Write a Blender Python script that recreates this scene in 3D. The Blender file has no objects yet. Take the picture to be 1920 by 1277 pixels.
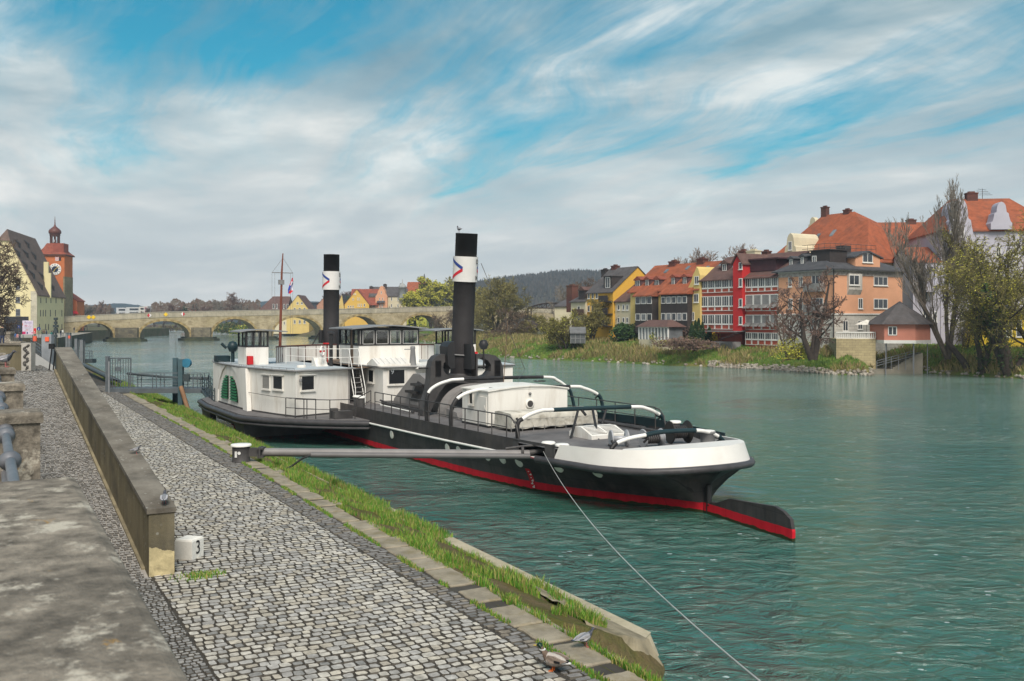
import bpy, bmesh, math, random
import numpy as np
from mathutils import Vector, Matrix, noise
from mathutils.geometry import tessellate_polygon
R = math.radians
scene = bpy.context.scene
COL = scene.collection
CAMH = 6.7
# ------------------------------------------------------------------ camera
cam = bpy.data.cameras.new('camera'); camo = bpy.data.objects.new('camera', cam); COL.objects.link(camo)
camo.location = (0, 0, CAMH); camo.rotation_euler = (R(90), 0, 0)
cam.sensor_width = 36; cam.lens = 33.75; cam.shift_y = -38.5/1920
cam.clip_start = 0.1; cam.clip_end = 30000
cam.dof.use_dof = True; cam.dof.focus_distance = 42; cam.dof.aperture_fstop = 5.0
scene.camera = camo
# ------------------------------------------------------------------ world, sun, exposure
SUN_EL, SUN_AZ = R(50), R(172)          # azimuth clockwise from +Y
w = bpy.data.worlds.new('World'); scene.world = w; w.use_nodes = True
nt = w.node_tree; nt.nodes.clear(); N = nt.nodes.new; L = nt.links.new
def math_(t, op, a, b=None, c=None, clamp=False):
    n = t.nodes.new('ShaderNodeMath'); n.operation = op; n.use_clamp = clamp
    for i, q in enumerate((a, b, c)):
        if q is None: continue
        if isinstance(q, (int, float)): n.inputs[i].default_value = q
        else: t.links.new(q, n.inputs[i])
    return n.outputs[0]
def ramp_(t, fac, stops, interp='LINEAR'):
    n = t.nodes.new('ShaderNodeValToRGB'); e = n.color_ramp.elements; n.color_ramp.interpolation = interp
    while len(e) > 1: e.remove(e[-1])
    e[0].position = stops[0][0]; e[0].color = (*stops[0][1], 1) if not isinstance(stops[0][1], float) else (stops[0][1],)*3+(1,)
    for p, c in stops[1:]:
        k = e.new(p); k.color = (*c, 1) if not isinstance(c, float) else (c, c, c, 1)
    t.links.new(fac, n.inputs[0]); return n.outputs[0]
def mix_(t, fac, a, b, typ='MIX'):
    n = t.nodes.new('ShaderNodeMix'); n.data_type = 'RGBA'; n.blend_type = typ
    for s, q in ((n.inputs['Factor'], fac), (n.inputs[6], a), (n.inputs[7], b)):
        if isinstance(q, (int, float)): s.default_value = q
        elif isinstance(q, tuple): s.default_value = (*q, 1) if len(q) == 3 else q
        else: t.links.new(q, s)
    return n.outputs[2]
def noise_(t, vec, scale, detail=4, rough=.5, dist=0., out=0):
    n = t.nodes.new('ShaderNodeTexNoise'); n.inputs['Scale'].default_value = scale; n.inputs['Detail'].default_value = detail
    n.inputs['Roughness'].default_value = rough; n.inputs['Distortion'].default_value = dist
    t.links.new(vec, n.inputs['Vector']); return n.outputs[out]
def comb_(t, x, y, z=0.):
    n = t.nodes.new('ShaderNodeCombineXYZ')
    for i, q in enumerate((x, y, z)):
        if isinstance(q, (int, float)): n.inputs[i].default_value = q
        else: t.links.new(q, n.inputs[i])
    return n.outputs[0]
sky = N('ShaderNodeTexSky'); sky.sky_type = 'NISHITA'; sky.sun_disc = False
sky.sun_elevation = SUN_EL; sky.sun_rotation = SUN_AZ; sky.air_density = 1.0; sky.dust_density = .6; sky.ozone_density = 2.5
tc = N('ShaderNodeTexCoord'); sep = N('ShaderNodeSeparateXYZ'); L(tc.outputs['Generated'], sep.inputs[0])
dx, dy, dz = sep.outputs
zc = math_(nt, 'MAXIMUM', dz, 0.)
den = math_(nt, 'ADD', zc, .10)
cx = math_(nt, 'DIVIDE', dx, den); cy = math_(nt, 'DIVIDE', dy, den)
# cloud sheet coordinates: a runs along the wind streaks, b across them
A_ = math_(nt, 'ADD', math_(nt, 'MULTIPLY', cx, -.42), math_(nt, 'MULTIPLY', cy, .91))
B_ = math_(nt, 'ADD', math_(nt, 'MULTIPLY', cx, .91), math_(nt, 'MULTIPLY', cy, .42))
wob = noise_(nt, comb_(nt, A_, B_), .5, 3, .5)
B2 = math_(nt, 'ADD', B_, math_(nt, 'MULTIPLY', math_(nt, 'SUBTRACT', wob, .5), .9))
streak = noise_(nt, comb_(nt, math_(nt, 'MULTIPLY', A_, .26), math_(nt, 'MULTIPLY', B2, 1.25), 3.3), 1.9, 12, .66, .5)
puff = noise_(nt, comb_(nt, math_(nt, 'MULTIPLY', A_, .85), B_, 7.9), .9, 7, .58, .5)
big = noise_(nt, comb_(nt, A_, B_, 1.7), .33, 3, .5)
cov = math_(nt, 'ADD', math_(nt, 'MULTIPLY', streak, .55), math_(nt, 'MULTIPLY', puff, .35))
cov = math_(nt, 'ADD', cov, math_(nt, 'MULTIPLY', big, .25))
hor = math_(nt, 'SUBTRACT', 1., math_(nt, 'DIVIDE', zc, .27), clamp=True)      # solid cloud near the horizon
cov = math_(nt, 'SUBTRACT', math_(nt, 'ADD', cov, math_(nt, 'MULTIPLY', hor, .30)), .052)
cover = ramp_(nt, cov, [(.485, .02), (.55, .40), (.62, .84), (.72, .98)])
shade = noise_(nt, comb_(nt, math_(nt, 'MULTIPLY', A_, .6), B_, 12.2), 1.3, 6, .55, .4)
shade = math_(nt, 'ADD', shade, math_(nt, 'MULTIPLY', math_(nt, 'SUBTRACT', puff, .5), .5))
ccol = ramp_(nt, shade, [(.30, (.95, 1.75, 2.25)), (.45, (1.8, 2.6, 2.95)), (.57, (3.5, 3.95, 4.0)), (.68, (6.0, 6.0, 5.7))])
ccol = mix_(nt, math_(nt, 'MULTIPLY', hor, .85), ccol, (6.3, 6.15, 5.9))
back = math_(nt, 'MULTIPLY', math_(nt, 'ADD', dy, -.15), -2.2, clamp=True)      # unseen pale overcast added behind the camera to light surfaces facing it
ccol = mix_(nt, math_(nt, 'MULTIPLY', back, .8), ccol, (5.6, 5.5, 5.3)); cover = math_(nt, 'MAXIMUM', cover, math_(nt, 'MULTIPLY', back, .93))
blue = mix_(nt, 1., sky.outputs[0], (.05, .68, .66), 'MULTIPLY')
skyc = mix_(nt, cover, blue, ccol)
bg = N('ShaderNodeBackground'); L(skyc, bg.inputs[0]); bg.inputs[1].default_value = .105
wo = N('ShaderNodeOutputWorld'); L(bg.outputs[0], wo.inputs[0])
sl = bpy.data.lights.new('sun', 'SUN'); sl.energy = 2.5; sl.angle = R(26); sl.color = (1, .92, .83)
so = bpy.data.objects.new('sun', sl); COL.objects.link(so)
sd = Vector((math.sin(SUN_AZ)*math.cos(SUN_EL), math.cos(SUN_AZ)*math.cos(SUN_EL), math.sin(SUN_EL)))
so.rotation_euler = sd.to_track_quat('Z', 'Y').to_euler(); so.location = (0, 0, 60)
vs = scene.view_settings; vs.view_transform = 'Standard'; vs.look = 'None'; vs.gamma = 1; vs.exposure = .66
scene.cycles.max_bounces = 6; scene.cycles.transparent_max_bounces = 12; scene.cycles.volume_bounces = 0
# ------------------------------------------------------------------ materials
MATS = {}
def mat(name, col, rough=.75, var=.22, vs=1.5, bump=0., bs=30., metal=0., dirt=0., dcol=(.05, .045, .04), stretch=(1, 1, 1), spec=.35, ds=.7):
    if name in MATS: return MATS[name]
    m = bpy.data.materials.new(name); m.use_nodes = True; t = m.node_tree; b = t.nodes['Principled BSDF']
    c = t.nodes.new('ShaderNodeTexCoord'); mp = t.nodes.new('ShaderNodeMapping'); mp.inputs['Scale'].default_value = stretch
    t.links.new(c.outputs['Object'], mp.inputs[0]); v = mp.outputs[0]
    n = noise_(t, v, vs, 6, .6)
    lo = tuple(x*(1-var) for x in col); hi = tuple(min(1, x*(1+var)) for x in col)
    cc = ramp_(t, n, [(.3, lo), (.7, hi)])
    if dirt > 0:
        d = noise_(t, v, ds, 8, .65, .6); f = ramp_(t, d, [(.5, 0.), (.72, float(dirt))])
        cc = mix_(t, f, cc, dcol)
    t.links.new(cc, b.inputs['Base Color'])
    b.inputs['Roughness'].default_value = rough; b.inputs['Metallic'].default_value = metal
    b.inputs['Specular IOR Level'].default_value = spec
    if bump:
        bn = t.nodes.new('ShaderNodeBump'); bn.inputs['Strength'].default_value = bump; bn.inputs['Distance'].default_value = .02
        t.links.new(noise_(t, v, bs, 5, .6), bn.inputs['Height']); t.links.new(bn.outputs[0], b.inputs['Normal'])
    MATS[name] = m; return m
def glass(name, tint=(.75, .8, .8), clear=.75, rough=.03):
    if name in MATS: return MATS[name]
    m = bpy.data.materials.new(name); m.use_nodes = True; t = m.node_tree; t.nodes.clear()
    tr = t.nodes.new('ShaderNodeBsdfTransparent'); tr.inputs[0].default_value = (*tint, 1)
    gl = t.nodes.new('ShaderNodeBsdfGlossy'); gl.inputs[0].default_value = (.8, .8, .8, 1); gl.inputs[1].default_value = rough
    mx = t.nodes.new('ShaderNodeMixShader'); mx.inputs[0].default_value = 1-clear
    t.links.new(tr.outputs[0], mx.inputs[1]); t.links.new(gl.outputs[0], mx.inputs[2])
    o = t.nodes.new('ShaderNodeOutputMaterial'); t.links.new(mx.outputs[0], o.inputs[0]); MATS[name] = m; return m
# ------------------------------------------------------------------ mesh builder
class MB:
    def __init__(s): s.v = []; s.f = []; s.m = []; s.s = []
    def add(s, vs, fs, mi=0, sm=False):
        o = len(s.v); s.v += [tuple(p) for p in vs]
        for f in fs: s.f.append(tuple(i+o for i in f)); s.m.append(mi); s.s.append(sm)
        return s
    def box(s, x0, y0, z0, x1, y1, z1, mi=0, T=None):
        x0, x1 = min(x0, x1), max(x0, x1); y0, y1 = min(y0, y1), max(y0, y1); z0, z1 = min(z0, z1), max(z0, z1)
        p = [(x, y, z) for z in (z0, z1) for x, y in ((x0, y0), (x1, y0), (x1, y1), (x0, y1))]
        if T is not None: p = [T @ Vector(q) for q in p]
        return s.add(p, [(3, 2, 1, 0), (4, 5, 6, 7), (0, 1, 5, 4), (1, 2, 6, 5), (2, 3, 7, 6), (3, 0, 4, 7)], mi)
    def quad(s, a, b, c, d, mi=0): return s.add([a, b, c, d], [(0, 1, 2, 3)], mi)
    def prism(s, poly, z0, z1, mi=0, T=None, holes=(), sm=False):
        """extrude a 2D polygon (with holes) in local XY between z0, z1; T maps to the object frame"""
        loops = [list(poly)] + [list(h) for h in holes]
        flat = [p for l in loops for p in l]; n = len(flat)
        tris = tessellate_polygon([[Vector((p[0], p[1], 0)) for p in l] for l in loops]) if (holes or n > 4) else [tuple(range(n))]
        vs = [Vector((p[0], p[1], z0)) for p in flat]+[Vector((p[0], p[1], z1)) for p in flat]
        if T is not None: vs = [T @ q for q in vs]
        fs = [tuple(reversed(t)) for t in tris]+[tuple(i+n for i in t) for t in tris]
        s.add(vs, fs, mi)
        o = 0
        base = len(s.v)-2*n
        for l in loops:
            k = len(l)
            for i in range(k):
                j = (i+1) % k
                s.f.append((base+o+i, base+o+j, base+n+o+j, base+n+o+i)); s.m.append(mi); s.s.append(sm)
            o += k
        return s
    def tube(s, pts, r, n=8, mi=0, cap=True, sm=True):
        pts = [Vector(p) for p in pts]; k = len(pts)
        rs = [r]*k if isinstance(r, (int, float)) else list(r)
        vs = []; up = None
        for i, p in enumerate(pts):
            d = (pts[min(i+1, k-1)]-pts[max(i-1, 0)])
            d = d.normalized() if d.length > 1e-9 else Vector((0, 0, 1))
            if up is None:
                up = Vector((0, 0, 1)) if abs(d.z) < .9 else Vector((1, 0, 0))
            a = d.cross(up)
            if a.length < 1e-4: a = d.orthogonal()
            a.normalize(); b = a.cross(d).normalized(); up = b
            for j in range(n):
                t = 2*math.pi*j/n; vs.append(p+(a*math.cos(t)+b*math.sin(t))*rs[i])
        fs = [(i*n+j, i*n+(j+1) % n, (i+1)*n+(j+1) % n, (i+1)*n+j) for i in range(k-1) for j in range(n)]
        s.add(vs, fs, mi, sm)
        if cap: s.add(vs[:n], [tuple(reversed(range(n)))], mi); s.add(vs[-n:], [tuple(range(n))], mi)
        return s
    def lathe(s, prof, c=(0, 0, 0), n=24, mi=0, sm=True, T=None, cap=True, a0=0., a1=2*math.pi):
        full = abs(a1-a0-2*math.pi) < 1e-6; m = n if full else n+1
        vs = []
        for r, z in prof:
            for j in range(m):
                a = a0+(a1-a0)*j/n; q = Vector((c[0]+r*math.cos(a), c[1]+r*math.sin(a), c[2]+z)); vs.append(T @ q if T is not None else q)
        fs = []
        for i in range(len(prof)-1):
            for j in range(n):
                j2 = (j+1) % m
                fs.append((i*m+j, i*m+j2, (i+1)*m+j2, (i+1)*m+j))
        s.add(vs, fs, mi, sm)
        if cap and full:
            if prof[0][0] > 1e-4: s.add(vs[:m], [tuple(reversed(range(m)))], mi)
            if prof[-1][0] > 1e-4: s.add(vs[-m:], [tuple(range(m))], mi)
        return s
    def loft(s, rings, mi=0, sm=True, cap=True, closed=True):
        n = len(rings[0]); vs = [p for r in rings for p in r]; q = n if closed else n-1
        s.add(vs, [(i*n+j, i*n+(j+1) % n, (i+1)*n+(j+1) % n, (i+1)*n+j) for i in range(len(rings)-1) for j in range(q)], mi, sm)
        if cap: s.add(rings[0], [tuple(reversed(range(n)))], mi, sm); s.add(rings[-1], [tuple(range(n))], mi, sm)
        return s
    def build(s, name, mats, parent=None, loc=None, rot=None, label=None, cat=None, group=None, kind=None):
        me = bpy.data.meshes.new(name); me.from_pydata(s.v, [], s.f)
        if not isinstance(mats, (list, tuple)): mats = [mats]
        for m in mats: me.materials.append(m)
        me.polygons.foreach_set('material_index', s.m); me.polygons.foreach_set('use_smooth', s.s); me.update()
        o = bpy.data.objects.new(name, me); COL.objects.link(o)
        if parent is not None: o.parent = parent
        if loc is not None: o.location = loc
        if rot is not None: o.rotation_euler = (0, 0, rot)
        tag(o, label, cat, group, kind); return o
def tag(o, label=None, cat=None, group=None, kind=None):
    for k, q in (('label', label), ('category', cat), ('group', group), ('kind', kind)):
        if q: o[k] = q
    return o
def thing(name, label, cat, loc=(0, 0, 0), rot=0., group=None):
    o = bpy.data.objects.new(name, None); o.empty_display_size = .3; COL.objects.link(o)
    o.location = loc; o.rotation_euler = (0, 0, rot); return tag(o, label, cat, group)
def copy_tree(o, parent=None, loc=None, rot=None, label=None, scale=None):
    c = o.copy(); COL.objects.link(c)
    if parent is not None: c.parent = parent
    if loc is not None: c.location = loc
    if rot is not None: c.rotation_euler = (0, 0, rot)
    if scale is not None: c.scale = scale
    if label: c['label'] = label
    for ch in list(o.children): copy_tree(ch, c)
    return c
ORD = ['first', 'second', 'third', 'fourth', 'fifth', 'sixth', 'seventh', 'eighth', 'ninth', 'tenth', 'eleventh', 'twelfth', 'thirteenth', 'fourteenth', 'fifteenth', 'sixteenth', 'seventeenth', 'eighteenth', 'nineteenth', 'twentieth']+['twenty-'+q for q in ('first', 'second', 'third', 'fourth', 'fifth', 'sixth', 'seventh', 'eighth', 'ninth')]+['thirtieth', 'thirty-first', 'thirty-second']
# photo pixel -> world point on a known plane
def ray(px, py): return Vector(((px-960)/1800., 1., (600-py)/1800.))
def at_z(px, py, z): k = (z-CAMH)/((600-py)/1800.); return Vector(((px-960)/1800.*k, k, z))
def at_y(px, py, Y): d = ray(px, py); return Vector((d.x*Y, Y, CAMH+d.z*Y))
class Frame:
    """local frame: origin (X,Y), x axis at angle th; maps pixels onto its own upright planes"""
    def __init__(s, X, Y, th): s.o = (X, Y); s.th = th; s.u = (math.cos(th), math.sin(th)); s.v = (-math.sin(th), math.cos(th))
    def w(s, x, y, z=0.): return Vector((s.o[0]+x*s.u[0]+y*s.v[0], s.o[1]+x*s.u[1]+y*s.v[1], z))
    def on_y(s, px, py, y=0.):      # plane local y = const -> (x, z)
        r = (px-960)/1800.; bx = s.o[0]+y*s.v[0]; by = s.o[1]+y*s.v[1]
        x = (r*by-bx)/(s.u[0]-r*s.u[1]); Y = by+x*s.u[1]; return x, CAMH+(600-py)/1800.*Y
    def on_x(s, px, py, x=0.):      # plane local x = const -> (y, z)
        r = (px-960)/1800.; bx = s.o[0]+x*s.u[0]; by = s.o[1]+x*s.u[1]
        y = (r*by-bx)/(s.v[0]-r*s.v[1]); Y = by+y*s.v[1]; return y, CAMH+(600-py)/1800.*Y
rnd = random.Random(7)
# ------------------------------------------------------------------ water
def water_mat():
    m = bpy.data.materials.new('river_water'); m.use_nodes = True; t = m.node_tree; b = t.nodes['Principled BSDF']
    c = t.nodes.new('ShaderNodeTexCoord'); g = t.nodes.new('ShaderNodeNewGeometry')
    mp = t.nodes.new('ShaderNodeMapping'); mp.inputs['Rotation'].default_value = (0, 0, R(12)); mp.inputs['Scale'].default_value = (.72, 1.05, 1)
    t.links.new(g.outputs['Position'], mp.inputs[0]); v = mp.outputs[0]
    n0 = noise_(t, v, .07, 4, .55, 1.2); n1 = noise_(t, v, .45, 5, .55, 1.0); n2 = noise_(t, v, 1.5, 6, .62, .8)
    n3 = noise_(t, v, 5., 5, .62, .3)
    n1 = math_(t, 'POWER', math_(t, 'MULTIPLY', n1, 1.35), 2.6); n2 = math_(t, 'MULTIPLY', math_(t, 'POWER', math_(t, 'MULTIPLY', n2, 1.5), 3.2), 1.25)      # flat troughs, sharper crests
    s_ = t.nodes.new('ShaderNodeSeparateXYZ'); t.links.new(g.outputs['Position'], s_.inputs[0])
    up_ = ramp_(t, math_(t, 'DIVIDE', s_.outputs[1], 300.), [(.10, 1.), (.30, .55), (.55, .30), (.9, .18)])      # the backwater upstream lies smoother
    calm = math_(t, 'MULTIPLY', ramp_(t, n0, [(.38, .15), (.60, 1.35)]), up_)
    h = math_(t, 'ADD', math_(t, 'MULTIPLY', math_(t, 'MULTIPLY', n1, .28), up_), math_(t, 'MULTIPLY', math_(t, 'MULTIPLY', n2, .40), calm))
    h = math_(t, 'ADD', h, math_(t, 'MULTIPLY', math_(t, 'MULTIPLY', n3, .09), calm))
    bn = t.nodes.new('ShaderNodeBump'); bn.inputs['Strength'].default_value = 1.; bn.inputs['Distance'].default_value = .46
    t.links.new(h, bn.inputs['Height']); t.links.new(bn.outputs[0], b.inputs['Normal'])
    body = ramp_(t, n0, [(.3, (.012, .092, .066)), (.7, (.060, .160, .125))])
    body = mix_(t, ramp_(t, math_(t, 'DIVIDE', s_.outputs[1], 300.), [(.10, 0.), (.30, .28), (.75, .75)]), body, (.30, .36, .32))      # paler upstream: bright sky reflection painted into the body colour
    # foam flecks in broken patches
    vo = t.nodes.new('ShaderNodeTexVoronoi'); vo.inputs['Scale'].default_value = 3.6; t.links.new(v, vo.inputs['Vector'])
    pm = noise_(t, v, .22, 5, .65, 1.5)
    fo = math_(t, 'MULTIPLY', math_(t, 'LESS_THAN', vo.outputs['Distance'], .20), ramp_(t, pm, [(.57, 0.), (.64, .9)]))
    body = mix_(t, fo, body, (.75, .8, .8))
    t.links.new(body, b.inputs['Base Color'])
    b.inputs['Roughness'].default_value = .06; b.inputs['IOR'].default_value = 1.85; b.inputs['Specular IOR Level'].default_value = .5
    return m
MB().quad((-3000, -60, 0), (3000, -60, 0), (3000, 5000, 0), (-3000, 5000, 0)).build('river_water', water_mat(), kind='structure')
MB().quad((-9000, -200, -2.5), (9000, -200, -2.5), (9000, 14000, -2.5), (-9000, 14000, -2.5)).build('ground', mat('riverbed', (.10, .10, .07), .9), kind='structure')
# ------------------------------------------------------------------ meadow / bank materials
def bank_mat(name, g1, g2, straw, k=.45, s=1.2):
    m = bpy.data.materials.new(name); m.use_nodes = True; t = m.node_tree; b = t.nodes['Principled BSDF']
    g = t.nodes.new('ShaderNodeNewGeometry'); v = g.outputs['Position']
    c = ramp_(t, noise_(t, v, s, 6, .65), [(.35, g1), (.65, g2)])
    c = mix_(t, ramp_(t, noise_(t, v, .16, 6, .7, .5), [(k, 0.), (k+.12, 1.)]), c, straw)
    t.links.new(c, b.inputs['Base Color']); b.inputs['Roughness'].default_value = .95; b.inputs['Specular IOR Level'].default_value = .1
    bn = t.nodes.new('ShaderNodeBump'); bn.inputs['Strength'].default_value = .9; bn.inputs['Distance'].default_value = .25
    t.links.new(noise_(t, v, 3., 6, .7), bn.inputs['Height']); t.links.new(bn.outputs[0], b.inputs['Normal'])
    MATS[name] = m; return m
M_BANK = bank_mat('bank_grass', (.06, .11, .022), (.12, .17, .035), (.18, .16, .06), .52)
M_LAND = bank_mat('land_grass', (.06, .07, .03), (.09, .10, .04), (.13, .11, .07), .42)
def land(name, pts, prof, mt, seed=0, amp=.25, far=None):
    """bank: waterline points (world xy, land on the left hand side), prof = [(offset inland, z)], then flat to `far` points"""
    P = []
    for i in range(len(pts)-1):
        a, b = Vector(pts[i]), Vector(pts[i+1]); k = max(1, int((b-a).length/3.))
        for j in range(k): P.append(a.lerp(b, j/k))
    P.append(Vector(pts[-1])); n = len(P); rows = []
    NN = []
    for i in range(n):
        a = P[max(0, i-3)]; b = P[min(n-1, i+3)]; d = (b-a).normalized(); NN.append(Vector((d.y, -d.x)))
    for o, z in prof:
        row = []
        for i in range(n):
            q = P[i]+NN[i]*(o+(noise.noise(Vector((P[i].x*.15, P[i].y*.15, seed)))*1.2 if o < 3 else 0))
            zz = z+(noise.noise(Vector((q.x*.35, q.y*.35, seed+5)))*amp + noise.noise(Vector((q.x*1.3, q.y*1.3, seed+9)))*amp*.5 if z > .05 else 0)
            row.append((q.x, q.y, zz))
        rows.append(row)
    mb = MB(); mb.loft(rows, closed=False, cap=False, sm=True)
    return mb.build(name, mt, kind='structure'), rows
# right bank (island): waterline traced from the photo and laid on the water plane
RB = [(2350, 742), (2100, 722), (1920, 711), (1800, 704), (1700, 697), (1672, 695), (1648, 698), (1625, 704), (1560, 702), (1440, 694), (1300, 687), (1200, 683), (1080, 677), (950, 671), (900, 667), (860, 660), (842, 652), (822, 645), (795, 641), (752, 640)]
rb = [at_z(x, y, 0.).xy for x, y in RB]
o_, RBROWS = land('river_bank', rb, [(-.6, -.8), (0, .0), (.8, .55), (2.2, 1.3), (4.5, 2.1), (7.5, 2.8), (11, 3.1), (16, 3.2)], M_BANK, 3, .35)
isl = [r for r in RBROWS[-1]]
mb = MB()
pl = [(p[0], p[1]) for p in isl]
pl = pl[::4] + [pl[-1]]
poly = pl + [(-60, 345), (-60, 430), (420, 520), (420, 60)]
mb.prism(poly, -1, 3.05); mb.build('island_meadow', M_LAND, kind='structure')
# far shore beyond the bridge
fs = [at_z(x, y, 0.).xy for x, y in [(760, 641), (700, 639), (600, 633), (500, 627.5), (430, 624), (345, 619), (300, 617.5), (262, 616.5), (200, 616), (120, 614)]]
land('far_shore', [tuple(q) for q in fs], [(-1, -.5), (0, 0), (3, 1.2), (9, 2.4), (20, 3.), (400, 3.2), (1500, 4)], M_LAND, 11, .3)
# ------------------------------------------------------------------ hills
def hill_mat(name, c1, c2):
    m = bpy.data.materials.new(name); m.use_nodes = True; t = m.node_tree; b = t.nodes['Principled BSDF']
    g = t.nodes.new('ShaderNodeNewGeometry'); v = g.outputs['Position']
    t.links.new(ramp_(t, noise_(t, v, .02, 8, .7), [(.35, c1), (.65, c2)]), b.inputs['Base Color']); b.inputs['Roughness'].default_value = 1.
    b.inputs['Specular IOR Level'].default_value = 0.
    return m
def hill(name, prof, Y, depth, mt, seed, rough=1., steps=6):
    """prof = photo skyline [(px, py)] at distance Y; the far slope falls away behind it"""
    xs = np.arange(prof[0][0], prof[-1][0]+1, 2200./Y)
    ys = np.interp(xs, [p[0] for p in prof], [p[1] for p in prof])
    rows = []
    for k in range(steps+1):
        f = k/steps
        yy = Y-depth*(1-f); row = []
        for x, y in zip(xs, ys):
            top = at_y(x, y, Y); z = 3+(top.z-3)*(math.sin(f*math.pi/2)**1.1)
            z += (noise.noise(Vector((top.x*.03, yy*.03, seed)))*.5+noise.noise(Vector((top.x*.11, yy*.11, seed)))*.4+noise.noise(Vector((top.x*.3, yy*.3, seed)))*.25)*rough*10*min(1, f*2)
            row.append((top.x*(yy/Y)**.0, yy, z))
        rows.append(row)
    rows.append([(p[0], p[1]+depth, 0) for p in rows[-1]])
    MB().loft(rows, closed=False, cap=False, sm=False).build(name, mt, kind='structure')
HM = hill_mat('wooded_hill', (.045, .040, .030), (.085, .075, .05))
HM2 = hill_mat('distant_hill', (.03, .04, .04), (.05, .06, .06))
hill('hill', [(620, 575), (700, 566), (760, 560), (830, 548), (880, 538), (930, 530), (985, 524), (1040, 517), (1080, 515), (1125, 517), (1180, 524), (1260, 535), (1500, 560)], 1300, 420, HM, 1, .42)
hill('hill', [(120, 590), (190, 583), (205, 571), (235, 569), (262, 573), (300, 580), (345, 584), (420, 576), (480, 568), (520, 563), (560, 566), (650, 575)], 1900, 350, HM2, 4, .25)
hill('hill', [(120, 592), (260, 588), (400, 584), (440, 579), (490, 573), (560, 566), (620, 566), (700, 572), (800, 585)], 1500, 300, HM2, 6, .28)
# ------------------------------------------------------------------ quay (frame: x upstream along the quay, y towards the town)
Q = Frame(.68, 14.14, R(118.7)); QR = Q.th; QL = (.68, 14.14, 0)
ZQ = 1.5
def ramp_z(x): return ZQ if x < 8.46 else (ZQ+(x-8.46)*3.24/19.74 if x < 28.2 else 4.74)
def strip_w(x): return min(.95, .38+.017*max(0, x))
STM = [mat('paving_stone_%s' % n, c, .82, .3, 9., .6, 60., dirt=.5, dcol=(.10, .095, .085), ds=3.) for n, c in
       (('pale', (.50, .47, .41)), ('warm', (.42, .38, .31)), ('grey', (.36, .345, .32)), ('cool', (.42, .405, .375)), ('dark', (.24, .235, .22)), ('sand', (.50, .46, .38)))]
SMM = [mat('sett_%s' % n, c, .85, .3, 9., .6, 60.) for n, c in (('grey', (.30, .29, .275)), ('cool', (.25, .245, .235)), ('dark', (.15, .145, .135)), ('pale', (.33, .315, .29)))]
DKM = [mat('kerb_sett_%s' % n, c, .88, .35, 6., .7, 40.) for n, c in (('grey', (.21, .20, .19)), ('dark', (.14, .137, .13)), ('brown', (.22, .19, .15)))]
JOINT = mat('joint_earth', (.10, .092, .078), .95, .4, 4.)
def stones(mb, x0, x1, y0, y1, px, py, nm, zf, gap=.011, jit=.07, rise=.014, rd=None, keep=None, wts=None, skew=0.):
    rd = rd or random.Random(3); x = x0
    while x < x1:
        h = px*rd.uniform(.88, 1.12); y = y0(x) if callable(y0) else y0; ye = y1(x) if callable(y1) else y1
        y -= rd.random()*py
        while y < ye:
            wd = py*rd.uniform(.80, 1.25); a0, a1 = max(y, y0(x) if callable(y0) else y0), min(y+wd, ye)
            if a1-a0 > py*.3:
                g = gap*rd.uniform(.6, 1.5); gx = g*1.7; c = [(x+gx, a0+g), (x+h-gx, a0+g), (x+h-gx, a1-g), (x+gx, a1-g)]
                bx, by = h*.13, (a1-a0)*.13; ro = [rd.uniform(-jit, jit)*min(px, py) for _ in range(8)]
                wv = math.sin(a0*1.9+x*.13)*.03
                p8 = [(c[0][0]+bx, c[0][1]+ro[0]), (c[1][0]-bx, c[1][1]+ro[1]), (c[1][0]+ro[2], c[1][1]+by), (c[2][0]+ro[3], c[2][1]-by),
                      (c[2][0]-bx, c[2][1]+ro[4]), (c[3][0]+bx, c[3][1]+ro[5]), (c[3][0]+ro[6], c[3][1]-by), (c[0][0]+ro[7], c[0][1]+by)]
                mx = sum(p[0] for p in p8)/8; my = sum(p[1] for p in p8)/8; tz = rd.uniform(-.006, .008); tl = rd.uniform(-.04, .04); t2 = rd.uniform(-.04, .04)
                top = []; bot = []
                for q in p8:
                    xx = mx+(q[0]-mx)*.93; yy = my+(q[1]-my)*.94; z = zf(xx)+rise+tz+(xx-mx)*tl+(yy-my)*t2
                    top.append((xx+wv, yy, z)); bot.append((q[0]+wv, q[1], zf(q[0])-.02))
                if keep is None or keep(mx, my):
                    mi = rd.choices(range(nm), wts)[0] if wts else rd.randrange(nm)
                    mb.add(top+bot, [tuple(range(8))], mi); o = len(mb.v)-16
                    for i in range(8): mb.f.append((o+i+8, o+(i+1) % 8+8, o+(i+1) % 8, o+i)); mb.m.append(nm); mb.s.append(False)
            y += wd
        x += h
wall_y = lambda x: 3.98+(x-8.46)*.0284
# base slab of the quay
mb = MB()
mb.prism([(-8, -1.0), (60, -1.6), (240, -2.2), (240, 9), (-8, 9)], -1.5, ZQ-.022)
mb.build('quay', mat('quay_base', (.055, .050, .042), .95, .3, 2., .5, 12.), loc=QL, rot=QR, kind='structure')
mb = MB()
stones(mb, -3., 62, lambda x: 0., lambda x: 4.45 if x < 8.4 else wall_y(x)-.02 if x < 28.2 else 4.6, .205, .185, 6, lambda x: ZQ, wts=[6, 3, 4, 3, .8, 2], rd=random.Random(1))
mb.build('quay_paving', STM+[JOINT], loc=QL, rot=QR, kind='structure')
mb = MB()
stones(mb, -3., 34, lambda x: 4.47 if x < 8.4 else wall_y(x)+.60, 6.85, .125, .105, 4, ramp_z, gap=.010, rise=.010, wts=[4, 3, 2.5, 1.5], rd=random.Random(2))
mb.build('ramp_paving', SMM+[JOINT], loc=QL, rot=QR, kind='structure')
mb = MB()
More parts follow.
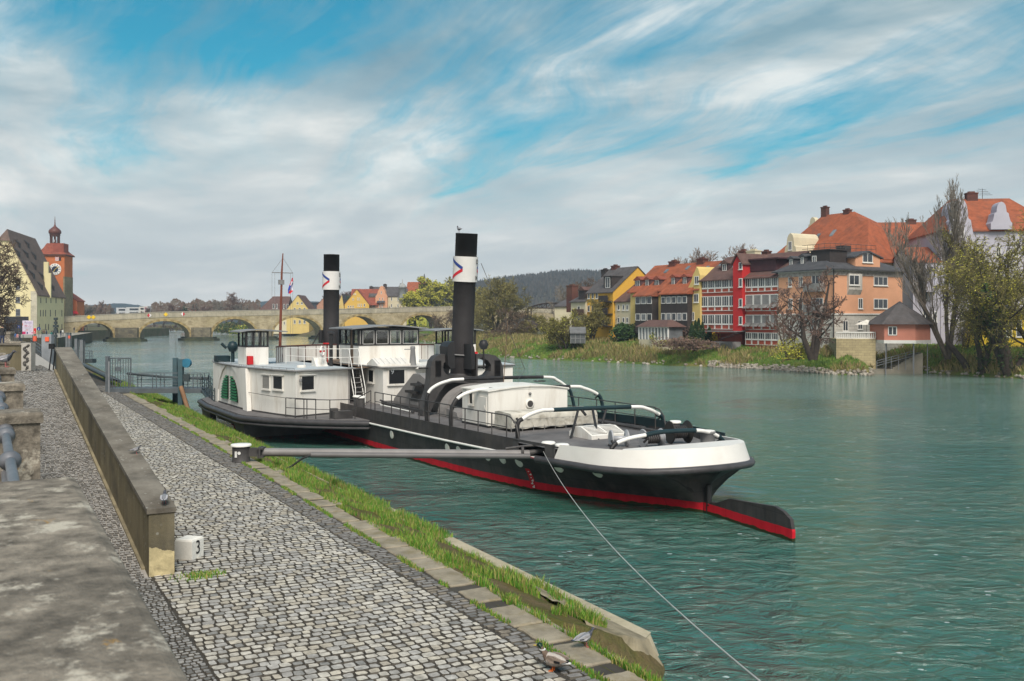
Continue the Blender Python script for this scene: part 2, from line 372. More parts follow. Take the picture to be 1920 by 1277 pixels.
stones(mb, -3., 70, lambda x: -strip_w(x), -.02, .16, .24, 3, lambda x: ZQ, gap=.010, rise=.008, wts=[4, 2, 1.2], rd=random.Random(4))
mb.build('kerb_paving', DKM+[JOINT], loc=QL, rot=QR, kind='structure')
# ramp bed and upper path
mb = MB()
prof = [(x, ramp_z(x)-.014) for x in (8.46, 28.2, 80, 150, 235)]
prof[3] = (150, 3.6); prof[4] = (235, 2.95)
rows = [[(x, wall_y(min(x, 28))+.3, z), (x, 12., z)] for x, z in prof]
mb.loft(rows, closed=False, cap=False, sm=False)
mb.build('upper_path', mat('path_gravel', (.34, .32, .29), .95, .15, 3., .4, 30.), loc=QL, rot=QR, kind='structure')
# ------------------------------------------------------------------ stone slabs on the quay edge
M_SLAB = mat('edge_slab', (.27, .235, .175), .85, .3, 2.5, .8, 14., dirt=.8, dcol=(.17, .135, .05), ds=1.7)
x = -2.6; k = 0; rd = random.Random(5)
slab_places = ['nearest the camera']
while x < 60:
    ln = rd.uniform(.6, 1.35) if x < 14 else rd.uniform(.7, 1.6); wd = rd.uniform(.48, .76); y0 = -strip_w(x)-.04-rd.uniform(0, .06)
    mb = MB(); n = 7
    ring = []
    for i in range(n):
        for (a, b) in (): pass
    def edge(a, b, m): return [(a[0]+(b[0]-a[0])*i/m+rd.uniform(-.02, .02), a[1]+(b[1]-a[1])*i/m+rd.uniform(-.02, .02)) for i in range(m)]
    cs = [(x+.03, y0), (x+ln-.03, y0), (x+ln-.03, y0-wd), (x+.03, y0-wd)]
    pl = edge(cs[0], cs[1], 5)+edge(cs[1], cs[2], 4)+edge(cs[2], cs[3], 5)+edge(cs[3], cs[0], 4)
    mx, my = x+ln/2, y0-wd/2; tl = rd.uniform(-.02, .03)
    r0 = [(px, py, ZQ-.3) for px, py in pl]; r1 = [(px, py, ZQ-.005+tl*(py-my)) for px, py in pl]
    r2 = [(mx+(px-mx)*.94, my+(py-my)*.92, ZQ+.018+tl*(py-my)) for px, py in pl]
    mb.loft([r0, r1, r2], cap=True, sm=False)
    mb.build('kerb_slab', M_SLAB, loc=QL, rot=QR, label='flat mossy grey stone slab in the row edging the cobbled quay', cat='stone slab', group='stone slabs along the quay edge')
    x += ln+rd.uniform(.0, .10)+(rd.uniform(.15, .6) if rd.random() < .3 else 0)
# ------------------------------------------------------------------ slope to the water
M_SLOPE = bank_mat('slope_turf', (.08, .10, .025), (.14, .115, .045), (.16, .12, .07), .46, 2.2)
def edge_y(x): return -3.95-.012*max(0, x-3)
def slope_z(x, f):
    return ZQ-.03-(ZQ-.40)*(f**1.15)
rows = []
X0 = 3.1
for i in range(0, 420):
    x = X0+i*.3 if i < 300 else X0+90+(i-300)*1.2
    row = []
    for j in range(15):
        f = j/14; ya = -strip_w(x)-.62; y = ya+(edge_y(x)-ya)*f
        z = slope_z(x, f)+(noise.noise(Vector((x*1.1, y*1.1, 2)))*.10+noise.noise(Vector((x*4, y*4, 7)))*.04)*(1 if 0 < j < 14 else .2)
        row.append((x+(.45*math.sin(f*math.pi) if i == 0 else 0)*-1, y, z))
    rows.append(row)
first = rows[0]
end = [(p[0]-.35-.25*math.sin(i/14*math.pi), p[1]+(-.25 if i > 10 else 0), min(p[2]-.5, .25)) for i, p in enumerate(first)]
end2 = [(p[0]-.75-.3*math.sin(i/14*math.pi), p[1]+(-.35 if i > 10 else 0), -.5) for i, p in enumerate(first)]
mb = MB(); mb.loft([end2, end]+rows, closed=False, cap=False, sm=False)
mb.build('slope', M_SLOPE, loc=QL, rot=QR, kind='structure')
# turf between slabs and the water nearer than the wedge
rows = []
for i in range(0, 26):
    x = -4+i*.3; ya = -strip_w(x)-.62
    rows.append([(x, ya+.25, ZQ-.02), (x, ya, ZQ-.05+noise.noise(Vector((x*2, 1, 1)))*.06), (x, ya-.25, ZQ-.35+noise.noise(Vector((x*2, 5, 1)))*.1), (x, ya-.55+noise.noise(Vector((x, 9, 1)))*.1, .5), (x, ya-.8, -.6)])
MB().loft(rows, closed=False, cap=False, sm=False).build('slope', M_SLOPE, loc=QL, rot=QR, kind='structure')
M_EDGE = mat('edging_stone', (.40, .35, .25), .85, .25, 1.5, .6, 12., dirt=.6, dcol=(.12, .12, .05), ds=.8)
x = 3.2; k = 0
while x < 74:
    ln = rd.uniform(2.1, 2.9); mb = MB(); y = edge_y(x); y2 = edge_y(x+ln)
    a = .0 if k else .28
    pts = [(x, y+.03), (x+ln-.02, y2+.03), (x+ln-.02, y2-.34), (x+a, y-.34)]
    b = [(x-.25 if k == 0 else x, y+.05), (x+ln-.02, y2+.03), (x+ln-.02, y2-.62), (x+a-.35 if k == 0 else x, y-.62)]
    mb.loft([[(p[0], p[1], -.6) for p in b], [(p[0], p[1], .40) for p in pts], [(p[0], p[1]-(.02 if i > 1 else -.0), .43) for i, p in enumerate(pts)]], sm=False)
    mb.build('edging_stone', M_EDGE, loc=QL, rot=QR, label='%s long sandy edging stone from the pointed tip of the bank, at the waterline' % ORD[k] if k else 'nearest edging stone, forming the pointed tip of the bank in the water', cat='edging stone', group='edging stones along the waterline')
    x += ln; k += 1
# rough stone face between the slabs and the wedge tip
mb = MB(); vs = []
for i in range(13):
    for j in range(9):
        x = 3.05+i*.42; f = j/8; ya = edge_y(x)+1.5*(1-i/14); y = ya+(edge_y(x)+.02-ya)*f
        fs = (y+strip_w(x)+.62)/(edge_y(x)+strip_w(x)+.62)
        vs.append((x-(.3 if i == 0 else 0)*math.sin(f*3.1), y, slope_z(x, fs)+.06+noise.cell(Vector((x*1.6, y*1.6, 1)))*.05))
mb.add(vs, [(i*9+j, (i+1)*9+j, (i+1)*9+j+1, i*9+j+1) for i in range(12) for j in range(8)])
pr = [vs[j] for j in range(9)]
mb.loft([[(p[0]-.32, p[1]-.1, .05) for p in pr], [(p[0]-.1, p[1], p[2]-.12) for p in pr], pr], closed=False, cap=False, sm=False)
mb.build('slope_stone', mat('slope_rock', (.27, .23, .155), .9, .35, 2., 1., 8., dirt=.8, dcol=(.07, .065, .035), ds=1.6), loc=QL, rot=QR, label='rough weathered stone facing on the slope at the near end of the bank', cat='stone')
# ------------------------------------------------------------------ grass blades
def blades(name, pts, hmin, hmax, wd, mats, lean=.5, **kw):
    """pts: list of (x,y,z,scale)"""
    mb = MB(); rd = random.Random(len(pts))
    for (x, y, z, s) in pts:
        h = rd.uniform(hmin, hmax)*s; a = rd.random()*6.283; b = rd.random()*6.283; l = rd.uniform(.1, lean)*h; ww = wd*rd.uniform(.7, 1.3)
        cx, cy = math.cos(a)*ww, math.sin(a)*ww; lx, ly = math.cos(b)*l, math.sin(b)*l
        mb.add([(x-cx, y-cy, z-.02), (x+cx, y+cy, z-.02), (x+cx*.7+lx*.4, y+cy*.7+ly*.4, z+h*.6), (x-cx*.7+lx*.4, y-cy*.7+ly*.4, z+h*.6), (x+lx, y+ly, z+h)],
               [(0, 1, 2, 3), (3, 2, 4)], rd.randrange(len(mats)))
    return mb.build(name, mats, **kw)
GR = [mat('blade_green', (.11, .23, .025), .7, .2, 3.), mat('blade_lime', (.21, .31, .04), .7, .2, 3.), mat('blade_deep', (.07, .22, .02), .7, .2, 3.)]
GS = GR+[mat('blade_straw', (.30, .26, .09), .8, .2, 3.)]
pts = []; rd = random.Random(9)
for _ in range(95000):
    x = 3.2+(rd.random()**1.7)*85; f = rd.random()
    ya = -strip_w(x)-.62; y = ya+(edge_y(x)-ya)*f
    d = noise.noise(Vector((x*.55, y*.9, 4)))+.5*noise.noise(Vector((x*1.9, y*1.9, 8)))
    band = 1 if x > 11 else (f < .30 or f > .93)
    if x < 16 and not band and d < .28: continue
    if d < (.10 if f < .55 else -.04): continue
    pts.append((x, y, slope_z(x, f)+noise.noise(Vector((x*1.1, y*1.1, 2)))*.1, .55+max(0, d)*1.3+(.35 if f > .8 and x > 14 else 0)))
for _ in range(16000):      # turf creeping over the edging farther upstream
    x = rd.uniform(13, 75); y = edge_y(x)-rd.random()**1.6*.36
    if noise.noise(Vector((x*.6, 7, 2))) > -.18-.01*(x-13): pts.append((x, y, .43, 1.1))
for _ in range(5200):       # turf hanging over the near edge
    x = rd.uniform(-1.5, 4.2); ya = -strip_w(x)-.6; y = ya-rd.random()**1.4*.55
    pts.append((x, y, ZQ-.03-(ya-y)*1.7, .9+.6*noise.noise(Vector((x*2, y, 1)))))
for _ in range(9000):        # moss and grass in the joints between paving and slabs
    x = rd.uniform(-1., 45); y = -strip_w(x)+rd.uniform(-.07, .05)
    if noise.noise(Vector((x*.8, 3, 4))) > -.05: pts.append((x, y, ZQ, .38)); pts.append((x, -strip_w(x)-.66+rd.uniform(-.12, .1), ZQ-.02, .5))
for _ in range(500): pts.append((8.05+rd.gauss(0, .14), 3.55+rd.gauss(0, .22), ZQ, .4))
blades('grass', pts, .06, .25, .011, GS, loc=QL, rot=QR, kind='stuff')
# ------------------------------------------------------------------ ramp wall
def conc_mat(name, c0, c1, lich, streak=True):
    m = bpy.data.materials.new(name); m.use_nodes = True; t = m.node_tree; b = t.nodes['Principled BSDF']
    c = t.nodes.new('ShaderNodeTexCoord'); mp = t.nodes.new('ShaderNodeMapping'); mp.inputs['Scale'].default_value = (1, 1, .12 if streak else 1)
    t.links.new(c.outputs['Object'], mp.inputs[0]); v = c.outputs['Object']
    cc = ramp_(t, noise_(t, mp.outputs[0], 1.3, 8, .65), [(.32, c0), (.66, c1)])
    cc = mix_(t, ramp_(t, noise_(t, v, .9, 6, .6), [(.48, 0.), (.68, .65)]), cc, (.07, .066, .058))
    vo = t.nodes.new('ShaderNodeTexVoronoi'); vo.inputs['Scale'].default_value = 7.; t.links.new(v, vo.inputs['Vector'])
    cc = mix_(t, math_(t, 'MULTIPLY', math_(t, 'LESS_THAN', vo.outputs['Distance'], .2), ramp_(t, noise_(t, v, 1.1, 4, .6), [(.5, 0.), (.6, .6)])), cc, lich)
    t.links.new(cc, b.inputs['Base Color']); b.inputs['Roughness'].default_value = .92; b.inputs['Specular IOR Level'].default_value = .15
    bn = t.nodes.new('ShaderNodeBump'); bn.inputs['Strength'].default_value = .7; bn.inputs['Distance'].default_value = .02
    t.links.new(noise_(t, v, 22, 7, .7), bn.inputs['Height']); t.links.new(bn.outputs[0], b.inputs['Normal']); return m
M_WALL = conc_mat('weathered_concrete', (.11, .095, .06), (.23, .20, .13), (.32, .32, .28))
M_CAP = conc_mat('weathered_coping', (.12, .105, .085), (.24, .22, .185), (.48, .47, .43), False)
M_PALE = mat('pale_plaster', (.52, .44, .25), .9, .3, 3., .4, 20., dirt=.6, dcol=(.12, .10, .06), ds=3.)
t_ = thing('concrete_wall', 'long dark concrete wall beside the ramp, pigeon on its near end', 'wall', QL, QR)
wz = lambda x: 2.88+(x-8.46)*(5.66-2.88)/19.74
def wrow(x, yo0, yo1, z0, z1): return [(x, wall_y(x)+yo0, z0), (x, wall_y(x)+yo1, z0), (x, wall_y(x)+yo1, z1), (x, wall_y(x)+yo0, z1)]
xs_ = [8.46+i*19.74/9 for i in range(10)]
for i in range(9):
    a, b = xs_[i]+.008, xs_[i+1]-.008; mb = MB()
    mb.loft([wrow(a, .03, .53, ZQ-.3, wz(a)-.10), wrow(b, .03, .53, ZQ-.3, wz(b)-.10)], sm=False)
    mb.build('wall_panel', M_WALL, parent=t_)
mb = MB(); a, b = 8.44, 28.22
mb.loft([wrow(a, 0, .57, wz(a)-.10, wz(a)), wrow(b, 0, .57, wz(b)-.10, wz(b))], sm=False); mb.build('coping', M_CAP, parent=t_)
mb = MB(); mb.loft([wrow(8.9, .53, .60, ZQ-.3, ZQ+.10), wrow(28.2, .53, .60, 4.2, 4.84)], sm=False); mb.build('plinth', mat('plinth_stone', (.24, .205, .13), .9, .35, 2., dirt=.7), parent=t_)
mb = MB(); n = 40; vs = []
for i in range(n):        # plaster patch on the lower end face, ragged top
    y = .035+.49*i/(n-1); vs += [(8.452, wall_y(8.46)+y, ZQ), (8.452, wall_y(8.46)+y, ZQ+.60-.12*(1-i/(n-1))+.07*noise.noise(Vector((i*.09, 3, 1)))+.015*noise.noise(Vector((i*.5, 3, 1))))]
mb.add(vs, [(2*i, 2*i+1, 2*i+3, 2*i+2) for i in range(n-1)]); mb.build('plaster_patch', M_PALE, parent=t_)
# ------------------------------------------------------------------ promenade parapet
M_PAR = mat('parapet_stone', (.20, .175, .14), .95, .6, 9., .8, 40., dirt=.95, dcol=(.06, .053, .044), ds=.8)
m = M_PAR; t = m.node_tree; b = t.nodes['Principled BSDF']; src = b.inputs['Base Color'].links[0].from_socket
cc = t.nodes.new('ShaderNodeTexCoord').outputs['Object']
lic = mix_(t, ramp_(t, noise_(t, cc, 2.6, 9, .75), [(.54, 0.), (.62, .9)]), src, (.50, .46, .38))
lic = mix_(t, ramp_(t, noise_(t, cc, 3.3, 8, .75, .5), [(.63, 0.), (.68, .9)]), lic, (.36, .20, .035))
t.links.new(lic, b.inputs['Base Color'])
PY = 6.87
def cap(mb, x0, x1, y0, y1, z, h=.28, bev=.05):
    r = lambda o, zz: [(x0+o, y0+o, zz), (x1-o, y0+o, zz), (x1-o, y1-o, zz), (x0+o, y1-o, zz)]
    mb.loft([r(0, z-h), r(0, z-bev), r(bev*.4, z-bev*.3), r(bev*1.2, z)], sm=False); return mb
t_ = thing('parapet_wall', 'big blurred lichen covered stone parapet in the near left corner', 'parapet', QL, QR)
cap(MB(), -12.5, -5.3, PY, PY+1.6, 5.70, .34).build('coping', M_PAR, parent=t_)
MB().box(-12.4, PY+.06, ZQ-.5, -5.36, PY+1.5, 5.36).build('wall_body', M_WALL, parent=t_)
pposts = [(-.15, .42), (5.4, .45), (11.0, .45), (16.6, .45), (22.2, .45)]
plab = ['first stone post with a moss edge beyond the near parapet', 'second stone post along the promenade beyond the near parapet', 'third small stone post along the promenade railing', 'fourth small stone post along the promenade railing', 'farthest small stone post of the promenade railing']
for i, (x, ww) in enumerate(pposts):
    mb = MB(); cap(mb, x-.28, x+.28, PY-.03, PY+.62, 5.70-.01*i, .12, .04); mb.box(x-.25, PY, 3.6, x+.25, PY+.58, 5.59-.01*i)
    mb.build('stone_post', M_PAR, loc=QL, rot=QR, label=plab[i], cat='stone post', group='stone posts of the promenade railing')
M_RAIL = mat('rail_iron', (.17, .175, .19), .45, .2, 4., metal=.4)
rl = ['grey iron railing bar with ball joints between the near parapet and first post', 'grey iron railing bar between the first and second stone posts', 'grey iron railing bar between the second and third stone posts', 'grey iron railing bar between the third and fourth stone posts', 'grey iron railing bar between the two farthest stone posts']
xsr = [-5.3]+[p[0] for p in pposts]
for i in range(5):
    a, b = xsr[i]+(.0 if i == 0 else .25), xsr[i+1]-.25; t_ = thing('railing', rl[i], 'railing', QL, QR, 'railings between the stone posts')
    yy = PY+.34
    for z, k in ((5.50, 0), (5.05, 1)):
        MB().tube([(a, yy, z), (b, yy, z)], .042, 12).build('rail_bar', M_RAIL, parent=t_)
    for x in (a+.05, a+(b-a)*.5, b-.42, b-.04):
        MB().lathe([(.04, -.06), (.075, -.03), (.09, 0), (.075, .03), (.04, .06)], (0, 0, 0), 14, T=Matrix.Translation((x, yy, 5.50)) @ Matrix.Rotation(R(90), 4, 'Y')).build('ball_joint', M_RAIL, parent=t_)
MB().box(-5.3, PY+.02, ZQ-.5, 27, PY+.6, 4.95).build('retaining_wall', M_WALL, loc=QL, rot=QR, label='dark stone retaining wall under the promenade railing', cat='wall')
# carved pillar, low wall and promenade ground
mb = MB(); mb.prism([(27.3, PY+.0), (90, PY+.0), (235, 8), (235, 60), (-12, 60), (-12, 8.6), (-5, 8.6), (27, PY+.7)], 3., 4.80)
mb.build('promenade', mat('promenade_paving', (.30, .285, .26), .95, .15, 2.), loc=QL, rot=QR, kind='structure')
# ------------------------------------------------------------------ number stone
c0 = at_z(355, 1046, ZQ); t_ = thing('marker_stone', 'white painted stone block bearing a black number 3 beside the wall end', 'marker stone', (c0.x, c0.y, ZQ), R(-16))
M_WP = mat('white_painted_stone', (.78, .76, .70), .8, .08, 5., .3, 25., dirt=.15, dcol=(.3, .27, .2), ds=5.)
s = .215; mb = MB()
rg = lambda o, z, oo=0: [(-s+o, -s+o, z), (s-o, -s+o, z), (s-o, s-o, z), (-s+o, s-o, z)]
mb.loft([rg(-.0, 0), rg(0, .40), rg(.015, .435), rg(.05, .45)], sm=False); mb.build('block', M_WP, parent=t_, loc=(0, 0, 0))
def text_mesh(body, size, ext=.004, align='CENTER'):
    cu = bpy.data.curves.new('txt', 'FONT'); cu.body = body; cu.size = size; cu.extrude = ext; cu.align_x = align; cu.align_y = 'CENTER'; cu.resolution_u = 4
    ob = bpy.data.objects.new('txt', cu); COL.objects.link(ob); bpy.context.view_layer.update()
    me = bpy.data.meshes.new_from_object(ob.evaluated_get(bpy.context.evaluated_depsgraph_get())); bpy.data.objects.remove(ob); bpy.data.curves.remove(cu); return me
def text_obj(name, body, size, mt, parent, M, ext=.004):
    me = text_mesh(body, size, ext); me.transform(M); me.materials.clear(); me.materials.append(mt); o = bpy.data.objects.new(name, me); COL.objects.link(o)
    if parent: o.parent = parent
    return o
M_BLACK = mat('black_paint', (.012, .012, .013), .5, .2, 3.)
text_obj('number', '3', .42, M_BLACK, t_, Matrix.Translation((s+.005, .0, .24)) @ Matrix.Rotation(R(90), 4, 'Z') @ Matrix.Rotation(R(90), 4, 'X') @ Matrix.Scale(.85, 4, (1, 0, 0)))
# ------------------------------------------------------------------ paddle steamer (frame: x forward, y towards the quay, z above water)
SH = Frame(6.7, 33.4, R(120)); SL = (6.7, 33.4, 0)
ship = thing('paddle_steamer', 'black, white and red paddle steam tug with two tall black funnels moored at the quay', 'ship', SL, SH.th)
W_ = mat('ship_white', (.74, .72, .67), .55, .08, .8, .15, 8., dirt=.55, dcol=(.46, .40, .32), stretch=(1, 1, .18), ds=1.5)
K_ = mat('ship_black', (.022, .021, .022), .50, .3, 1.2, .15, 8., dirt=.3, dcol=(.07, .062, .055), ds=1.2)
G_ = mat('ship_dark_grey', (.055, .052, .052), .6, .25, 1.4, .15, 9., dirt=.4, dcol=(.11, .10, .09), ds=1.4)
D_ = mat('ship_deck', (.125, .118, .118), .8, .22, 1.0, .25, 14., dirt=.5, dcol=(.22, .21, .20), ds=1.1)
RF_ = mat('ship_roof', (.42, .46, .48), .6, .1, 1.0, .1, 9., dirt=.3, dcol=(.55, .55, .52))
TE_ = mat('ship_teal', (.012, .030, .036), .45, .2, 2.)
GY_ = mat('ship_mid_grey', (.20, .20, .20), .6, .15, 2.)
BR_ = mat('ship_timber', (.14, .095, .065), .8, .25, 2., .3, 12.)
RD_ = mat('ship_red', (.48, .012, .016), .6, .15, 2.)
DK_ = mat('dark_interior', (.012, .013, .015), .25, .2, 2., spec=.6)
GL_ = glass('cabin_glass', (.92, .95, .95), .93)
BL_ = mat('logo_blue', (.02, .05, .24), .5, .1)
RR_ = mat('logo_red', (.55, .015, .03), .5, .1)
M_RAILW = mat('rail_white', (.78, .77, .73), .5, .1)
def hull_mat():
    m = bpy.data.materials.new('hull_paint'); m.use_nodes = True; t = m.node_tree; b = t.nodes['Principled BSDF']
    c = t.nodes.new('ShaderNodeTexCoord'); s = t.nodes.new('ShaderNodeSeparateXYZ'); t.links.new(c.outputs['Object'], s.inputs[0])
    v = c.outputs['Object']
    blk = ramp_(t, noise_(t, v, .9, 6, .65), [(.35, (.030, .028, .029)), (.7, (.070, .064, .064))])
    mp = t.nodes.new('ShaderNodeMapping'); mp.inputs['Scale'].default_value = (1.2, 1, .15); t.links.new(v, mp.inputs[0])
    blk = mix_(t, ramp_(t, noise_(t, mp.outputs[0], 1.4, 6, .7), [(.46, 0.), (.70, .75)]), blk, (.10, .086, .076))
    red = ramp_(t, noise_(t, mp.outputs[0], 2., 6, .65), [(.3, (.42, .008, .018)), (.7, (.62, .014, .030))])
    line = math_(t, 'ADD', .37, math_(t, 'MULTIPLY', math_(t, 'SUBTRACT', noise_(t, v, 3., 5), .5), .045))
    col = mix_(t, math_(t, 'LESS_THAN', s.outputs[2], line), blk, red)
    slime = math_(t, 'ADD', .02, math_(t, 'MULTIPLY', noise_(t, v, 2.5, 6), .17))
    col = mix_(t, math_(t, 'LESS_THAN', s.outputs[2], slime), col, (.03, .035, .012))
    # plate seams
    bk = t.nodes.new('ShaderNodeTexBrick'); bk.inputs['Scale'].default_value = 1.; bk.inputs['Brick Width'].default_value = 2.6; bk.inputs['Row Height'].default_value = .75
    bk.inputs['Mortar Size'].default_value = .008; bk.inputs['Color1'].default_value = (1, 1, 1, 1); bk.inputs['Color2'].default_value = (.86, .86, .86, 1); bk.inputs['Mortar'].default_value = (.5, .5, .5, 1)
    t.links.new(comb_(t, s.outputs[0], s.outputs[2]), bk.inputs['Vector'])
    col = mix_(t, 1., col, bk.outputs[0], 'MULTIPLY')
    t.links.new(col, b.inputs['Base Color']); b.inputs['Roughness'].default_value = .55; b.inputs['Specular IOR Level'].default_value = .22
    bn = t.nodes.new('ShaderNodeBump'); bn.inputs['Strength'].default_value = .3; bn.inputs['Distance'].default_value = .03
    t.links.new(noise_(t, v, 1.6, 4, .5), bn.inputs['Height']); t.links.new(bn.outputs[0], b.inputs['Normal']); return m
HP_ = hull_mat()
def I(tab, s): return float(np.interp(s, [a[0] for a in tab], [a[1] for a in tab]))
TS = -.85
def rq(s): return TS+(s+2.45)*(4.3-TS)/6.75 if s < 4.3 else s
BD = [(2.85, 3.35), (5, 3.62), (8, 3.78), (12, 3.85), (44, 3.85), (50, 3.3), (55, 2.1), (58, 1.0), (60.3, .06)]
BW = [(TS, .01), (0, .09), (1.2, .55), (3, 1.55), (5, 2.45), (7, 3.05), (10, 3.5), (14, 3.72), (44, 3.75), (50, 2.9), (55, 1.5), (60.3, .05)]
ZS = [(TS, 1.70), (0, 1.60), (2, 1.55), (4.3, 1.52), (8, 1.45), (15, 1.36), (22, 1.30), (45, 1.4), (60.3, 2.2)]
ZT = [(TS, 2.05), (4, 2.05), (12, 2.02), (22, 2.0), (45, 2.1), (60.3, 3.0)]
def _bd(s):
    return 3.35*(1-((2.85-s)/(2.85-TS))**2.05)**.5
BD = [(rq(q), _bd(rq(q))) for q in [-2.4495, -2.44, -2.42, -2.38, -2.32, -2.25, -2.15, -2.0, -1.8, -1.55, -1.3, -1.0, -.6, -.2, .3, .8, 1.4, 2.0, 2.6, 3.2]]+BD
def sect(s):
    """half section, bottom to rubbing strake"""
    zs = I(ZS, s); bd = I(BD, s)
    if s < 0:
        zk = .85+(zs-.06-.85)*(-s/-TS)**1.25; bw = .05
        lv = [(bw*.5, zk), (bw+(bd-bw)*.10, zk+(zs-zk)*.18), (bw+(bd-bw)*.30, zk+(zs-zk)*.42), (bw+(bd-bw)*.62, zk+(zs-zk)*.72), (bd, zs)]
        return [(lv[0][0], zk)]*2+lv
    bw = I(BW, s); zz = [-1.2, 0, .20, .37+.0*s, .75, 1.1, zs]
    out = []
    for z in zz:
        f = max(0, z/zs); out.append((bw*.96 if z < 0 else bw+(bd-bw)*f**1.9, z))
    return out
stn = [TS, TS+.05, TS+.15, -.75, -.5, -.25, -.02, 0, .3, .7, 1.2, 2, 3, 4, 5, 6, 7, 8, 10, 12, 14, 18, 22, 26, 30, 34, 38, 42, 46, 50, 53, 55, 57, 58.5, 60.3]
rows = []
for s in stn:
    h = sect(s) if s != 0 else sect(.0001)
    rows.append([(s, y, z) for y, z in reversed(h)]+[(s, -y, z) for y, z in h])
mb = MB(); mb.loft(rows, closed=False, cap=False); hull = mb.build('hull', HP_, parent=ship)
def plates(s0, s1, name, m, zlo, zhi, n=24, th=.03, inset=0., parent=ship, both=True, holes=None):
    mb = MB()
    for sg in ((1, -1) if both else (1,)):
        r = []
        for i in range(n+1):
            s = s0+(s1-s0)*i/n; b = I(BD, s)
            r.append([(s, sg*b, zlo(s)), (s, sg*(b-inset), zhi(s)), (s, sg*(b-inset-th), zhi(s)), (s, sg*(b-th), zlo(s))])
        mb.loft(r, sm=False)
    return mb.build(name, m, parent=parent)
zs_ = lambda s: I(ZS, s); zt_ = lambda s: I(ZT, s)
# dark upper strake with the fairlead opening near the stern
plates(6.9, 60.2, 'upper_strake', HP_, zs_, lambda s: zt_(s)+.04, 40)
for sg in (1, -1):
    mb = MB()
    for a, b_, lo, hi in ((4.2, 6.9, lambda s: zs_(s), lambda s: zs_(s)+.09), (4.2, 6.9, lambda s: zt_(s)-.06, lambda s: zt_(s)+.04), (4.2, 4.75, zs_, zt_), (6.55, 6.9, zs_, zt_)):
        r = []
        for i in range(5):
            s = a+(b_-a)*i/4; b = I(BD, s); r.append([(s, sg*b, lo(s)), (s, sg*b, hi(s)), (s, sg*(b-.05), hi(s)), (s, sg*(b-.05), lo(s))])
        mb.loft(r, sm=False)
    mb.build('fairlead_frame', G_, parent=ship)
# white bulwark round the stern
sB = [4.25, 3.6, 2.8, 2., 1.2, .8, .4, 0, -.4, -.7, -1., -1.25, -1.5, -1.7, -1.9, -2.05, -2.15, -2.23, -2.3, -2.35, -2.4, -2.43, -2.45]
sB = [rq(s) for s in sB]
def bwtop(s): return np.interp(s, [TS, .5, 4.25], [2.36, 2.26, 2.13])
ring = [(s, I(BD, s)) for s in sB]+[(s, -I(BD, s)) for s in reversed(sB[:-1])]
def inw(s, b, k):   # move a plan point inwards
    f = min(1., max(0., (2.-s)/3.1)); return (s+k*f*1.1, b*(1-k*.7/max(1.2, abs(b))))
r = []
for s, b in ring:
    z0 = zs_(s); z1 = float(bwtop(s)); a1 = inw(s, b, .24 if s < 2 else .12)
    if s > 4.2: a1 = (s+(-.28), b*.97)
    r.append([(s, b, z0), (s+(a1[0]-s)*.5, b+(a1[1]-b)*.5, (z0+z1)/2), (a1[0], a1[1], z1), (a1[0]+.02, a1[1]*.985, z1-.01), (s+.03, b*.985, z0)])
mb = MB(); mb.loft([p[:3] for p in r], sm=True, closed=False, cap=False); mb.loft([p[2:5] for p in r], sm=False, closed=False, cap=False); mb.add([r[0][0], r[0][1], r[0][2], r[0][3], r[0][4]], [(0, 1, 2, 3, 4)])
mb.add([r[-1][0], r[-1][1], r[-1][2], r[-1][3], r[-1][4]], [(0, 1, 2, 3, 4)])
# whaleback plate over the stern
edge = [(p[2][0], p[2][1], p[2][2]) for p in r if p[2][0] < 1.2]
n = len(edge); vs = []
for j in range(n):
    e = edge[j]; vs.append((e[0], e[1]*.99, e[2]-.004))
for j in range(n):
    e = edge[j]; vs.append((1.25+.0*j, e[1]*.93 if abs(e[1]) > 0 else 0, 2.24-.0*abs(e[1])))
mb.add(vs, [(j, j+1, n+j+1, n+j) for j in range(n-1)], 0, False)
mb.build('bulwark', mat('bulwark_white', (.72, .70, .66), .5, .05, .7, .25, 2.2, dirt=.25, dcol=(.52, .48, .42), ds=.8), parent=ship)
# rubbing strakes
rs_ = [(rq(s), I(BD, rq(s))) for s in (5.2, 4.25, 3.4, 2.4, 1.6, .8, 0, -.6, -1.2, -1.7, -2.0, -2.2, -2.35, -2.42, -2.45)]
pth = [(s-(.03 if s < -.5 else 0), b+.05, zs_(s)-.03) for s, b in rs_]+[(s-(.03 if s < 0 else 0), -b-.05, zs_(s)-.03) for s, b in reversed(rs_)]
MB().tube(pth, .13, 10).build('rubbing_strake', mat('rubber_strake', (.055, .052, .055), .45, .25, 3., .2, 6.), parent=ship)
mb = MB()
for sg in (1, -1): mb.tube([(s, sg*(I(BD, s)+.03), zs_(s)) for s in np.linspace(5.3, 21.8, 18)], .05, 6)
mb.build('white_line', M_RAILW, parent=ship)
# deck
ds_ = [s for s in np.linspace(-.2, 60, 50)]
dk_ = lambda s: max(.05, I(BD, s)-(.05 if s > 4.3 else .42))
MB().loft([[(s, dk_(s), 1.93), (s, dk_(s)*.4, 1.99), (s, 0, 2.0), (s, -dk_(s)*.4, 1.99), (s, -dk_(s), 1.93)] for s in ds_], closed=False, cap=False, sm=False).build('deck', D_, parent=ship)
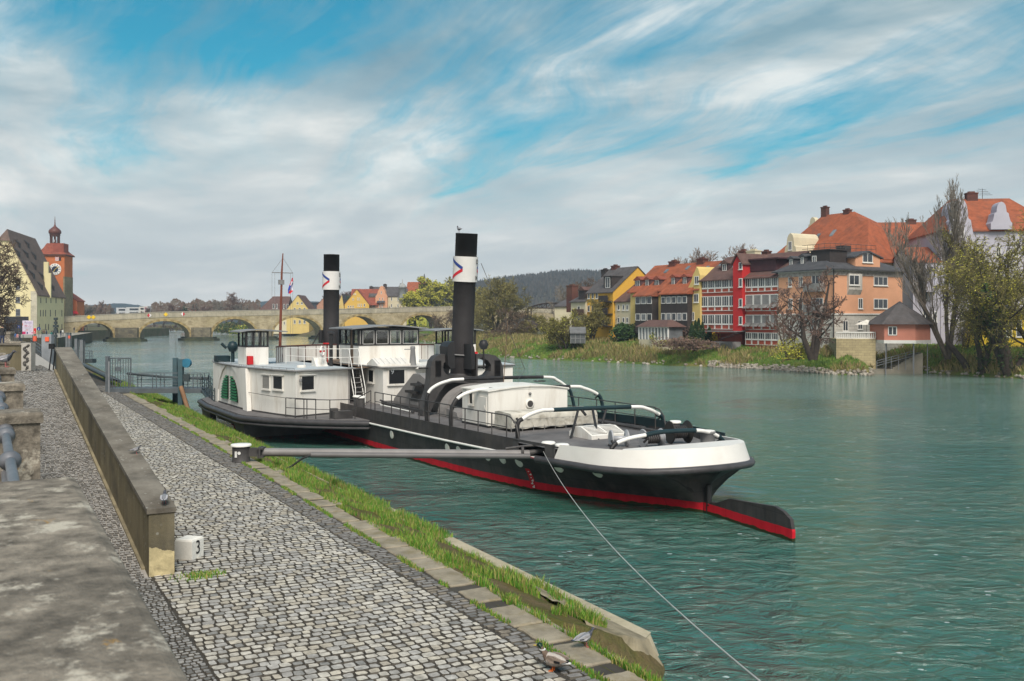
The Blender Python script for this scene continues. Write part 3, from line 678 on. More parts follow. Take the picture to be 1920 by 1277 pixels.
# rudder with stock
ru = [(-.05, -.9), (-4.72, -.9), (-4.75, .30), (-4.65, .66), (-4.3, .84), (-3.9, .92), (-2.6, .82), (-1.5, .74), (-.9, .52), (-.35, .38), (-.05, .40)]
Trud = Matrix(((1, 0, 0, 0), (0, 0, 1, 0), (0, 1, 0, 0), (0, 0, 0, 1)))
MB().prism(ru, -.06, .06, T=Matrix.Rotation(R(-7.5), 4, 'Z') @ Trud).build('rudder', HP_, parent=ship)
MB().tube([(-.22, 0, -.2), (-.22, 0, 1.0)], .10, 10).tube([(-.22, 0, .34), (-.30, 0, .30), (-.5, 0, .36)], .11, 8).box(-.16, -.06, -.4, .25, .06, .95).build('rudder_stock', K_, parent=ship)
# portholes
for x, z in [(18.77, 1.0), (12.57, 1.05), (11.52, 1.06), (10.23, 1.08), (9.14, 1.10), (8.01, 1.12), (6.9, 1.12), (4.6, 1.18), (2.75, 1.20)]:
    b0 = I(BW, x)+(I(BD, x)-I(BW, x))*(z/zs_(x))**1.9
    tilt = math.atan2((I(BD, x)-I(BW, x))*1.6, zs_(x)); yaw = math.atan2(I(BD, x+.5)-I(BD, x-.5)+(I(BW, x+.5)-I(BW, x-.5))*.6, 1.6)
    M_ = Matrix.Translation((x, b0-.02, z)) @ Matrix.Rotation(yaw, 4, 'Z') @ Matrix.Rotation(-math.pi/2-tilt*.7, 4, 'X')
    po_ = MB().lathe([(.205, -.02), (.205, .045), (.165, .05)], n=20, T=M_).build('porthole', mat('porthole_white', (.72, .70, .62), .5, .1), parent=ship)
    pn = MB().lathe([(.0, .03), (.165, .03)], n=20, T=M_, cap=False).build('pane', mat('porthole_pane', (.55, .53, .47), .3, .1), parent=po_)
# draught scale
mb = MB(); mb2 = MB()
def hb(x, z): return I(BW, x)+(I(BD, x)-I(BW, x))*(max(0, z)/zs_(x))**1.9
for i in range(7):
    z0, z1 = .37+i*.075, .37+(i+1)*.075
    mb.quad((6.46, hb(6.46, z0)+.03, z0), (6.72, hb(6.72, z0)+.03, z0), (6.72, hb(6.72, z1)+.03, z1), (6.46, hb(6.46, z1)+.03, z1))
for i in range(6):
    z = .14+i*.125; x0 = 6.56 if i % 2 else 6.48
    mb2.box(x0, hb(6.55, z)+.04, z, x0+.14, hb(6.55, z)+.055, z+.04).box(x0+.03, hb(6.55, z)+.04, z+.03, x0+.06, hb(6.55, z)+.055, z+.095)
mb.build('draught_scale', RD_, parent=ship); mb2.build('draught_marks', M_RAILW, parent=ship)
# ---- railings
def rail(name, pts, h=.95, n=None, m=G_, r=.02, rows=(1., .5), parent=ship, post=.028, skip=()):
    mb = MB(); P = [Vector(p) for p in pts]
    for p in P: mb.tube([p, p+Vector((0, 0, h))], post, 6)
    for k in rows: mb.tube([p+Vector((0, 0, h*k)) for p in P], r if k < 1 else r*1.25, 6)
    return mb.build(name, m, parent=parent)
rail('railing', [(s, 3.72, 2.0) for s in np.linspace(21.2, 12.4, 9)])
rail('railing', [(s, I(BD, s)-.10, 2.0) for s in np.linspace(12.1, 7.5, 5)], .92)
rail('railing', [(s, -I(BD, s)+.10, 2.0) for s in np.linspace(21, 7.3, 10)], .92)
for sg, s0 in ((1, 7.5), (-1, 7.3)):
    y = sg*(I(BD, 7)-.1); MB().tube([(s0, y, 2.9), (s0-.3, y, 2.86), (s0-.65, y*.99, 2.6), (s0-.85, y*.98, 2.0)], .03, 6).build('railing_end', G_, parent=ship)
# dark far bulwark inside face
o = plates(2.6, 14, 'far_bulwark', TE_, lambda s: 1.95, lambda s: 2.42-.02*abs(s-8), 12, both=False); o.data.transform(Matrix.Scale(-1, 4, (0, 1, 0))); o.data.flip_normals()
# ---- towing hoops: dark feet, white shoulders, dark crown
def hoop(s, yn, yf, ztop, zb, r=.085, mid=(.30, .70), kn=1.5, name='towing_hoop', foot=True, dz=0.):
    P = []
    for i in range(41):
        f = i/40; y = yn+(yf-yn)*f; a = abs(2*f-1)
        z = zb+(ztop-zb)*(1-a**3.4)**.62; P.append(Vector((s, y, z+dz*f)))
    h = thing(name, None, None, (0, 0, 0)); h.parent = ship
    i0, i1 = int(mid[0]*40), int(mid[1]*40); k = 4
    MB().tube(P[i0:i1+1], r*1.12, 10).build('crown', TE_ if s < 9 else K_, parent=h)
    MB().tube(P[k:i0+1], r, 10).tube(P[i1:41-k], r, 10).build('shoulder', M_RAILW, parent=h)
    MB().tube(P[:k+1], r*1.1, 8).tube(P[40-k:], r*1.1, 8).build('foot', G_, parent=h)
    return h
def pix_hoop(s, pts, r, dark, name='towing_hoop'):
    """hoop traced through photo points in the upright plane x = s; pts = [(px,py)], dark = index ranges of the dark pieces"""
    P = [];
    for p in pts: y, z = SH.on_x(p[0], p[1], s); P.append(Vector((s, y, z)))
    # smooth (Catmull-Rom)
    h = bpy.data.objects.new(name, None); COL.objects.link(h); h.parent = ship
    def seg(a, b):
        out = []
        for i in range(a, b):
            p0, p1, p2, p3 = P[max(i-1, 0)], P[i], P[i+1], P[min(i+2, len(P)-1)]
            for k in range(5):
                t = k/5; out.append(.5*((2*p1)+(p2-p0)*t+(2*p0-5*p1+4*p2-p3)*t*t+(3*p1-p0-3*p2+p3)*t**3))
        return out+[P[b]]
    for a, b, mm in dark: MB().tube(seg(a, b), r*(1.12 if mm != M_RAILW else 1), 10).build({id(M_RAILW): 'shoulder'}.get(id(mm), 'crown' if a > 1 and b < len(P)-2 else 'foot'), mm, parent=h)
    return h
W2 = M_RAILW
pix_hoop(15.0, [(800, 792), (799, 762), (803, 737), (816, 724), (838, 715), (869, 711), (1018, 707), (1045, 713), (1066, 729), (1072, 742), (1077, 765)], .075, [(0, 2, K_), (2, 5, W2), (5, 6, K_), (6, 8, W2), (8, 10, TE_)])
pix_hoop(12.2, [(846, 801), (845, 778), (849, 762), (857, 748), (873, 738), (893, 732), (917, 730), (1068, 725), (1095, 728), (1120, 739), (1128, 752), (1131, 775)], .08, [(0, 3, K_), (3, 6, W2), (6, 7, K_), (7, 9, W2), (9, 11, TE_)])
pix_hoop(7.3, [(971, 822), (970, 800), (973, 790), (979, 786), (994, 777), (1015, 770), (1037, 768.5), (1182, 763), (1212, 766), (1236, 777), (1243, 786), (1244, 808)], .08, [(0, 3, K_), (3, 6, W2), (6, 7, TE_), (7, 9, W2), (9, 11, TE_)])
pix_hoop(1.9, [(1146, 842), (1151, 835), (1156, 831), (1180, 822), (1210, 816), (1240, 810), (1304, 807), (1330, 811), (1346, 818), (1352, 822), (1360, 832)], .075, [(0, 2, K_), (2, 4, W2), (4, 6, TE_), (6, 8, W2), (8, 10, TE_)])
def claw(s, px, py, sc=1.):
    y, z = SH.on_x(px, py, s); mb = MB()
    for a in (-.9, .2, 1.3): mb.tube([(s, y, z), (s+.1*sc, y+math.cos(a)*.2*sc, z+math.sin(a)*.2*sc)], .045, 6)
    mb.build('rope_catch', K_, parent=ship)
for s, px, py in ((7.3, 973, 793), (7.3, 1239, 781), (12.2, 1122, 741), (1.9, 1152, 836), (1.9, 1352, 822), (1.9, 1215, 822)): claw(s, px, py)
# hoop C props and plates
mb = MB()
for a, b_, sb in (((1084, 768), (1070, 826), 6.3), ((1111, 767), (1122, 828), 5.5), ((1137, 766), (1123, 812), 6.8), ((1090, 768), (1098, 778), 7.0)):
    y0, z0 = SH.on_x(*a, 7.3); y1, z1 = SH.on_x(*b_, sb)
    if z1 < 2.3: z1 = 1.97
    mb.tube([(7.3, y0, z0), (sb, y1, z1)], .055, 8)
mb.build('hoop_props', K_, parent=ship)
# ---- generic cabin wall window
def shwin(face, c, px0, py0, px1, py1, pane=DK_, hood=True, fr=W_, parent=ship, out=.03, sill=True, bar=False):
    """face 'x' plane x=c (faces aft), 'y' plane y=c (faces the quay)"""
    if face == 'x':
        a0, z1 = SH.on_x(px0, py0, c); a1, z0 = SH.on_x(px1, py1, c)
        B = lambda a, z, d: (c-d, a, z)
    else:
        a0, z1 = SH.on_y(px0, py0, c); a1, z0 = SH.on_y(px1, py1, c)
        B = lambda a, z, d: (a, c+d, z)
    lo, hi = min(a0, a1), max(a0, a1); mb = MB(); f = .045
    def bb(u0, z0_, u1, z1_, d0, d1, m_=mb):
        p = B(u0, z0_, d0); q = B(u1, z1_, d1); m_.box(min(p[0], q[0]), min(p[1], q[1]), min(p[2], q[2]), max(p[0], q[0]), max(p[1], q[1]), max(p[2], q[2]))
    bb(lo-f, z0-f, lo, z1+f, -.01, out+.02); bb(hi, z0-f, hi+f, z1+f, -.01, out+.02); bb(lo, z1, hi, z1+f, -.01, out+.02); bb(lo, z0-f, hi, z0, -.01, out+.02)
    if hood: bb(lo-.12, z1+f+.01, hi+.12, z1+f+.06, -.01, out+.08)
    if sill: bb(lo-.1, z0-f-.06, hi+.1, z0-f-.01, -.01, out+.08)
    w_ = mb.build('window', fr, parent=parent); m2 = MB(); bb(lo, z0, hi, z1, -.005, out*.5, m2); m2.build('pane', pane, parent=w_); return w_
# ---- aft deckhouse (white)
h = bpy.data.objects.new('aft_deckhouse', None); COL.objects.link(h); h.parent = ship
x0, x1, y0, y1 = 11.35, 13.85, 2.38, -1.75
MB().box(x0, y1, 1.95, x1, y0, 3.60).prism([(y1, 3.58), (y0, 3.58), (y0*.5, 3.70), (.25, 3.73), (y1*.5, 3.70)], 0, x1-x0, T=Matrix(((0, 0, 1, x0), (1, 0, 0, 0), (0, 1, 0, 0), (0, 0, 0, 1)))).build('wall', W_, parent=h)
mb = MB(); rr = [(y0+.06, 3.60), (y0*.5, 3.73), (.25, 3.77), (y1*.5, 3.73), (y1-.06, 3.60)]
mb.loft([[(x0-.06, a, z) for a, z in rr]+[(x0-.06, a, z-.05) for a, z in reversed(rr)], [(x1+.05, a, z) for a, z in rr]+[(x1+.05, a, z-.05) for a, z in reversed(rr)]], sm=False); mb.build('roof', W_, parent=h)
MB().box(x0-.02, y1-.02, 1.93, x1+.02, y0+.02, 2.06).build('base_trim', K_, parent=h)
shwin('y', y0, 881, 736, 887, 757, parent=h)
mb = MB(); mb.box(11.5, y0, 2.1, 12.15, y0+.03, 3.3).tube([(11.55, y0+.05, 2.75), (11.55, y0+.10, 2.95)], .02, 6); mb.build('door', mat('ship_white_door', (.70, .68, .63), .5, .05), parent=h)
y_, z_ = SH.on_x(993, 757, x0); MB().lathe([(.22, 0), (.22, .05), (.17, .06)], n=18, T=Matrix.Translation((x0, y_, z_)) @ Matrix.Rotation(R(-90), 4, 'Y')).build('porthole', W_, parent=h)
MB().lathe([(0, .066), (.15, .066)], n=18, cap=False, T=Matrix.Translation((x0, y_, z_)) @ Matrix.Rotation(R(-90), 4, 'Y')).build('vent_grille', G_, parent=h)
MB().lathe([(.06, 0), (.07, .06), (.03, .12)], n=12, T=Matrix.Translation((x0, y_, z_+.45)) @ Matrix.Rotation(R(-90), 4, 'Y')).build('lamp', GY_, parent=h)
MB().tube([(11.9+.28*math.cos(a), -.6+.28*math.sin(a), 3.9) for a in np.linspace(0, 6.0, 14)], .02, 5).build('rope_coil', K_, parent=ship)
# ---- canvas covered locker
M_CANV = mat('canvas', (.50, .48, .42), .95, .2, 1.5, .9, 6., dirt=.8, dcol=(.22, .19, .14), ds=2.)
mb = MB(); ya, yb = SH.on_x(948, 790, 9.9)[0], SH.on_x(1108, 790, 9.9)[0]
rr = []
NY = 34
for k, (z, o) in enumerate(((2.10, .03), (2.3, .02), (2.52, .06), (2.68, .0), (2.74, -.03))):
    row = []
    for i in range(NY+1):
        y = ya+(yb-ya)*i/NY; fo = .05*math.sin(i*1.9+k*.8)*(1-abs(k-2)*.25)+.04*noise.noise(Vector((y*2, z*2, 0)))
        row.append((9.45-o-fo, y, z+(.03*math.sin(i*.9) if k == 0 else 0)))
    rr.append(row)
rr.append([(10.5, p[1], 2.79) for p in rr[0]]); rr.append([(10.85, p[1], 2.74) for p in rr[0]]); rr.append([(10.88, p[1], 2.1) for p in rr[0]])
mb.loft(rr, closed=False, cap=False, sm=True)
for i, sgn in ((0, 1), (NY, -1)):
    mb.add([r_[i] for r_ in rr], [tuple(range(len(rr)))], 0)
mb.build('canvas_cover', M_CANV, parent=ship)
mb = MB()
for i in range(9): mb.tube([(9.42, ya+(yb-ya)*i/8, 1.95), (9.42, ya+(yb-ya)*i/8, 2.2)], .015, 5)
mb.tube([(9.38, ya, 2.14), (9.38, yb, 2.14)], .012, 5).tube([(9.36, ya, 2.5), (9.36, yb, 2.48)], .008, 4); mb.build('cover_lashing', GY_, parent=ship)
# white skylight box on the aft deck
mb = MB(); mb.prism([(5.5, 1.97), (7.1, 1.97), (7.1, 2.18), (6.65, 2.42), (6.25, 2.42), (5.5, 2.14)], .95, -.75, T=Trud); skb = mb.build('skylight_box', W_, parent=ship)
mb = MB()
for (a, b_) in ((.15, .85), (-.65, .05)):
    for i in range(7): mb.box(5.62+i*.10, a, 2.16+i*.037+.02, 5.66+i*.10, b_, 2.18+i*.037+.02)
    mb.box(5.6, a-.02, 2.17, 6.3, a, 2.20)
mb.build('skylight_bars', K_, parent=skb)
# winches and reels at the stern
def reel(x, y, z, r, wd, m, rot=0., rope=False, nm='rope_reel'):
    T = Matrix.Translation((x, y, z)) @ Matrix.Rotation(rot, 4, 'Z') @ Matrix.Rotation(R(90), 4, 'X')
    o = MB().lathe([(r*.92, -wd/2-.02), (r, -wd/2), (r*.96, -wd/2+.03), (r*.3, -wd/2+.035), (r*.3, wd/2-.035), (r*.96, wd/2-.03), (r, wd/2), (r*.92, wd/2+.02)], n=24, T=T).box(-.12, -.2, -.05, .12, .2, .02, T=Matrix.Translation((x, y, z-r-.02))).build(nm, m, parent=ship)
    if rope:
        mb = MB()
        for k in range(7): mb.lathe([(r*.5, 0), (r*.56, .02), (r*.5, .045)], n=20, T=T @ Matrix.Translation((0, 0, -wd/2+.07+k*(wd-.14)/7)))
        mb.build('rope', G_, parent=o)
    return o
reel(3.3, 1.25, 2.30, .33, .62, mat('reel_grey', (.38, .385, .40), .5, .1, 2., metal=.2), R(-20))
reel(2.6, .25, 2.32, .36, .75, MATS['reel_grey'], R(-10), True)
reel(3.0, -1.35, 2.42, .44, .78, mat('reel_black', (.02, .018, .016), .6, .3), R(-10), True)
MB().lathe([(.27, 0), (.27, .42), (.30, .44), (.30, .50), (.27, .52)], (2.1, -2.0, 2.0), 20).build('bollard', GY_, parent=ship)
MB().lathe([(.27, 0), (.25, .02)], (2.1, -2.0, 2.52), 20).build('bollard_cap', M_RAILW, parent=ship)
def bol(x, y, r=.20, h=.52):
    b = MB().lathe([(r*.95, 0), (r, h*.8), (r*.95, h)], (x, y, 1.96), 16).build('mooring_bitt', G_, parent=ship)
    MB().lathe([(r*1.22, 0), (r*1.25, .05), (r*1.05, .09), (0, .10)], (x, y, 1.96+h), 18).build('cap', M_RAILW, parent=b)
bol(5.35, 3.05, .22, .03); bol(4.55, 2.95, .22, .03); bol(24.2, 3.55); bol(23.5, 3.6); bol(5.2, -3.0)
# deck pipes and low gear
mb = MB()
for i in range(14):
    a = 7.5+i*.35; mb.tube([(a, -3.25-.04*math.sin(i), 2.05), (a+.3, -3.2+.05*math.sin(i*2), 2.07)], .045, 5)
mb.tube([(4.0, -2.8, 2.05), (16, -3.1, 2.05)], .07, 6); mb.build('anchor_chain', G_, parent=ship)
# ---- portal housing with louvres round the aft funnel
def pxs(s, L): return [SH.on_x(a, b, s) for a, b in L]
out = pxs(17.5, [(792, 790), (794, 768), (798, 752), (804, 733), (807, 712), (808, 690), (811, 677), (818, 668), (828, 664), (847, 663.5), (847, 672), (842, 700), (845, 703), (893, 706), (893, 672), (893, 664), (918, 664), (930, 667), (939, 676), (943.5, 690), (944, 714), (946, 760), (936, 760), (930, 722), (850, 717), (836, 721), (824, 736), (816, 752), (806, 775), (800, 790)])
hl = pxs(17.5, [(831, 688), (832, 681), (836, 677), (841, 678), (841, 703), (836, 701), (832, 695)])
hr = pxs(17.5, [(896, 672), (905, 671), (915, 676), (921, 685), (920, 696), (914, 703), (905, 706), (896, 706)])
TP = Matrix(((0, 0, 1, 17.5), (1, 0, 0, 0), (0, 1, 0, 0), (0, 0, 0, 1)))
pt = MB().prism(out, 0, .6, T=TP, holes=[hl, hr]).build('towing_portal', G_, parent=ship)
for L_ in ([(816, 676), (827, 706)], [(927, 675), (938, 705)]):
    (ya_, za_), (yb_, zb_) = pxs(17.5, L_); mb = MB()
    lo, hi = min(ya_, yb_), max(ya_, yb_); z0, z1 = min(za_, zb_), max(za_, zb_)
    mb.box(17.47, lo, z0, 17.49, hi, z1, 0)
    for k in range(12): z = z0+.03+(z1-z0-.06)*k/12; mb.add([(17.47, lo+.02, z), (17.47, hi-.02, z), (17.43, hi-.02, z+.05), (17.43, lo+.02, z+.05)], [(0, 1, 2, 3)], 0)
    mb.build('louvre', K_, parent=pt)
# hinge cheeks and rods beside the funnel
mb = MB()
for L_ in ([(839, 650), (845, 642), (852, 640), (853, 690), (846, 692), (840, 684)], [(883, 645), (889, 650), (891, 664), (890, 692), (884, 693)]):
    mb.prism(pxs(17.2, L_), 0, .9, T=Matrix(((0, 0, 1, 17.2), (1, 0, 0, 0), (0, 1, 0, 0), (0, 0, 0, 1))))
a = pxs(17.4, [(793, 691), (849, 690), (885, 690), (942, 689)])
mb.tube([(17.9, a[0][0], a[0][1]), (17.9, a[1][0], a[1][1])], .05, 6).tube([(17.9, a[2][0], a[2][1]), (17.9, a[3][0], a[3][1])], .05, 6)
c_ = pxs(17.4, [(907, 654), (907, 692)]); mb.tube([(17.4, c_[0][0], c_[0][1]), (17.4, c_[1][0], c_[1][1])], [.03, .06], 6)
mb.build('hinge_gear', K_, parent=pt)
# grey casings below the portal, on the boiler room
mb = MB()
arc = [(1.95-1.8*(1-math.cos(t)), 2.0+1.5*math.sin(t)) for t in np.linspace(0, math.pi/2, 12)]
mb.prism(arc+[(-1.6, 3.5), (-1.6, 2.0)], 0, .8, T=Matrix(((0, 0, 1, 16.6), (1, 0, 0, 0), (0, 1, 0, 0), (0, 0, 0, 1))))
bcs = mb.build('boiler_casing', mat('casing_grey', (.24, .225, .215), .6, .15, 1.5, .1), parent=ship)
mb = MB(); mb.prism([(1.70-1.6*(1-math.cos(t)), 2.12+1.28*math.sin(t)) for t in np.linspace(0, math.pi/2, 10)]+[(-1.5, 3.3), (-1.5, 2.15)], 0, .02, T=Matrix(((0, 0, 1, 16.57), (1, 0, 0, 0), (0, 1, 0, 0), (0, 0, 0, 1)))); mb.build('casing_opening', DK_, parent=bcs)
mb = MB(); mb.prism([(15.0, 2.0), (16.3, 2.0), (16.3, 2.42), (15.2, 2.30)], -1.8, 2.0, T=Trud).build('casing_apron', MATS['casing_grey'], parent=ship)
# sloped engine room skylight between portal and midship house
mb = MB(); q = [(24.0, 2.02), (19.2, 2.02), (19.2, 3.5), (20.4, 3.85), (21.2, 3.85), (23.8, 2.35)]
mb.prism(q, -1.6, 1.55, T=Trud); sk = mb.build('engine_skylight', MATS['casing_grey'], parent=ship)
mb = MB()
mb.add([(21.6, 1.57, 2.4), (19.6, 1.57, 2.4), (19.6, 1.57, 3.3), (20.6, 1.57, 3.5)], [(0, 1, 2, 3)])
for (a, b_, z) in ((775, 800, 722), (764, 787, 733)):
    y0_, z0_ = SH.on_x(a, z, 20.5); y1_, z1_ = SH.on_x(b_, z-1, 20.5)
mb.build('skylight_shade', G_, parent=sk)
def slopebox(px0, px1, py):
    P0 = SH.on_y(px0, py, 1.62); P1 = SH.on_y(px1, py, 1.62)
    mb = MB(); mb.box(min(P0[0], P1[0]), 1.56, P0[1]-.13, max(P0[0], P1[0]), 1.80, P0[1]); mb.build('skylight_vent', K_, parent=sk)
slopebox(775, 796, 718); slopebox(765, 785, 731)
mb = MB(); mb.box(18.9, 1.5, 2.0, 24.3, 2.1, 2.2); mb.tube([(24.2, 2.2, 2.25), (18.8, 2.6, 2.05)], .05, 6); mb.build('deck_coaming', G_, parent=ship)
MB().tube([(22.8, 2.75, 2.12), (18.6, 2.9, 2.12)], .04, 6).build('white_pipe', M_RAILW, parent=ship)
# ---- funnels
def funnel(x, z0, z1, lean, r, rb, nm, zc):
    T = Matrix.Translation((x, 0, z0)) @ Matrix.Rotation(-math.atan2(lean, z1-z0), 4, 'Y'); H = z1-z0
    f = MB().lathe([(r*1.0, 0), (r*1.01, H*.3), (r*.985, H*.302), (r*.985, H-.02), (r*1.0, H-.02), (r*1.0, H), (r*.9, H), (r*.9, H-.5)], n=36, T=T, cap=False).lathe([(0, H-.5), (r*.9, H-.5)], n=24, T=T, cap=False).build('funnel', mat('funnel_black', (.020, .018, .019), .75, .25, 1.2, .2, 10., dirt=.35, dcol=(.045, .04, .04)), parent=ship)
    zb = H-1.05*1.12; hb_ = 1.28
    MB().lathe([(rb, zb-hb_), (rb, zb)], n=40, T=T, cap=False).lathe([(r, zb-.005), (rb, zb)], n=40, T=T, cap=False).lathe([(rb, zb-hb_), (r, zb-hb_+.005)], n=40, T=T, cap=False).build('funnel_band', mat('band_white', (.66, .645, .62), .6, .06, 1.5), parent=f)
    # arrow badges wrapped on the band; angle 0 faces the camera side
    a_cam = math.atan2(-(33.4+.866*x), -(6.7-.5*x))-R(120)      # direction from funnel to camera in ship frame
    def curved(seq, wdt, m, nmx):
        mb = MB()
        for (a0, h0), (a1, h1) in zip(seq[:-1], seq[1:]):
            n = 10; vs = []
            for i in range(n+1):
                t = i/n; a = a0+(a1-a0)*t; hh = h0+(h1-h0)*t
                A = a_cam+R(a); vs += [((rb+.012)*math.cos(A), (rb+.012)*math.sin(A), hh-wdt/2), ((rb+.012)*math.cos(A), (rb+.012)*math.sin(A), hh+wdt/2)]
            vs = [T @ Vector(q) for q in vs]; mb.add(vs, [(2*i, 2*i+2, 2*i+3, 2*i+1) for i in range(n)])
        mb.build(nmx, m, parent=f)
    zt, zm, zl = zb-.06, zb-hb_*.5, zb-hb_+.06
    # camera left = negative angle here
    sgn = 1
    for c in (-82, 82+60):
        s2 = 1 if c < 0 else -1
        ap = c+s2*70 if c < 0 else c-76
        curved([(sgn*c, zt-.08), (sgn*ap, zm+.03)], .17, BL_, 'badge_upper_stroke'); curved([(sgn*c, zl+.08), (sgn*ap, zm-.03)], .17, RR_, 'badge_lower_stroke')
    for ch, hh in (('D', zt-.20), ('N', zl+.14)):
        A = a_cam+R(sgn*64); M_ = T @ Matrix.Translation(((rb+.02)*math.cos(A), (rb+.02)*math.sin(A), hh)) @ Matrix.Rotation(A+math.pi/2, 4, 'Z') @ Matrix.Rotation(R(90), 4, 'X')
        text_obj('band_letter', ch, .34, M_BLACK, f, M_)
    return f, T
fA, TA = funnel(18.68, 3.6, 11.15, .66, .57, .635, 'aft', 0)
fB, TB = funnel(38.6, 4.0, 11.25, .12, .55, .62, 'fore', 0)
MB().lathe([(.60, -.04), (.66, 0), (.60, .04)], n=30, T=TA @ Matrix.Translation((0, 0, 1.35))).build('funnel_ring', GY_, parent=fA)
MB().lathe([(1.25, 0), (.9, .16), (.62, .30), (.60, .34)], (18.68, 0, 3.62), 24).build('funnel_base', G_, parent=ship)
for sg in (1, -1):
    mb = MB(); mb.tube([(38.6, sg*.75, 5.1), (38.6, sg*.72, 6.0)], .16, 8).tube([(38.5, sg*1.6, 4.6), (38.5, sg*.8, 6.0)], .04, 5)
    mb.build('funnel_hinge', K_, parent=ship)
# stay wires
MB().tube([(17.6, -.60, 9.6), (15.9, -2.2, 4.2)], .016, 4).tube([(15.9, -2.2, 4.2), (13.2, -.2, 3.9)], .014, 4).build('stay_wire', G_, parent=ship)
a = SH.on_x(952, 600, 14.5); b_ = SH.on_x(944, 708, 14.5)
MB().tube([(14.5, b_[0], b_[1]-.3), (14.5, a[0], a[1])], .02, 5).build('flag_staff', BR_, parent=ship)
# ---- sponson (paddle guard platform), both sides
SPON = [(21.6, 3.86), (22.3, 4.9), (23.8, 6.5), (25.6, 8.0), (27.4, 8.9), (28.4, 9.05), (36, 9.0), (40, 8.6), (42, 7.6), (43.3, 5.6), (44.2, 3.86)]
def mirror(o): o.data.transform(Matrix.Scale(-1, 4, (0, 1, 0))); o.data.flip_normals(); return o
GD_ = MATS['rubber_strake']
def both(mb, name, m, parent=ship, sides=(1, -1)):
    out = []
    for sg in sides:
        o = mb.build(name, m, parent=parent)
        if sg < 0: mirror(o)
        out.append(o)
    return out
mb = MB(); mb.prism([(a, b*.985) for a, b in SPON]+[(44.2, 3.7), (21.6, 3.7)], 1.02, 1.46); both(mb, 'sponson', D_)
mb = MB(); mb.tube([(a, b, 1.28) for a, b in SPON], .15, 10); mb.tube([(a, b+.02, 1.03) for a, b in SPON], .07, 8); both(mb, 'sponson_fender', GD_)
# paddle wheel box hanging under the guard, wheel inside
mb = MB(); mb.prism([(28.0, 1.05), (28.0, .15), (28.5, -.25), (29.3, -.2), (29.9, .5), (30.6, 1.05)], 8.35, 8.75, T=Trud); mb.prism([(36.3, 1.05), (36.3, .25), (36.8, 0.0), (38.3, .45), (38.8, 1.05)], 8.35, 8.75, T=Trud)
mb.prism([(30.2, 1.05), (30.5, .55), (35.8, .55), (36.4, 1.05)], 8.3, 8.4, T=Trud); mb.box(28.05, 4.2, .15, 28.2, 8.4, 1.05); both(mb, 'guard_bracket', G_)
mb = MB()
for k in range(9):
    a = k*2*math.pi/9+.2; c, s = math.cos(a), math.sin(a)
    T = Matrix.Translation((33, 6.2, 1.15)) @ Matrix.Rotation(-a, 4, 'Y'); mb.box(1.3, -1.6, -.05, 1.95, 1.6, .05, T=T)
for yy in (4.7, 6.2, 7.7): mb.lathe([(1.75, -.04), (1.75, .04), (1.62, .04), (1.62, -.04)], n=28, T=Matrix.Translation((33, yy, 1.15)) @ Matrix.Rotation(R(90), 4, 'X'), cap=False)
both(mb, 'paddle_wheel', RD_)
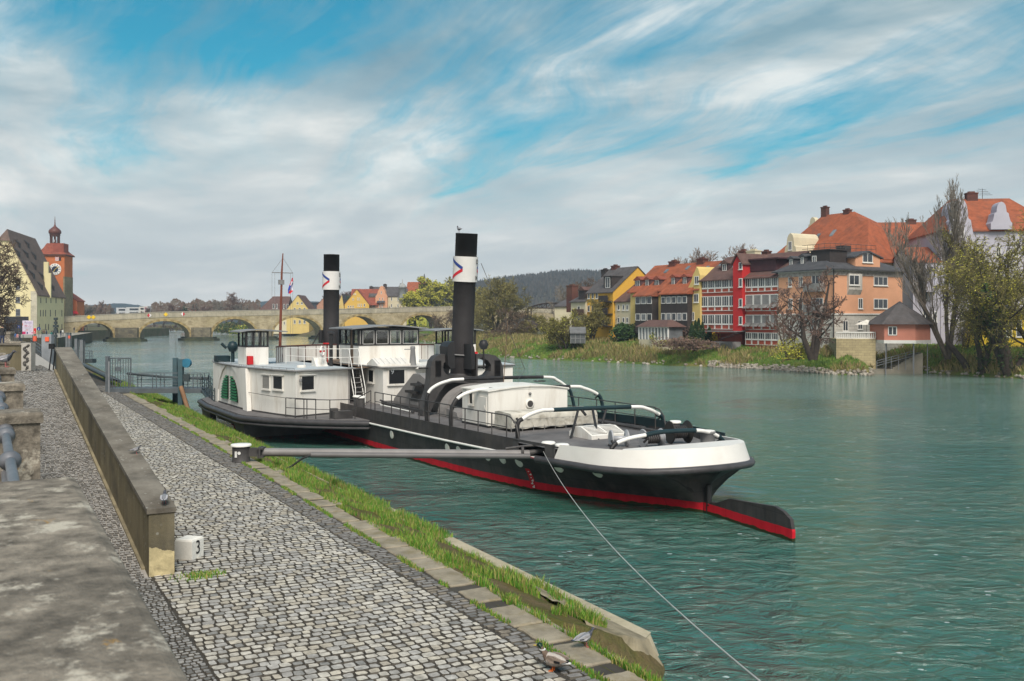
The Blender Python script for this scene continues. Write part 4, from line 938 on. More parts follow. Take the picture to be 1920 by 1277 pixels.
# paddle box house
HZ0, HZ1 = 1.46, 3.97
PB = [(26.3, 3.3), (25.0, 6.75), (27.2, 7.35), (30.2, 7.95), (31.4, 8.05), (37.3, 8.05), (39.6, 7.7), (41.3, 6.6), (41.8, 3.3)]
for sg in (1, -1):
    h = bpy.data.objects.new('paddle_box', None); COL.objects.link(h); h.parent = ship
    o = MB().prism(PB, HZ0, HZ1).build('wall', W_, parent=h)
    ro = [(a+(-.10 if a < 30 else .1 if a > 38 else 0), b+(.10 if b > 4 else 0)) for a, b in PB]
    ro[0] = (ro[0][0], 2.4); ro[-1] = (ro[-1][0], 2.4)
    mb = MB(); mb.prism(ro, HZ1, HZ1+.05); o2 = mb.build('roof', RF_, parent=h)
    mb = MB(); mb.tube([(a, b, HZ1-.02) for a, b in ro], .055, 6); mb.tube([(a, b, HZ1+.12) for a, b in ro[1:-1]], .012, 4)
    for (a, b), (c, d) in zip(ro[1:-2], ro[2:-1]):
        for k in range(3): mb.tube([(a+(c-a)*k/3, b+(d-b)*k/3, HZ1), (a+(c-a)*k/3, b+(d-b)*k/3, HZ1+.12)], .012, 4)
    o3 = mb.build('roof_edge', GY_, parent=h)
    mb = MB(); mb.prism([(a-(.03 if a < 30 else 0), b+.02) for a, b in PB], HZ0-.02, HZ0+.09); o4 = mb.build('base_trim', G_, parent=h)
    # side cheek frame with green louvres: quarter-round opening pair
    mb = MB(); yq = 8.05
    xc = 34.0; gx = []
    for s2, lab in ((-1, 0), (1, 1)):
        prof = []
        for t in np.linspace(0, 1, 9):
            z = 1.78+(1.5)*t; wdt = 1.75*math.sqrt(max(0, 1-t**2.0))*.98+.02; prof.append((xc+s2*(.30+wdt*1.0), z))
        poly = [(xc+s2*.30, 1.86)]+prof[:]+[(xc+s2*.30, 3.28)]
        mb.prism(poly, yq+.02, yq+.05, 0, T=Trud)
        for k in range(9):
            t = (k+.3)/9; z = 1.80+1.5*t; wdt = 1.75*math.sqrt(max(0, 1-t*t))-.05
            if wdt > .1:
                a, b = sorted((xc+s2*.33, xc+s2*(.3+wdt))); mb.add([(a, yq+.05, z+.10), (b, yq+.05, z+.10), (b, yq+.13, z), (a, yq+.13, z)], [(0, 1, 2, 3)], 1)
    o5 = mb.build('wheel_louvre', [mat('louvre_dark', (.004, .02, .008), .6), mat('louvre_green', (.010, .13, .03), .5, .15)], parent=h)
    mb = MB()   # rounded fin at the after edge of the wheel opening
    fin = [(30.2, 1.50)]+[(30.2+.1+2.2*math.sin(t), 1.5+2.25*(1-math.cos(t))**.0*math.sin(t*.0+0)) for t in ()]
    mb.prism([(29.6, 1.48), (30.5, 1.48), (31.1, 2.4), (31.7, 3.1), (32.4, 3.6), (33.3, 3.9), (30.0, 3.9)], 7.9, 8.16, T=Trud)
    mb.prism([(37.0, 1.48), (38.2, 1.48), (38.2, 3.9), (34.8, 3.9), (35.7, 3.55), (36.4, 3.0), (36.9, 2.3)], 7.9, 8.12, T=Trud)
    o6 = mb.build('wheel_cheek', W_, parent=h)
    if sg < 0:
        for q_ in (o, o2, o3, o4, o5, o6): mirror(q_)
    if sg > 0: pbh = h
# windows on the slanted after wall: build in the local plane of the wall
def slantwin(A, B, px0, py0, px1, py1, pane, **k):
    wa, wb = SH.w(*A), SH.w(*B); n = math.atan2(wb.y-wa.y, wb.x-wa.x); f = Frame(wa.x, wa.y, n)
    x0_, z1_ = f.on_y(px0, py0); x1_, z0_ = f.on_y(px1, py1); ang = n-SH.th
    T = Matrix.Translation((A[0], A[1], 0)) @ Matrix.Rotation(ang, 4, 'Z')
    x0_, x1_ = min(x0_, x1_), max(x0_, x1_)
    # outward normal: away from ship centre line aft
    o_ = -1 if (Matrix.Rotation(ang, 3, 'Z') @ Vector((0, -1, 0))).x < 0 else 1
    mb = MB(); e = .05
    for a, b, c, d in ((x0_-e, z0_-e, x0_, z1_+e), (x1_, z0_-e, x1_+e, z1_+e), (x0_, z1_, x1_, z1_+e), (x0_, z0_-e, x1_, z0_)): mb.box(a, -.01*o_, b, c, .05*o_, d, T=T)
    mb.box(x0_-.14, 0, z1_+e+.01, x1_+.14, .10*o_, z1_+e+.06, T=T); mb.box(x0_-.10, 0, z0_-e-.06, x1_+.1, .09*o_, z0_-e-.01, T=T)
    w_ = mb.build('window', W_, parent=pbh); m2 = MB().box(x0_, 0, z0_, x1_, .02*o_, z1_, T=T)
    if pane is not DK_:
        for i in range(12): z = z0_+(z1_-z0_)*(i+.2)/12; m2.box(x0_, .02*o_, z, x1_, .035*o_, z+(z1_-z0_)/20, T=T)
    m2.build('pane', pane, parent=w_)
SHUT = mat('shutter_grey', (.30, .29, .27), .6, .1)
slantwin((25.0, 6.75), (27.2, 7.35), 513, 705, 530, 730, DK_)
slantwin((27.2, 7.35), (30.2, 7.95), 493, 704, 506, 729, SHUT)
slantwin((26.3, 3.3), (25.0, 6.75), 565, 706, 588, 730, DK_)
MB().lathe([(.07, 0), (.08, .12), (.05, .2), (0, .22)], (24.93, 6.5, 3.35), 10).build('lamp', GY_, parent=pbh)
MB().tube([(29.9, 8.05, 2.55), (27.2, 7.55, 2.5), (25.1, 6.95, 2.47)], .014, 4).build('hand_rope', G_, parent=pbh)
rail('railing', [(25.3, 7.2, 1.46), (24.2, 6.55, 1.46), (23.6, 6.1, 1.46)], 1.05)
rail('railing', [(24.6, 6.9, 1.46), (24.0, 6.45, 1.46), (23.1, 5.5, 1.46), (22.3, 4.4, 1.5), (21.7, 3.75, 1.98)], 1.02)
MB().box(22.9, 4.3, 1.46, 23.6, 5.3, 1.86).box(23.2, 5.0, 1.86, 23.6, 5.35, 2.0).build('deck_locker', G_, parent=ship)
# inner grey alcove between paddle box and midship house
MB().box(26.3, 3.2, 1.95, 27.0, 3.32, 3.97).box(28.6, 1.9, 1.95, 28.7, 3.3, 3.97).box(30, 1.9, 1.95, 30.1, 6, 3.97).build('alcove_wall', mat('alcove_grey', (.26, .25, .24), .7, .15), parent=ship)
# bridge deck joining both paddle boxes
MB().box(26.0, -3.4, 3.97, 37.5, 3.4, 4.02).build('bridge_deck', BR_, parent=ship)
# ladders
def ladder(a, b, wd, n, m, nm='ladder', hand=False):
    a, b = Vector(a), Vector(b); d = (b-a).normalized(); sd_ = Vector((d.y, -d.x, 0)); sd_ = sd_.normalized() if sd_.length > 1e-3 else Vector((0, 1, 0))
    mb = MB()
    for s in (-1, 1): mb.tube([a+sd_*s*wd/2, b+sd_*s*wd/2], .028, 4)
    tr_ = MB()
    for i in range(n):
        p = a.lerp(b, (i+.5)/n); tr_.box(-.10, -wd/2, -.015, .10, wd/2, .015, T=Matrix.Translation(p) @ Matrix.Rotation(math.atan2(sd_.y, sd_.x)-math.pi/2, 4, 'Z'))
    tr_.build('stair_tread', GY_, parent=ship)
    if hand:
        for s in (-1, 1):
            mb.tube([a+sd_*s*wd/2+Vector((0, 0, .1)), a+sd_*s*wd/2+Vector((0, 0, .9)), b+sd_*s*wd/2+Vector((0, 0, .95)), b+sd_*s*wd/2], .022, 5)
    return mb.build(nm, m, parent=ship)
ladder((24.9, 3.1, 2.0), (27.0, 2.7, 4.05), .55, 8, M_RAILW, hand=True)
# ---- midship deckhouse
mh = bpy.data.objects.new('midship_deckhouse', None); COL.objects.link(mh); mh.parent = ship
MZ = 4.05; PM = [(24.4, 1.95), (30.2, 1.95), (30.2, -2.6), (24.4, -2.6)]
MB().prism(PM, 1.96, MZ).build('wall', W_, parent=mh)
MB().prism([(24.25, 2.1), (31, 2.1), (31, -3.2), (24.25, -3.2)], MZ, MZ+.05).build('roof', W_, parent=mh)
mb = MB(); mb.tube([(24.25, -3.2, MZ+.0), (24.25, 2.1, MZ+.0), (31, 2.1, MZ)], .05, 6); mb.build('roof_edge', GY_, parent=mh)
shwin('x', 24.4, 729, 694, 758, 719, parent=mh); shwin('y', 1.95, 691.5, 693.5, 701, 716.5, parent=mh, pane=DK_)
mb = MB(); y_, z_ = SH.on_x(735, 697, 24.4); text_obj('window_figure', '9', .38, mat('figure_pale', (.35, .38, .4), .5, .05), mh, Matrix.Translation((24.34, y_, z_-.02)) @ Matrix.Rotation(R(-90), 4, 'Z') @ Matrix.Rotation(R(90), 4, 'X'))
MB().lathe([(0, .10), (.25, .09), (.42, .0), (.40, -.02)], n=20, T=Matrix.Translation((24.2, -.35, 3.95)) @ Matrix.Scale(1, 4)).build('awning_lamp', W_, parent=mh)
# skylight and towing bitt on that roof
mb = MB(); y0_, _ = SH.on_x(704, 683, 24.9); y1_, _ = SH.on_x(772, 683, 24.9)
y1_ = SH.on_x(766, 683, 24.9)[0]
a_ = [(24.6, MZ+.06), (24.6, MZ+.16), (25.4, MZ+.48), (26.2, MZ+.16), (26.2, MZ+.06)]
mb.prism(a_, y0_, y1_, T=Trud); sk2 = mb.build('roof_skylight', W_, parent=mh)
mb = MB()
for i in range(6):
    yy = y0_+(y1_-y0_)*(.05+.16*i); mb.tube([(24.58, yy, MZ+.2), (25.35, yy, MZ+.50)], .008, 4)
mb.build('skylight_rails', GY_, parent=sk2)
y_, z_ = SH.on_x(774, 684, 24.7)
mb = MB(); mb.lathe([(.22, 0), (.20, .1), (.13, .9), (.15, 1.0), (.13, 1.1), (0, 1.12)], (24.7, y_, MZ+.05), 12); mb.tube([(24.7, y_, MZ+.98), (24.75, y_+.5, MZ+.98)], .025, 5); mb.build('telegraph_post', GY_, parent=mh)
# ---- wheelhouse
wh = bpy.data.objects.new('wheelhouse', None); COL.objects.link(wh); wh.parent = ship
WX0, WX1 = 27.9, 31.2; WY0, WY1 = SH.on_x(673, 640, WX0)[0], SH.on_x(785, 640, WX0)[0]
ZA, ZBw, ZC = 4.05, 5.24, 6.24
MB().box(WX0, WY1, ZA, WX1, WY0, ZBw).build('wall', W_, parent=wh)
MB().box(WX0-.03, WY1-.03, ZBw-.06, WX1+.03, WY0+.03, ZBw+.02).build('sill', K_, parent=wh)
ys_ = [WY0]+[SH.on_x(p, 630, WX0)[0] for p in (678, 703.5, 730, 753.5)]+[WY1]
mb = MB(); e = .05
for k, y in enumerate(ys_): mb.box(WX0-.01, y-(.07 if k % 2 == 0 else .03), ZBw, WX0+.09, y+(.07 if k % 2 == 0 else .03), ZC)
for x in (WX0+.9, WX0+1.35, WX0+2.2, WX1-.05):
    for y in (WY0, WY1): mb.box(x-.06, y-.05, ZBw, x+.06, y+.05, ZC)
for y in np.linspace(WY1, WY0, 6): mb.box(WX1-.09, y-.06, ZBw, WX1+.01, y+.06, ZC)
mb.box(WX0-.02, WY1-.02, ZC-.16, WX1+.02, WY0+.02, ZC-.0); mb.build('window_posts', K_, parent=wh)
for k in range(len(ys_)-1):
    a, b = ys_[k], ys_[k+1]; a -= .06; b += .06; mb = MB(); z0, z1 = ZBw+.02, ZC-.17
    mb.box(WX0-.015, b, z0, WX0+.03, b+.035, z1).box(WX0-.015, a-.035, z0, WX0+.03, a, z1).box(WX0-.015, b, z1-.035, WX0+.03, a, z1).box(WX0-.015, b, z0, WX0+.03, a, z0+.035)
    w_ = mb.build('window', mat('frame_grey', (.42, .41, .39), .6, .1), parent=wh); MB().box(WX0+.03, b, z0, WX0+.04, a, z1).build('pane', GL_, parent=w_)
for y in (WY0-.02, WY1+.02): MB().box(WX0, y-.005, ZBw, WX1, y+.005, ZC).build('side_glass', GL_, parent=wh)
MB().box(WX1-.05, WY1, ZBw, WX1-.04, WY0, ZC).build('front_glass', GL_, parent=wh)
MB().box(WX0+.95, WY0-.02, ZA, WX0+1.35, WY0+.03, ZC-.1).build('door', BR_, parent=wh)
rr = [(WY0+.55, ZC-.02), (WY0*.5, ZC+.12), (0, ZC+.17), (WY1*.5, ZC+.12), (WY1-.5, ZC-.02)]
mb = MB(); mb.loft([[(WX0-.35, a, z) for a, z in rr]+[(WX0-.35, a, z-.07) for a, z in reversed(rr)], [(WX1+.4, a, z) for a, z in rr]+[(WX1+.4, a, z-.07) for a, z in reversed(rr)]], sm=False); mb.build('roof', mat('wheelhouse_roof', (.22, .225, .23), .6, .1), parent=wh)
mb = MB(); mb.lathe([(.85, -.03), (.9, 0), (.85, .03)], n=30, T=Matrix.Translation((29.6, .2, 5.2)) @ Matrix.Rotation(R(90), 4, 'Y'))
for k in range(4): a = k*math.pi/4; mb.tube([(29.6, .2-.95*math.cos(a), 5.2-.95*math.sin(a)), (29.6, .2+.95*math.cos(a), 5.2+.95*math.sin(a))], .025, 5)
mb.build('steering_wheel', BR_, parent=wh)
# ---- bridge wing cabins, near and far
for sg in (1, -1):
    wc = bpy.data.objects.new('wing_cabin', None); COL.objects.link(wc); wc.parent = ship
    a0, a1, z0, z1, z2 = 32.0, 33.9, 4.0, 5.12, 6.02; b0, b1 = (6.25, 7.6) if sg > 0 else (5.8, 7.9)
    parts = []
    parts.append(MB().box(a0, b0, z0, a1, b1, z1).build('wall', W_, parent=wc))
    mb = MB()
    for y in np.linspace(b0+.04, b1-.04, 4): mb.box(a0-.01, y-.05, z1, a0+.07, y+.05, z2); mb.box(a1-.07, y-.05, z1, a1+.01, y+.05, z2)
    for x in (a0+.9,): mb.box(x-.05, b0, z1, x+.05, b0+.07, z2); mb.box(x-.05, b1-.07, z1, x+.05, b1, z2)
    mb.box(a0-.02, b0-.02, z1-.05, a1+.02, b1+.02, z1+.02).box(a0-.02, b0-.02, z2-.08, a1+.02, b1+.02, z2); parts.append(mb.build('window_posts', K_, parent=wc))
    parts.append(MB().box(a0+.03, b0+.03, z1, a0+.04, b1-.03, z2).box(a1-.04, b0+.03, z1, a1-.03, b1-.03, z2).box(a0+.03, b1-.04, z1, a1-.03, b1-.03, z2).build('glass', GL_, parent=wc))
    rr = [(b0-1.1, z2-.0), (b0-.1, z2+.10), ((b0+b1)/2, z2+.13), (b1, z2+.08), (b1+.45, z2-.0)]
    mb = MB(); mb.loft([[(a0-.3, a, z) for a, z in rr]+[(a0-.3, a, z-.06) for a, z in reversed(rr)], [(a1+.3, a, z) for a, z in rr]+[(a1+.3, a, z-.06) for a, z in reversed(rr)]], sm=False); parts.append(mb.build('roof', MATS['wheelhouse_roof'], parent=wc))
    parts.append(MB().box(a0-.35, b1-.35, 4.05, a0-.05, b1-.02, 4.55).build('red_locker', RD_, parent=wc))
    if sg < 0:
        for q_ in parts: mirror(q_)
# white dodger across the bridge, forward
for sg in (1, -1):
    mb = MB(); P = [(33.3, 5.4), (34.6, 4.6), (36.2, 2.6), (37.2, .1)]
    for (a, b), (c, d) in zip(P[:-1], P[1:]): mb.loft([[(a, b, 4.02), (a, b, 5.0), (a+.05, b, 5.0), (a+.05, b, 4.02)], [(c, d, 4.02), (c, d, 5.03), (c+.05, d, 5.03), (c+.05, d, 4.02)]], sm=False)
    o = mb.build('wind_dodger', W_, parent=ship)
    mb = MB(); mb.tube([(a, b, 5.03+.0*a) for a, b in P], .045, 6)
    for (a, b), (c, d) in zip(P[:-1], P[1:]):
        for k in range(3): mb.tube([(a-.02+(c-a)*k/3, b+(d-b)*k/3, 4.05), (a-.02+(c-a)*k/3, b+(d-b)*k/3, 5.0)], .018, 4)
    o2 = mb.build('dodger_rail', mat('varnished_rail', (.10, .03, .02), .5), parent=ship)
    if sg < 0: mirror(o); mirror(o2)
rail('railing', [(31.9, 5.2, 4.05), (29.6, 4.8, 4.05), (28.1, 4.2, 4.05), (27.2, 3.4, 4.05), (27.3, 2.2, 4.05)], .98, m=M_RAILW, r=.016, post=.02)
rail('railing', [(31.9, -5.2, 4.05), (29.6, -4.8, 4.05), (28.1, -4.2, 4.05), (27.3, -3.4, 4.05)], .98, m=M_RAILW, r=.016, post=.02)
# roof fittings on the near paddle box
MB().tube([(27.9, 3.75, 4.0), (27.9, 3.75, 5.9)], .11, 12).lathe([(.22, 0), (.18, .05), (0, .10)], (27.9, 3.75, 5.95), 12).build('stove_pipe', K_, parent=ship)
MB().lathe([(.26, 0), (.26, .10), (.22, .13), (0, .14)], (27.3, 5.7, 4.02), 16).build('roof_vent', W_, parent=ship)
MB().prism([(28.0, 4.02), (28.9, 4.02), (28.8, 4.5), (28.5, 4.5)], 3.9, 4.6, T=Trud).build('life_jacket_bin', W_, parent=ship)
y_, z_ = SH.on_x(614, 645, 33); MB().tube([(33, y_, 4.0), (33, y_, z_)], .03, 5).lathe([(.28, 0), (.30, .04), (.28, .07)], (33, y_, z_), 16).build('hand_wheel', RD_, parent=ship)
# search light cluster on the forward corner of each paddle box
mb = MB(); c_ = (36.2, 7.35, 5.0); mb.lathe([(0, -.36), (.22, -.30), (.36, 0), (.22, .30), (0, .36)], n=16, T=Matrix.Translation(c_)).tube([(36.2, 7.35, 4.0), (36.2, 7.35, 4.8)], .12, 8).tube([(35.2, 6.9, 4.2), (35.3, 6.95, 4.7), (35.6, 7.1, 5.0)], .09, 6).tube([(36.8, 7.6, 4.9), (36.9, 7.9, 5.2)], .10, 6).box(36.6, 7.4, 4.02, 37.6, 8.2, 4.42)
mb.build('bow_winch', TE_, parent=ship)
mb = MB(); mb.lathe([(0, -.33), (.2, -.28), (.33, 0), (.2, .28), (0, .33)], n=16, T=Matrix.Translation((29.2, -7.0, 5.1))).tube([(29.2, -7.0, 3.9), (29.2, -7.0, 4.8)], .05, 8); mb.build('searchlight', K_, parent=ship)
# ---- mast with yard, stays and flag
my, mz = SH.on_x(525, 645, 38.); mx = 38.
m_ = bpy.data.objects.new('mast', None); COL.objects.link(m_); m_.parent = ship
mx = 34.6; my = SH.on_x(525, 660, mx)[0]; zt_m = SH.on_x(530, 475, mx)[1]; zy = SH.on_x(530, 511.5, mx)[1]; dy = (SH.on_x(530.5, 475, mx)[0]-my)
MB().tube([(mx, my, 4.9), (mx, my+dy*.6, zy), (mx, my+dy, zt_m)], [.10, .065, .035], 8).build('pole', mat('mast_varnish', (.17, .05, .03), .45, .2), parent=m_)
MB().tube([(mx, my, 4.05), (mx, my, 5.0)], [.20, .13], 8).build('mast_step', GY_, parent=m_)
ya_ = SH.on_x(510, 511, mx)[0]; yb_ = SH.on_x(549, 511, mx)[0]
MB().tube([(mx, ya_, zy), (mx, yb_, zy)], .03, 6).build('yard', GY_, parent=m_)
MB().box(mx-.1, my+dy*.7-.12, zy-.75, mx+.1, my+dy*.7+.22, zy-.45).build('signal_box', GY_, parent=m_)
mb = MB(); tp = (mx, my+dy, zt_m-.3)
for a in (ya_, yb_): mb.tube([tp, (mx, a, zy)], .010, 4)
for a, z in ((ya_, 5.9), (ya_+(my-ya_)*.35, 5.9), (yb_, 5.0), (yb_+.15, 4.6)): mb.tube([(mx, a, zy), (mx, a, z)], .008, 4)
mb.build('rigging', GY_, parent=m_)
fy = SH.on_x(545, 530, mx)[0]; fz = SH.on_x(545, 520, mx)[1]
vs = []; nf = 9
FL = [(548, 521), (546.5, 527), (543, 535), (540, 543), (539.5, 550)]; FR = [(549.5, 521), (550, 529), (549, 537), (549, 545), (544, 551)]
cols = 6
for i, (l, r_) in enumerate(zip(FL, FR)):
    for j in range(cols+1):
        p = (l[0]+(r_[0]-l[0])*j/cols, l[1]+(r_[1]-l[1])*j/cols); y, z = SH.on_x(*p, mx); vs.append((mx+.10*math.sin(j*1.4+i), y, z))
mb = MB(); idx = lambda i, j: i*(cols+1)+j
pat = [[0, 0, 0, 0, 0, 0], [0, 1, 1, 2, 1, 1], [2, 2, 1, 1, 1, 1], [2, 1, 1, 0, 0, 0]]
for i in range(4):
    for j in range(cols): mb.add([vs[idx(i, j)], vs[idx(i, j+1)], vs[idx(i+1, j+1)], vs[idx(i+1, j)]], [(0, 1, 2, 3)], pat[i][j])
mb.build('flag', [mat('flag_red', (.6, .03, .05), .8), mat('flag_white', (.62, .62, .72), .8), mat('flag_blue', (.03, .05, .35), .8)], parent=m_)
# ---- forward boats / bow gear are hidden; simple foredeck bulwark already in hull
# ------------------------------------------------------------------ life ring (lifts off)
def lifering(loc, rot, lab):
    t = thing('lifebuoy', lab, 'lifebuoy', loc, rot); T = Matrix.Rotation(R(90), 4, 'X')
    mb = MB(); n = 32
    for k in range(n):
        a0, a1 = 2*math.pi*k/n, 2*math.pi*(k+1)/n
        mb.tube([(.27*math.cos(a0), 0, .27*math.sin(a0)+.4), (.27*math.cos(a1), 0, .27*math.sin(a1)+.4)], .065, 10, mi=1 if k % 8 in (0, 7) else 0, cap=False)
    mb.build('ring', [M_RAILW, RD_], parent=t)
p = SH.w(27.7, 4.35, 4.50); lifering((p.x, p.y, 4.5), R(82), 'white lifebuoy with red bands hanging by the black stove pipe on the ship roof')
# ------------------------------------------------------------------ mooring boom, bollard, lines
bc = at_z(452, 866, ZQ); bl = thing('quay_bollard', 'thick dark grey mooring bollard with white cap holding the boom', 'bollard', (bc.x, bc.y, ZQ))
MB().lathe([(.33, 0), (.33, .04), (.315, .06), (.315, .57), (.33, .60)], n=28).build('post', G_, parent=bl)
MB().lathe([(.37, .58), (.375, .63), (.35, .655), (0, .665)], n=28).build('cap', M_RAILW, parent=bl)
MB().box(-.14, -.325, .20, -.06, -.305, .42).build('sticker', mat('sticker_white', (.7, .7, .68), .6), parent=bl)
MB().lathe([(0, 0), (.06, .001)], n=14, cap=False, T=Matrix.Translation((.02, -.33, .36)) @ Matrix.Rotation(R(90), 4, 'X')).build('round_sticker', MATS['sticker_white'], parent=bl)
A0 = Vector((bc.x+.45, bc.y-.02, 1.86)); e = SH.w(5.6, 3.75, 1.62)
bm_ = thing('mooring_boom', 'long horizontal grey double pipe boom from the quay bollard to the ship', 'boom', (A0.x, A0.y, A0.z)); D = e-A0
d = D.normalized(); sd_ = Vector((d.y, -d.x, 0)).normalized(); up_ = Vector((0, 0, 1))
M_PIPE = mat('boom_grey', (.20, .19, .185), .5, .12, 2., dirt=.3, dcol=(.12, .10, .09))
MB().tube([d*.35, D], .155, 16).build('main_pipe', M_PIPE, parent=bm_)
MB().tube([d*2.1+sd_*.20-up_*.06, D+sd_*.20-up_*.06], .10, 12).build('cable_pipe', mat('boom_pipe_grey', (.13, .125, .125), .5, .12), parent=bm_)
MB().box(-.5, -.07, -.16, .4, .07, .16).tube([(.28, -.2, -.2), (.28, -.2, .2)], .04, 6).tube([(.28, .2, -.2), (.28, .2, .2)], .04, 6).box(.18, -.22, -.18, .42, .22, -.12).box(.18, -.22, .12, .42, .22, .18).build('hinge', G_, parent=bm_)
MB().tube([D-d*.3, D+d*.3+up_*.1, D+d*1.1+up_*.25], [.12, .09, .07], 8).tube([D-d*.9+up_*.2, D-d*.2+up_*.3, D+d*.8+up_*.35], .05, 6).lathe([(.2, -.05), (.23, 0), (.2, .05)], n=16, T=Matrix.Translation(D-d*.25+up_*.1) @ Matrix.Rotation(R(90), 4, 'Y')).build('end_fitting', G_, parent=bm_)
p0 = d*2.15+sd_*.2-up_*.06
MB().tube([p0, p0-d*.35-up_*.12, p0-d*.75-up_*.42, p0-d*1.3-up_*.72, p0-d*1.8-up_*.95], .04, 6).build('hose', K_, parent=bm_)
p1 = D+sd_*.22-up_*.06
MB().tube([p1-d*.1, p1+d*.5-up_*.16, p1+d*1.0-up_*.12, p1+d*1.4+up_*.12, p1+d*1.9+up_*.36, p1+d*2.3+up_*.38], .035, 6).build('cable_loop', mat('cable_red', (.20, .045, .06), .5), parent=bm_)
# mooring line from the fairlead down to the near bank (off frame)
a = SH.w(5.0, 3.5, 1.78); b2 = at_y(1452, 1300, 9.); P = [a.lerp(b2, k/24)-Vector((0, 0, .9*4*(k/24)*(1-k/24)*.55)) for k in range(25)]
o = a; MB().tube([p-o for p in P], .010, 5).build('mooring_rope', mat('rope_pale', (.42, .42, .40), .8), loc=tuple(o), label='thin pale mooring line slanting from the stern down across the water', cat='rope')
# ------------------------------------------------------------------ materials for masonry
def masonry(name, c1, c2, mortar, bw=.9, rh=.42, var=.35, ms=.02, plane='xz', dirt=.5, dcol=(.10, .085, .05)):
    m = bpy.data.materials.new(name); m.use_nodes = True; t = m.node_tree; b = t.nodes['Principled BSDF']
    c = t.nodes.new('ShaderNodeTexCoord'); s = t.nodes.new('ShaderNodeSeparateXYZ'); t.links.new(c.outputs['Object'], s.inputs[0]); v = c.outputs['Object']
    bk = t.nodes.new('ShaderNodeTexBrick'); bk.inputs['Scale'].default_value = 1.; bk.inputs['Brick Width'].default_value = bw; bk.inputs['Row Height'].default_value = rh
    bk.inputs['Mortar Size'].default_value = ms; bk.inputs['Color1'].default_value = (*c1, 1); bk.inputs['Color2'].default_value = (*c2, 1); bk.inputs['Mortar'].default_value = (*mortar, 1)
    hx = math_(t, 'ADD', s.outputs[0], s.outputs[1])
    t.links.new(comb_(t, hx, s.outputs[2]), bk.inputs['Vector'])
    col = mix_(t, ramp_(t, noise_(t, v, .35, 6, .65), [(.4, 0.), (.65, 1.)]), bk.outputs[0], mix_(t, .6, bk.outputs[0], tuple(x*1.5 for x in c1)))
    col = mix_(t, ramp_(t, noise_(t, v, .18, 6, .7), [(.48, 0.), (.66, float(dirt))]), col, dcol)
    t.links.new(col, b.inputs['Base Color']); b.inputs['Roughness'].default_value = .92; b.inputs['Specular IOR Level'].default_value = .15
    MATS[name] = m; return m
M_BR = masonry('bridge_stone', (.40, .34, .22), (.25, .20, .12), (.15, .12, .07), 1.0, .38, dirt=.5, dcol=(.20, .165, .07))
M_BRP = masonry('bridge_parapet_stone', (.36, .32, .24), (.31, .28, .21), (.13, .12, .10), 1.35, 3.0, ms=.04, dirt=.2)
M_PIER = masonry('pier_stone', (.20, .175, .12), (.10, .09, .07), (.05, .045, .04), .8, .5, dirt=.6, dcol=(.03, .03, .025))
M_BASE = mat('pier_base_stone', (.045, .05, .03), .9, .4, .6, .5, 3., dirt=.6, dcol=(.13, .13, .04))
BF = Frame(-128.3, 293., R(30)); BL3 = (-128.3, 293., 0)
br = thing('stone_bridge', 'long medieval stone arch bridge crossing the river behind the ship', 'bridge', BL3, BF.th)
TXZ = Matrix(((1, 0, 0, 0), (0, 0, 1, 0), (0, 1, 0, 0), (0, 0, 0, 1)))
ARC = [(143, 213, 606), (262, 356, 602), (398, 481, 598), (512, 604, 595), (637, 711, 593), (750, 832, 591), (862, 932, 590), (958, 1012, 590)]
deckpx = [(60, 596), (118, 594.5), (171, 591.5), (307, 585.3), (440, 583), (557, 581), (673, 579), (789, 576), (880, 574.5), (980, 576.5), (1090, 581), (1200, 586)]
DP = [BF.on_y(a, b) for a, b in deckpx]
def deckz(x): return float(np.interp(x, [p[0] for p in DP], [p[1] for p in DP]))
PAR = 1.65; ZSPR = 1.2; arches = []
for a, b, c in ARC:
    xa, xb = BF.on_y(a, 630)[0], BF.on_y(b, 630)[0]; zc = BF.on_y((a+b)/2, c)[1]; arches.append((xa, xb, zc))
out = [(-45, -1.5)]
for xa, xb, zc in arches:
    out.append((xa, -1.5))
    for t in np.linspace(0, math.pi, 17): out.append(((xa+xb)/2-(xb-xa)/2*math.cos(t), ZSPR+(zc-ZSPR)*math.sin(t)**.9 if 0 < t < math.pi else ZSPR))
    out.append((xb, -1.5))
xe = DP[-1][0]; out += [(xe, -1.5)]+[(x, z-PAR) for x, z in reversed(DP)]+[(-45, DP[0][1]-PAR)]
MB().prism(out, 0, 7.6, T=TXZ).build('arcade', M_BR, parent=br)
mb = MB(); mr = MB()
for y0_, y1_ in ((-.12, .30), (7.3, 7.72)):
    mb.loft([[(x, y0_, z-PAR), (x, y1_, z-PAR), (x, y1_, z), (x, y0_, z)] for x, z in DP], sm=False)
    mr.loft([[(x, y0_-.1, z-.02), (x, y1_+.1, z-.02), (x, y1_+.1, z+.16), (x, y0_-.1, z+.16)] for x, z in DP], sm=False)
mb.build('parapet', M_BRP, parent=br); mr.build('coping', mat('parapet_coping', (.36, .33, .27), .9, .12), parent=br)
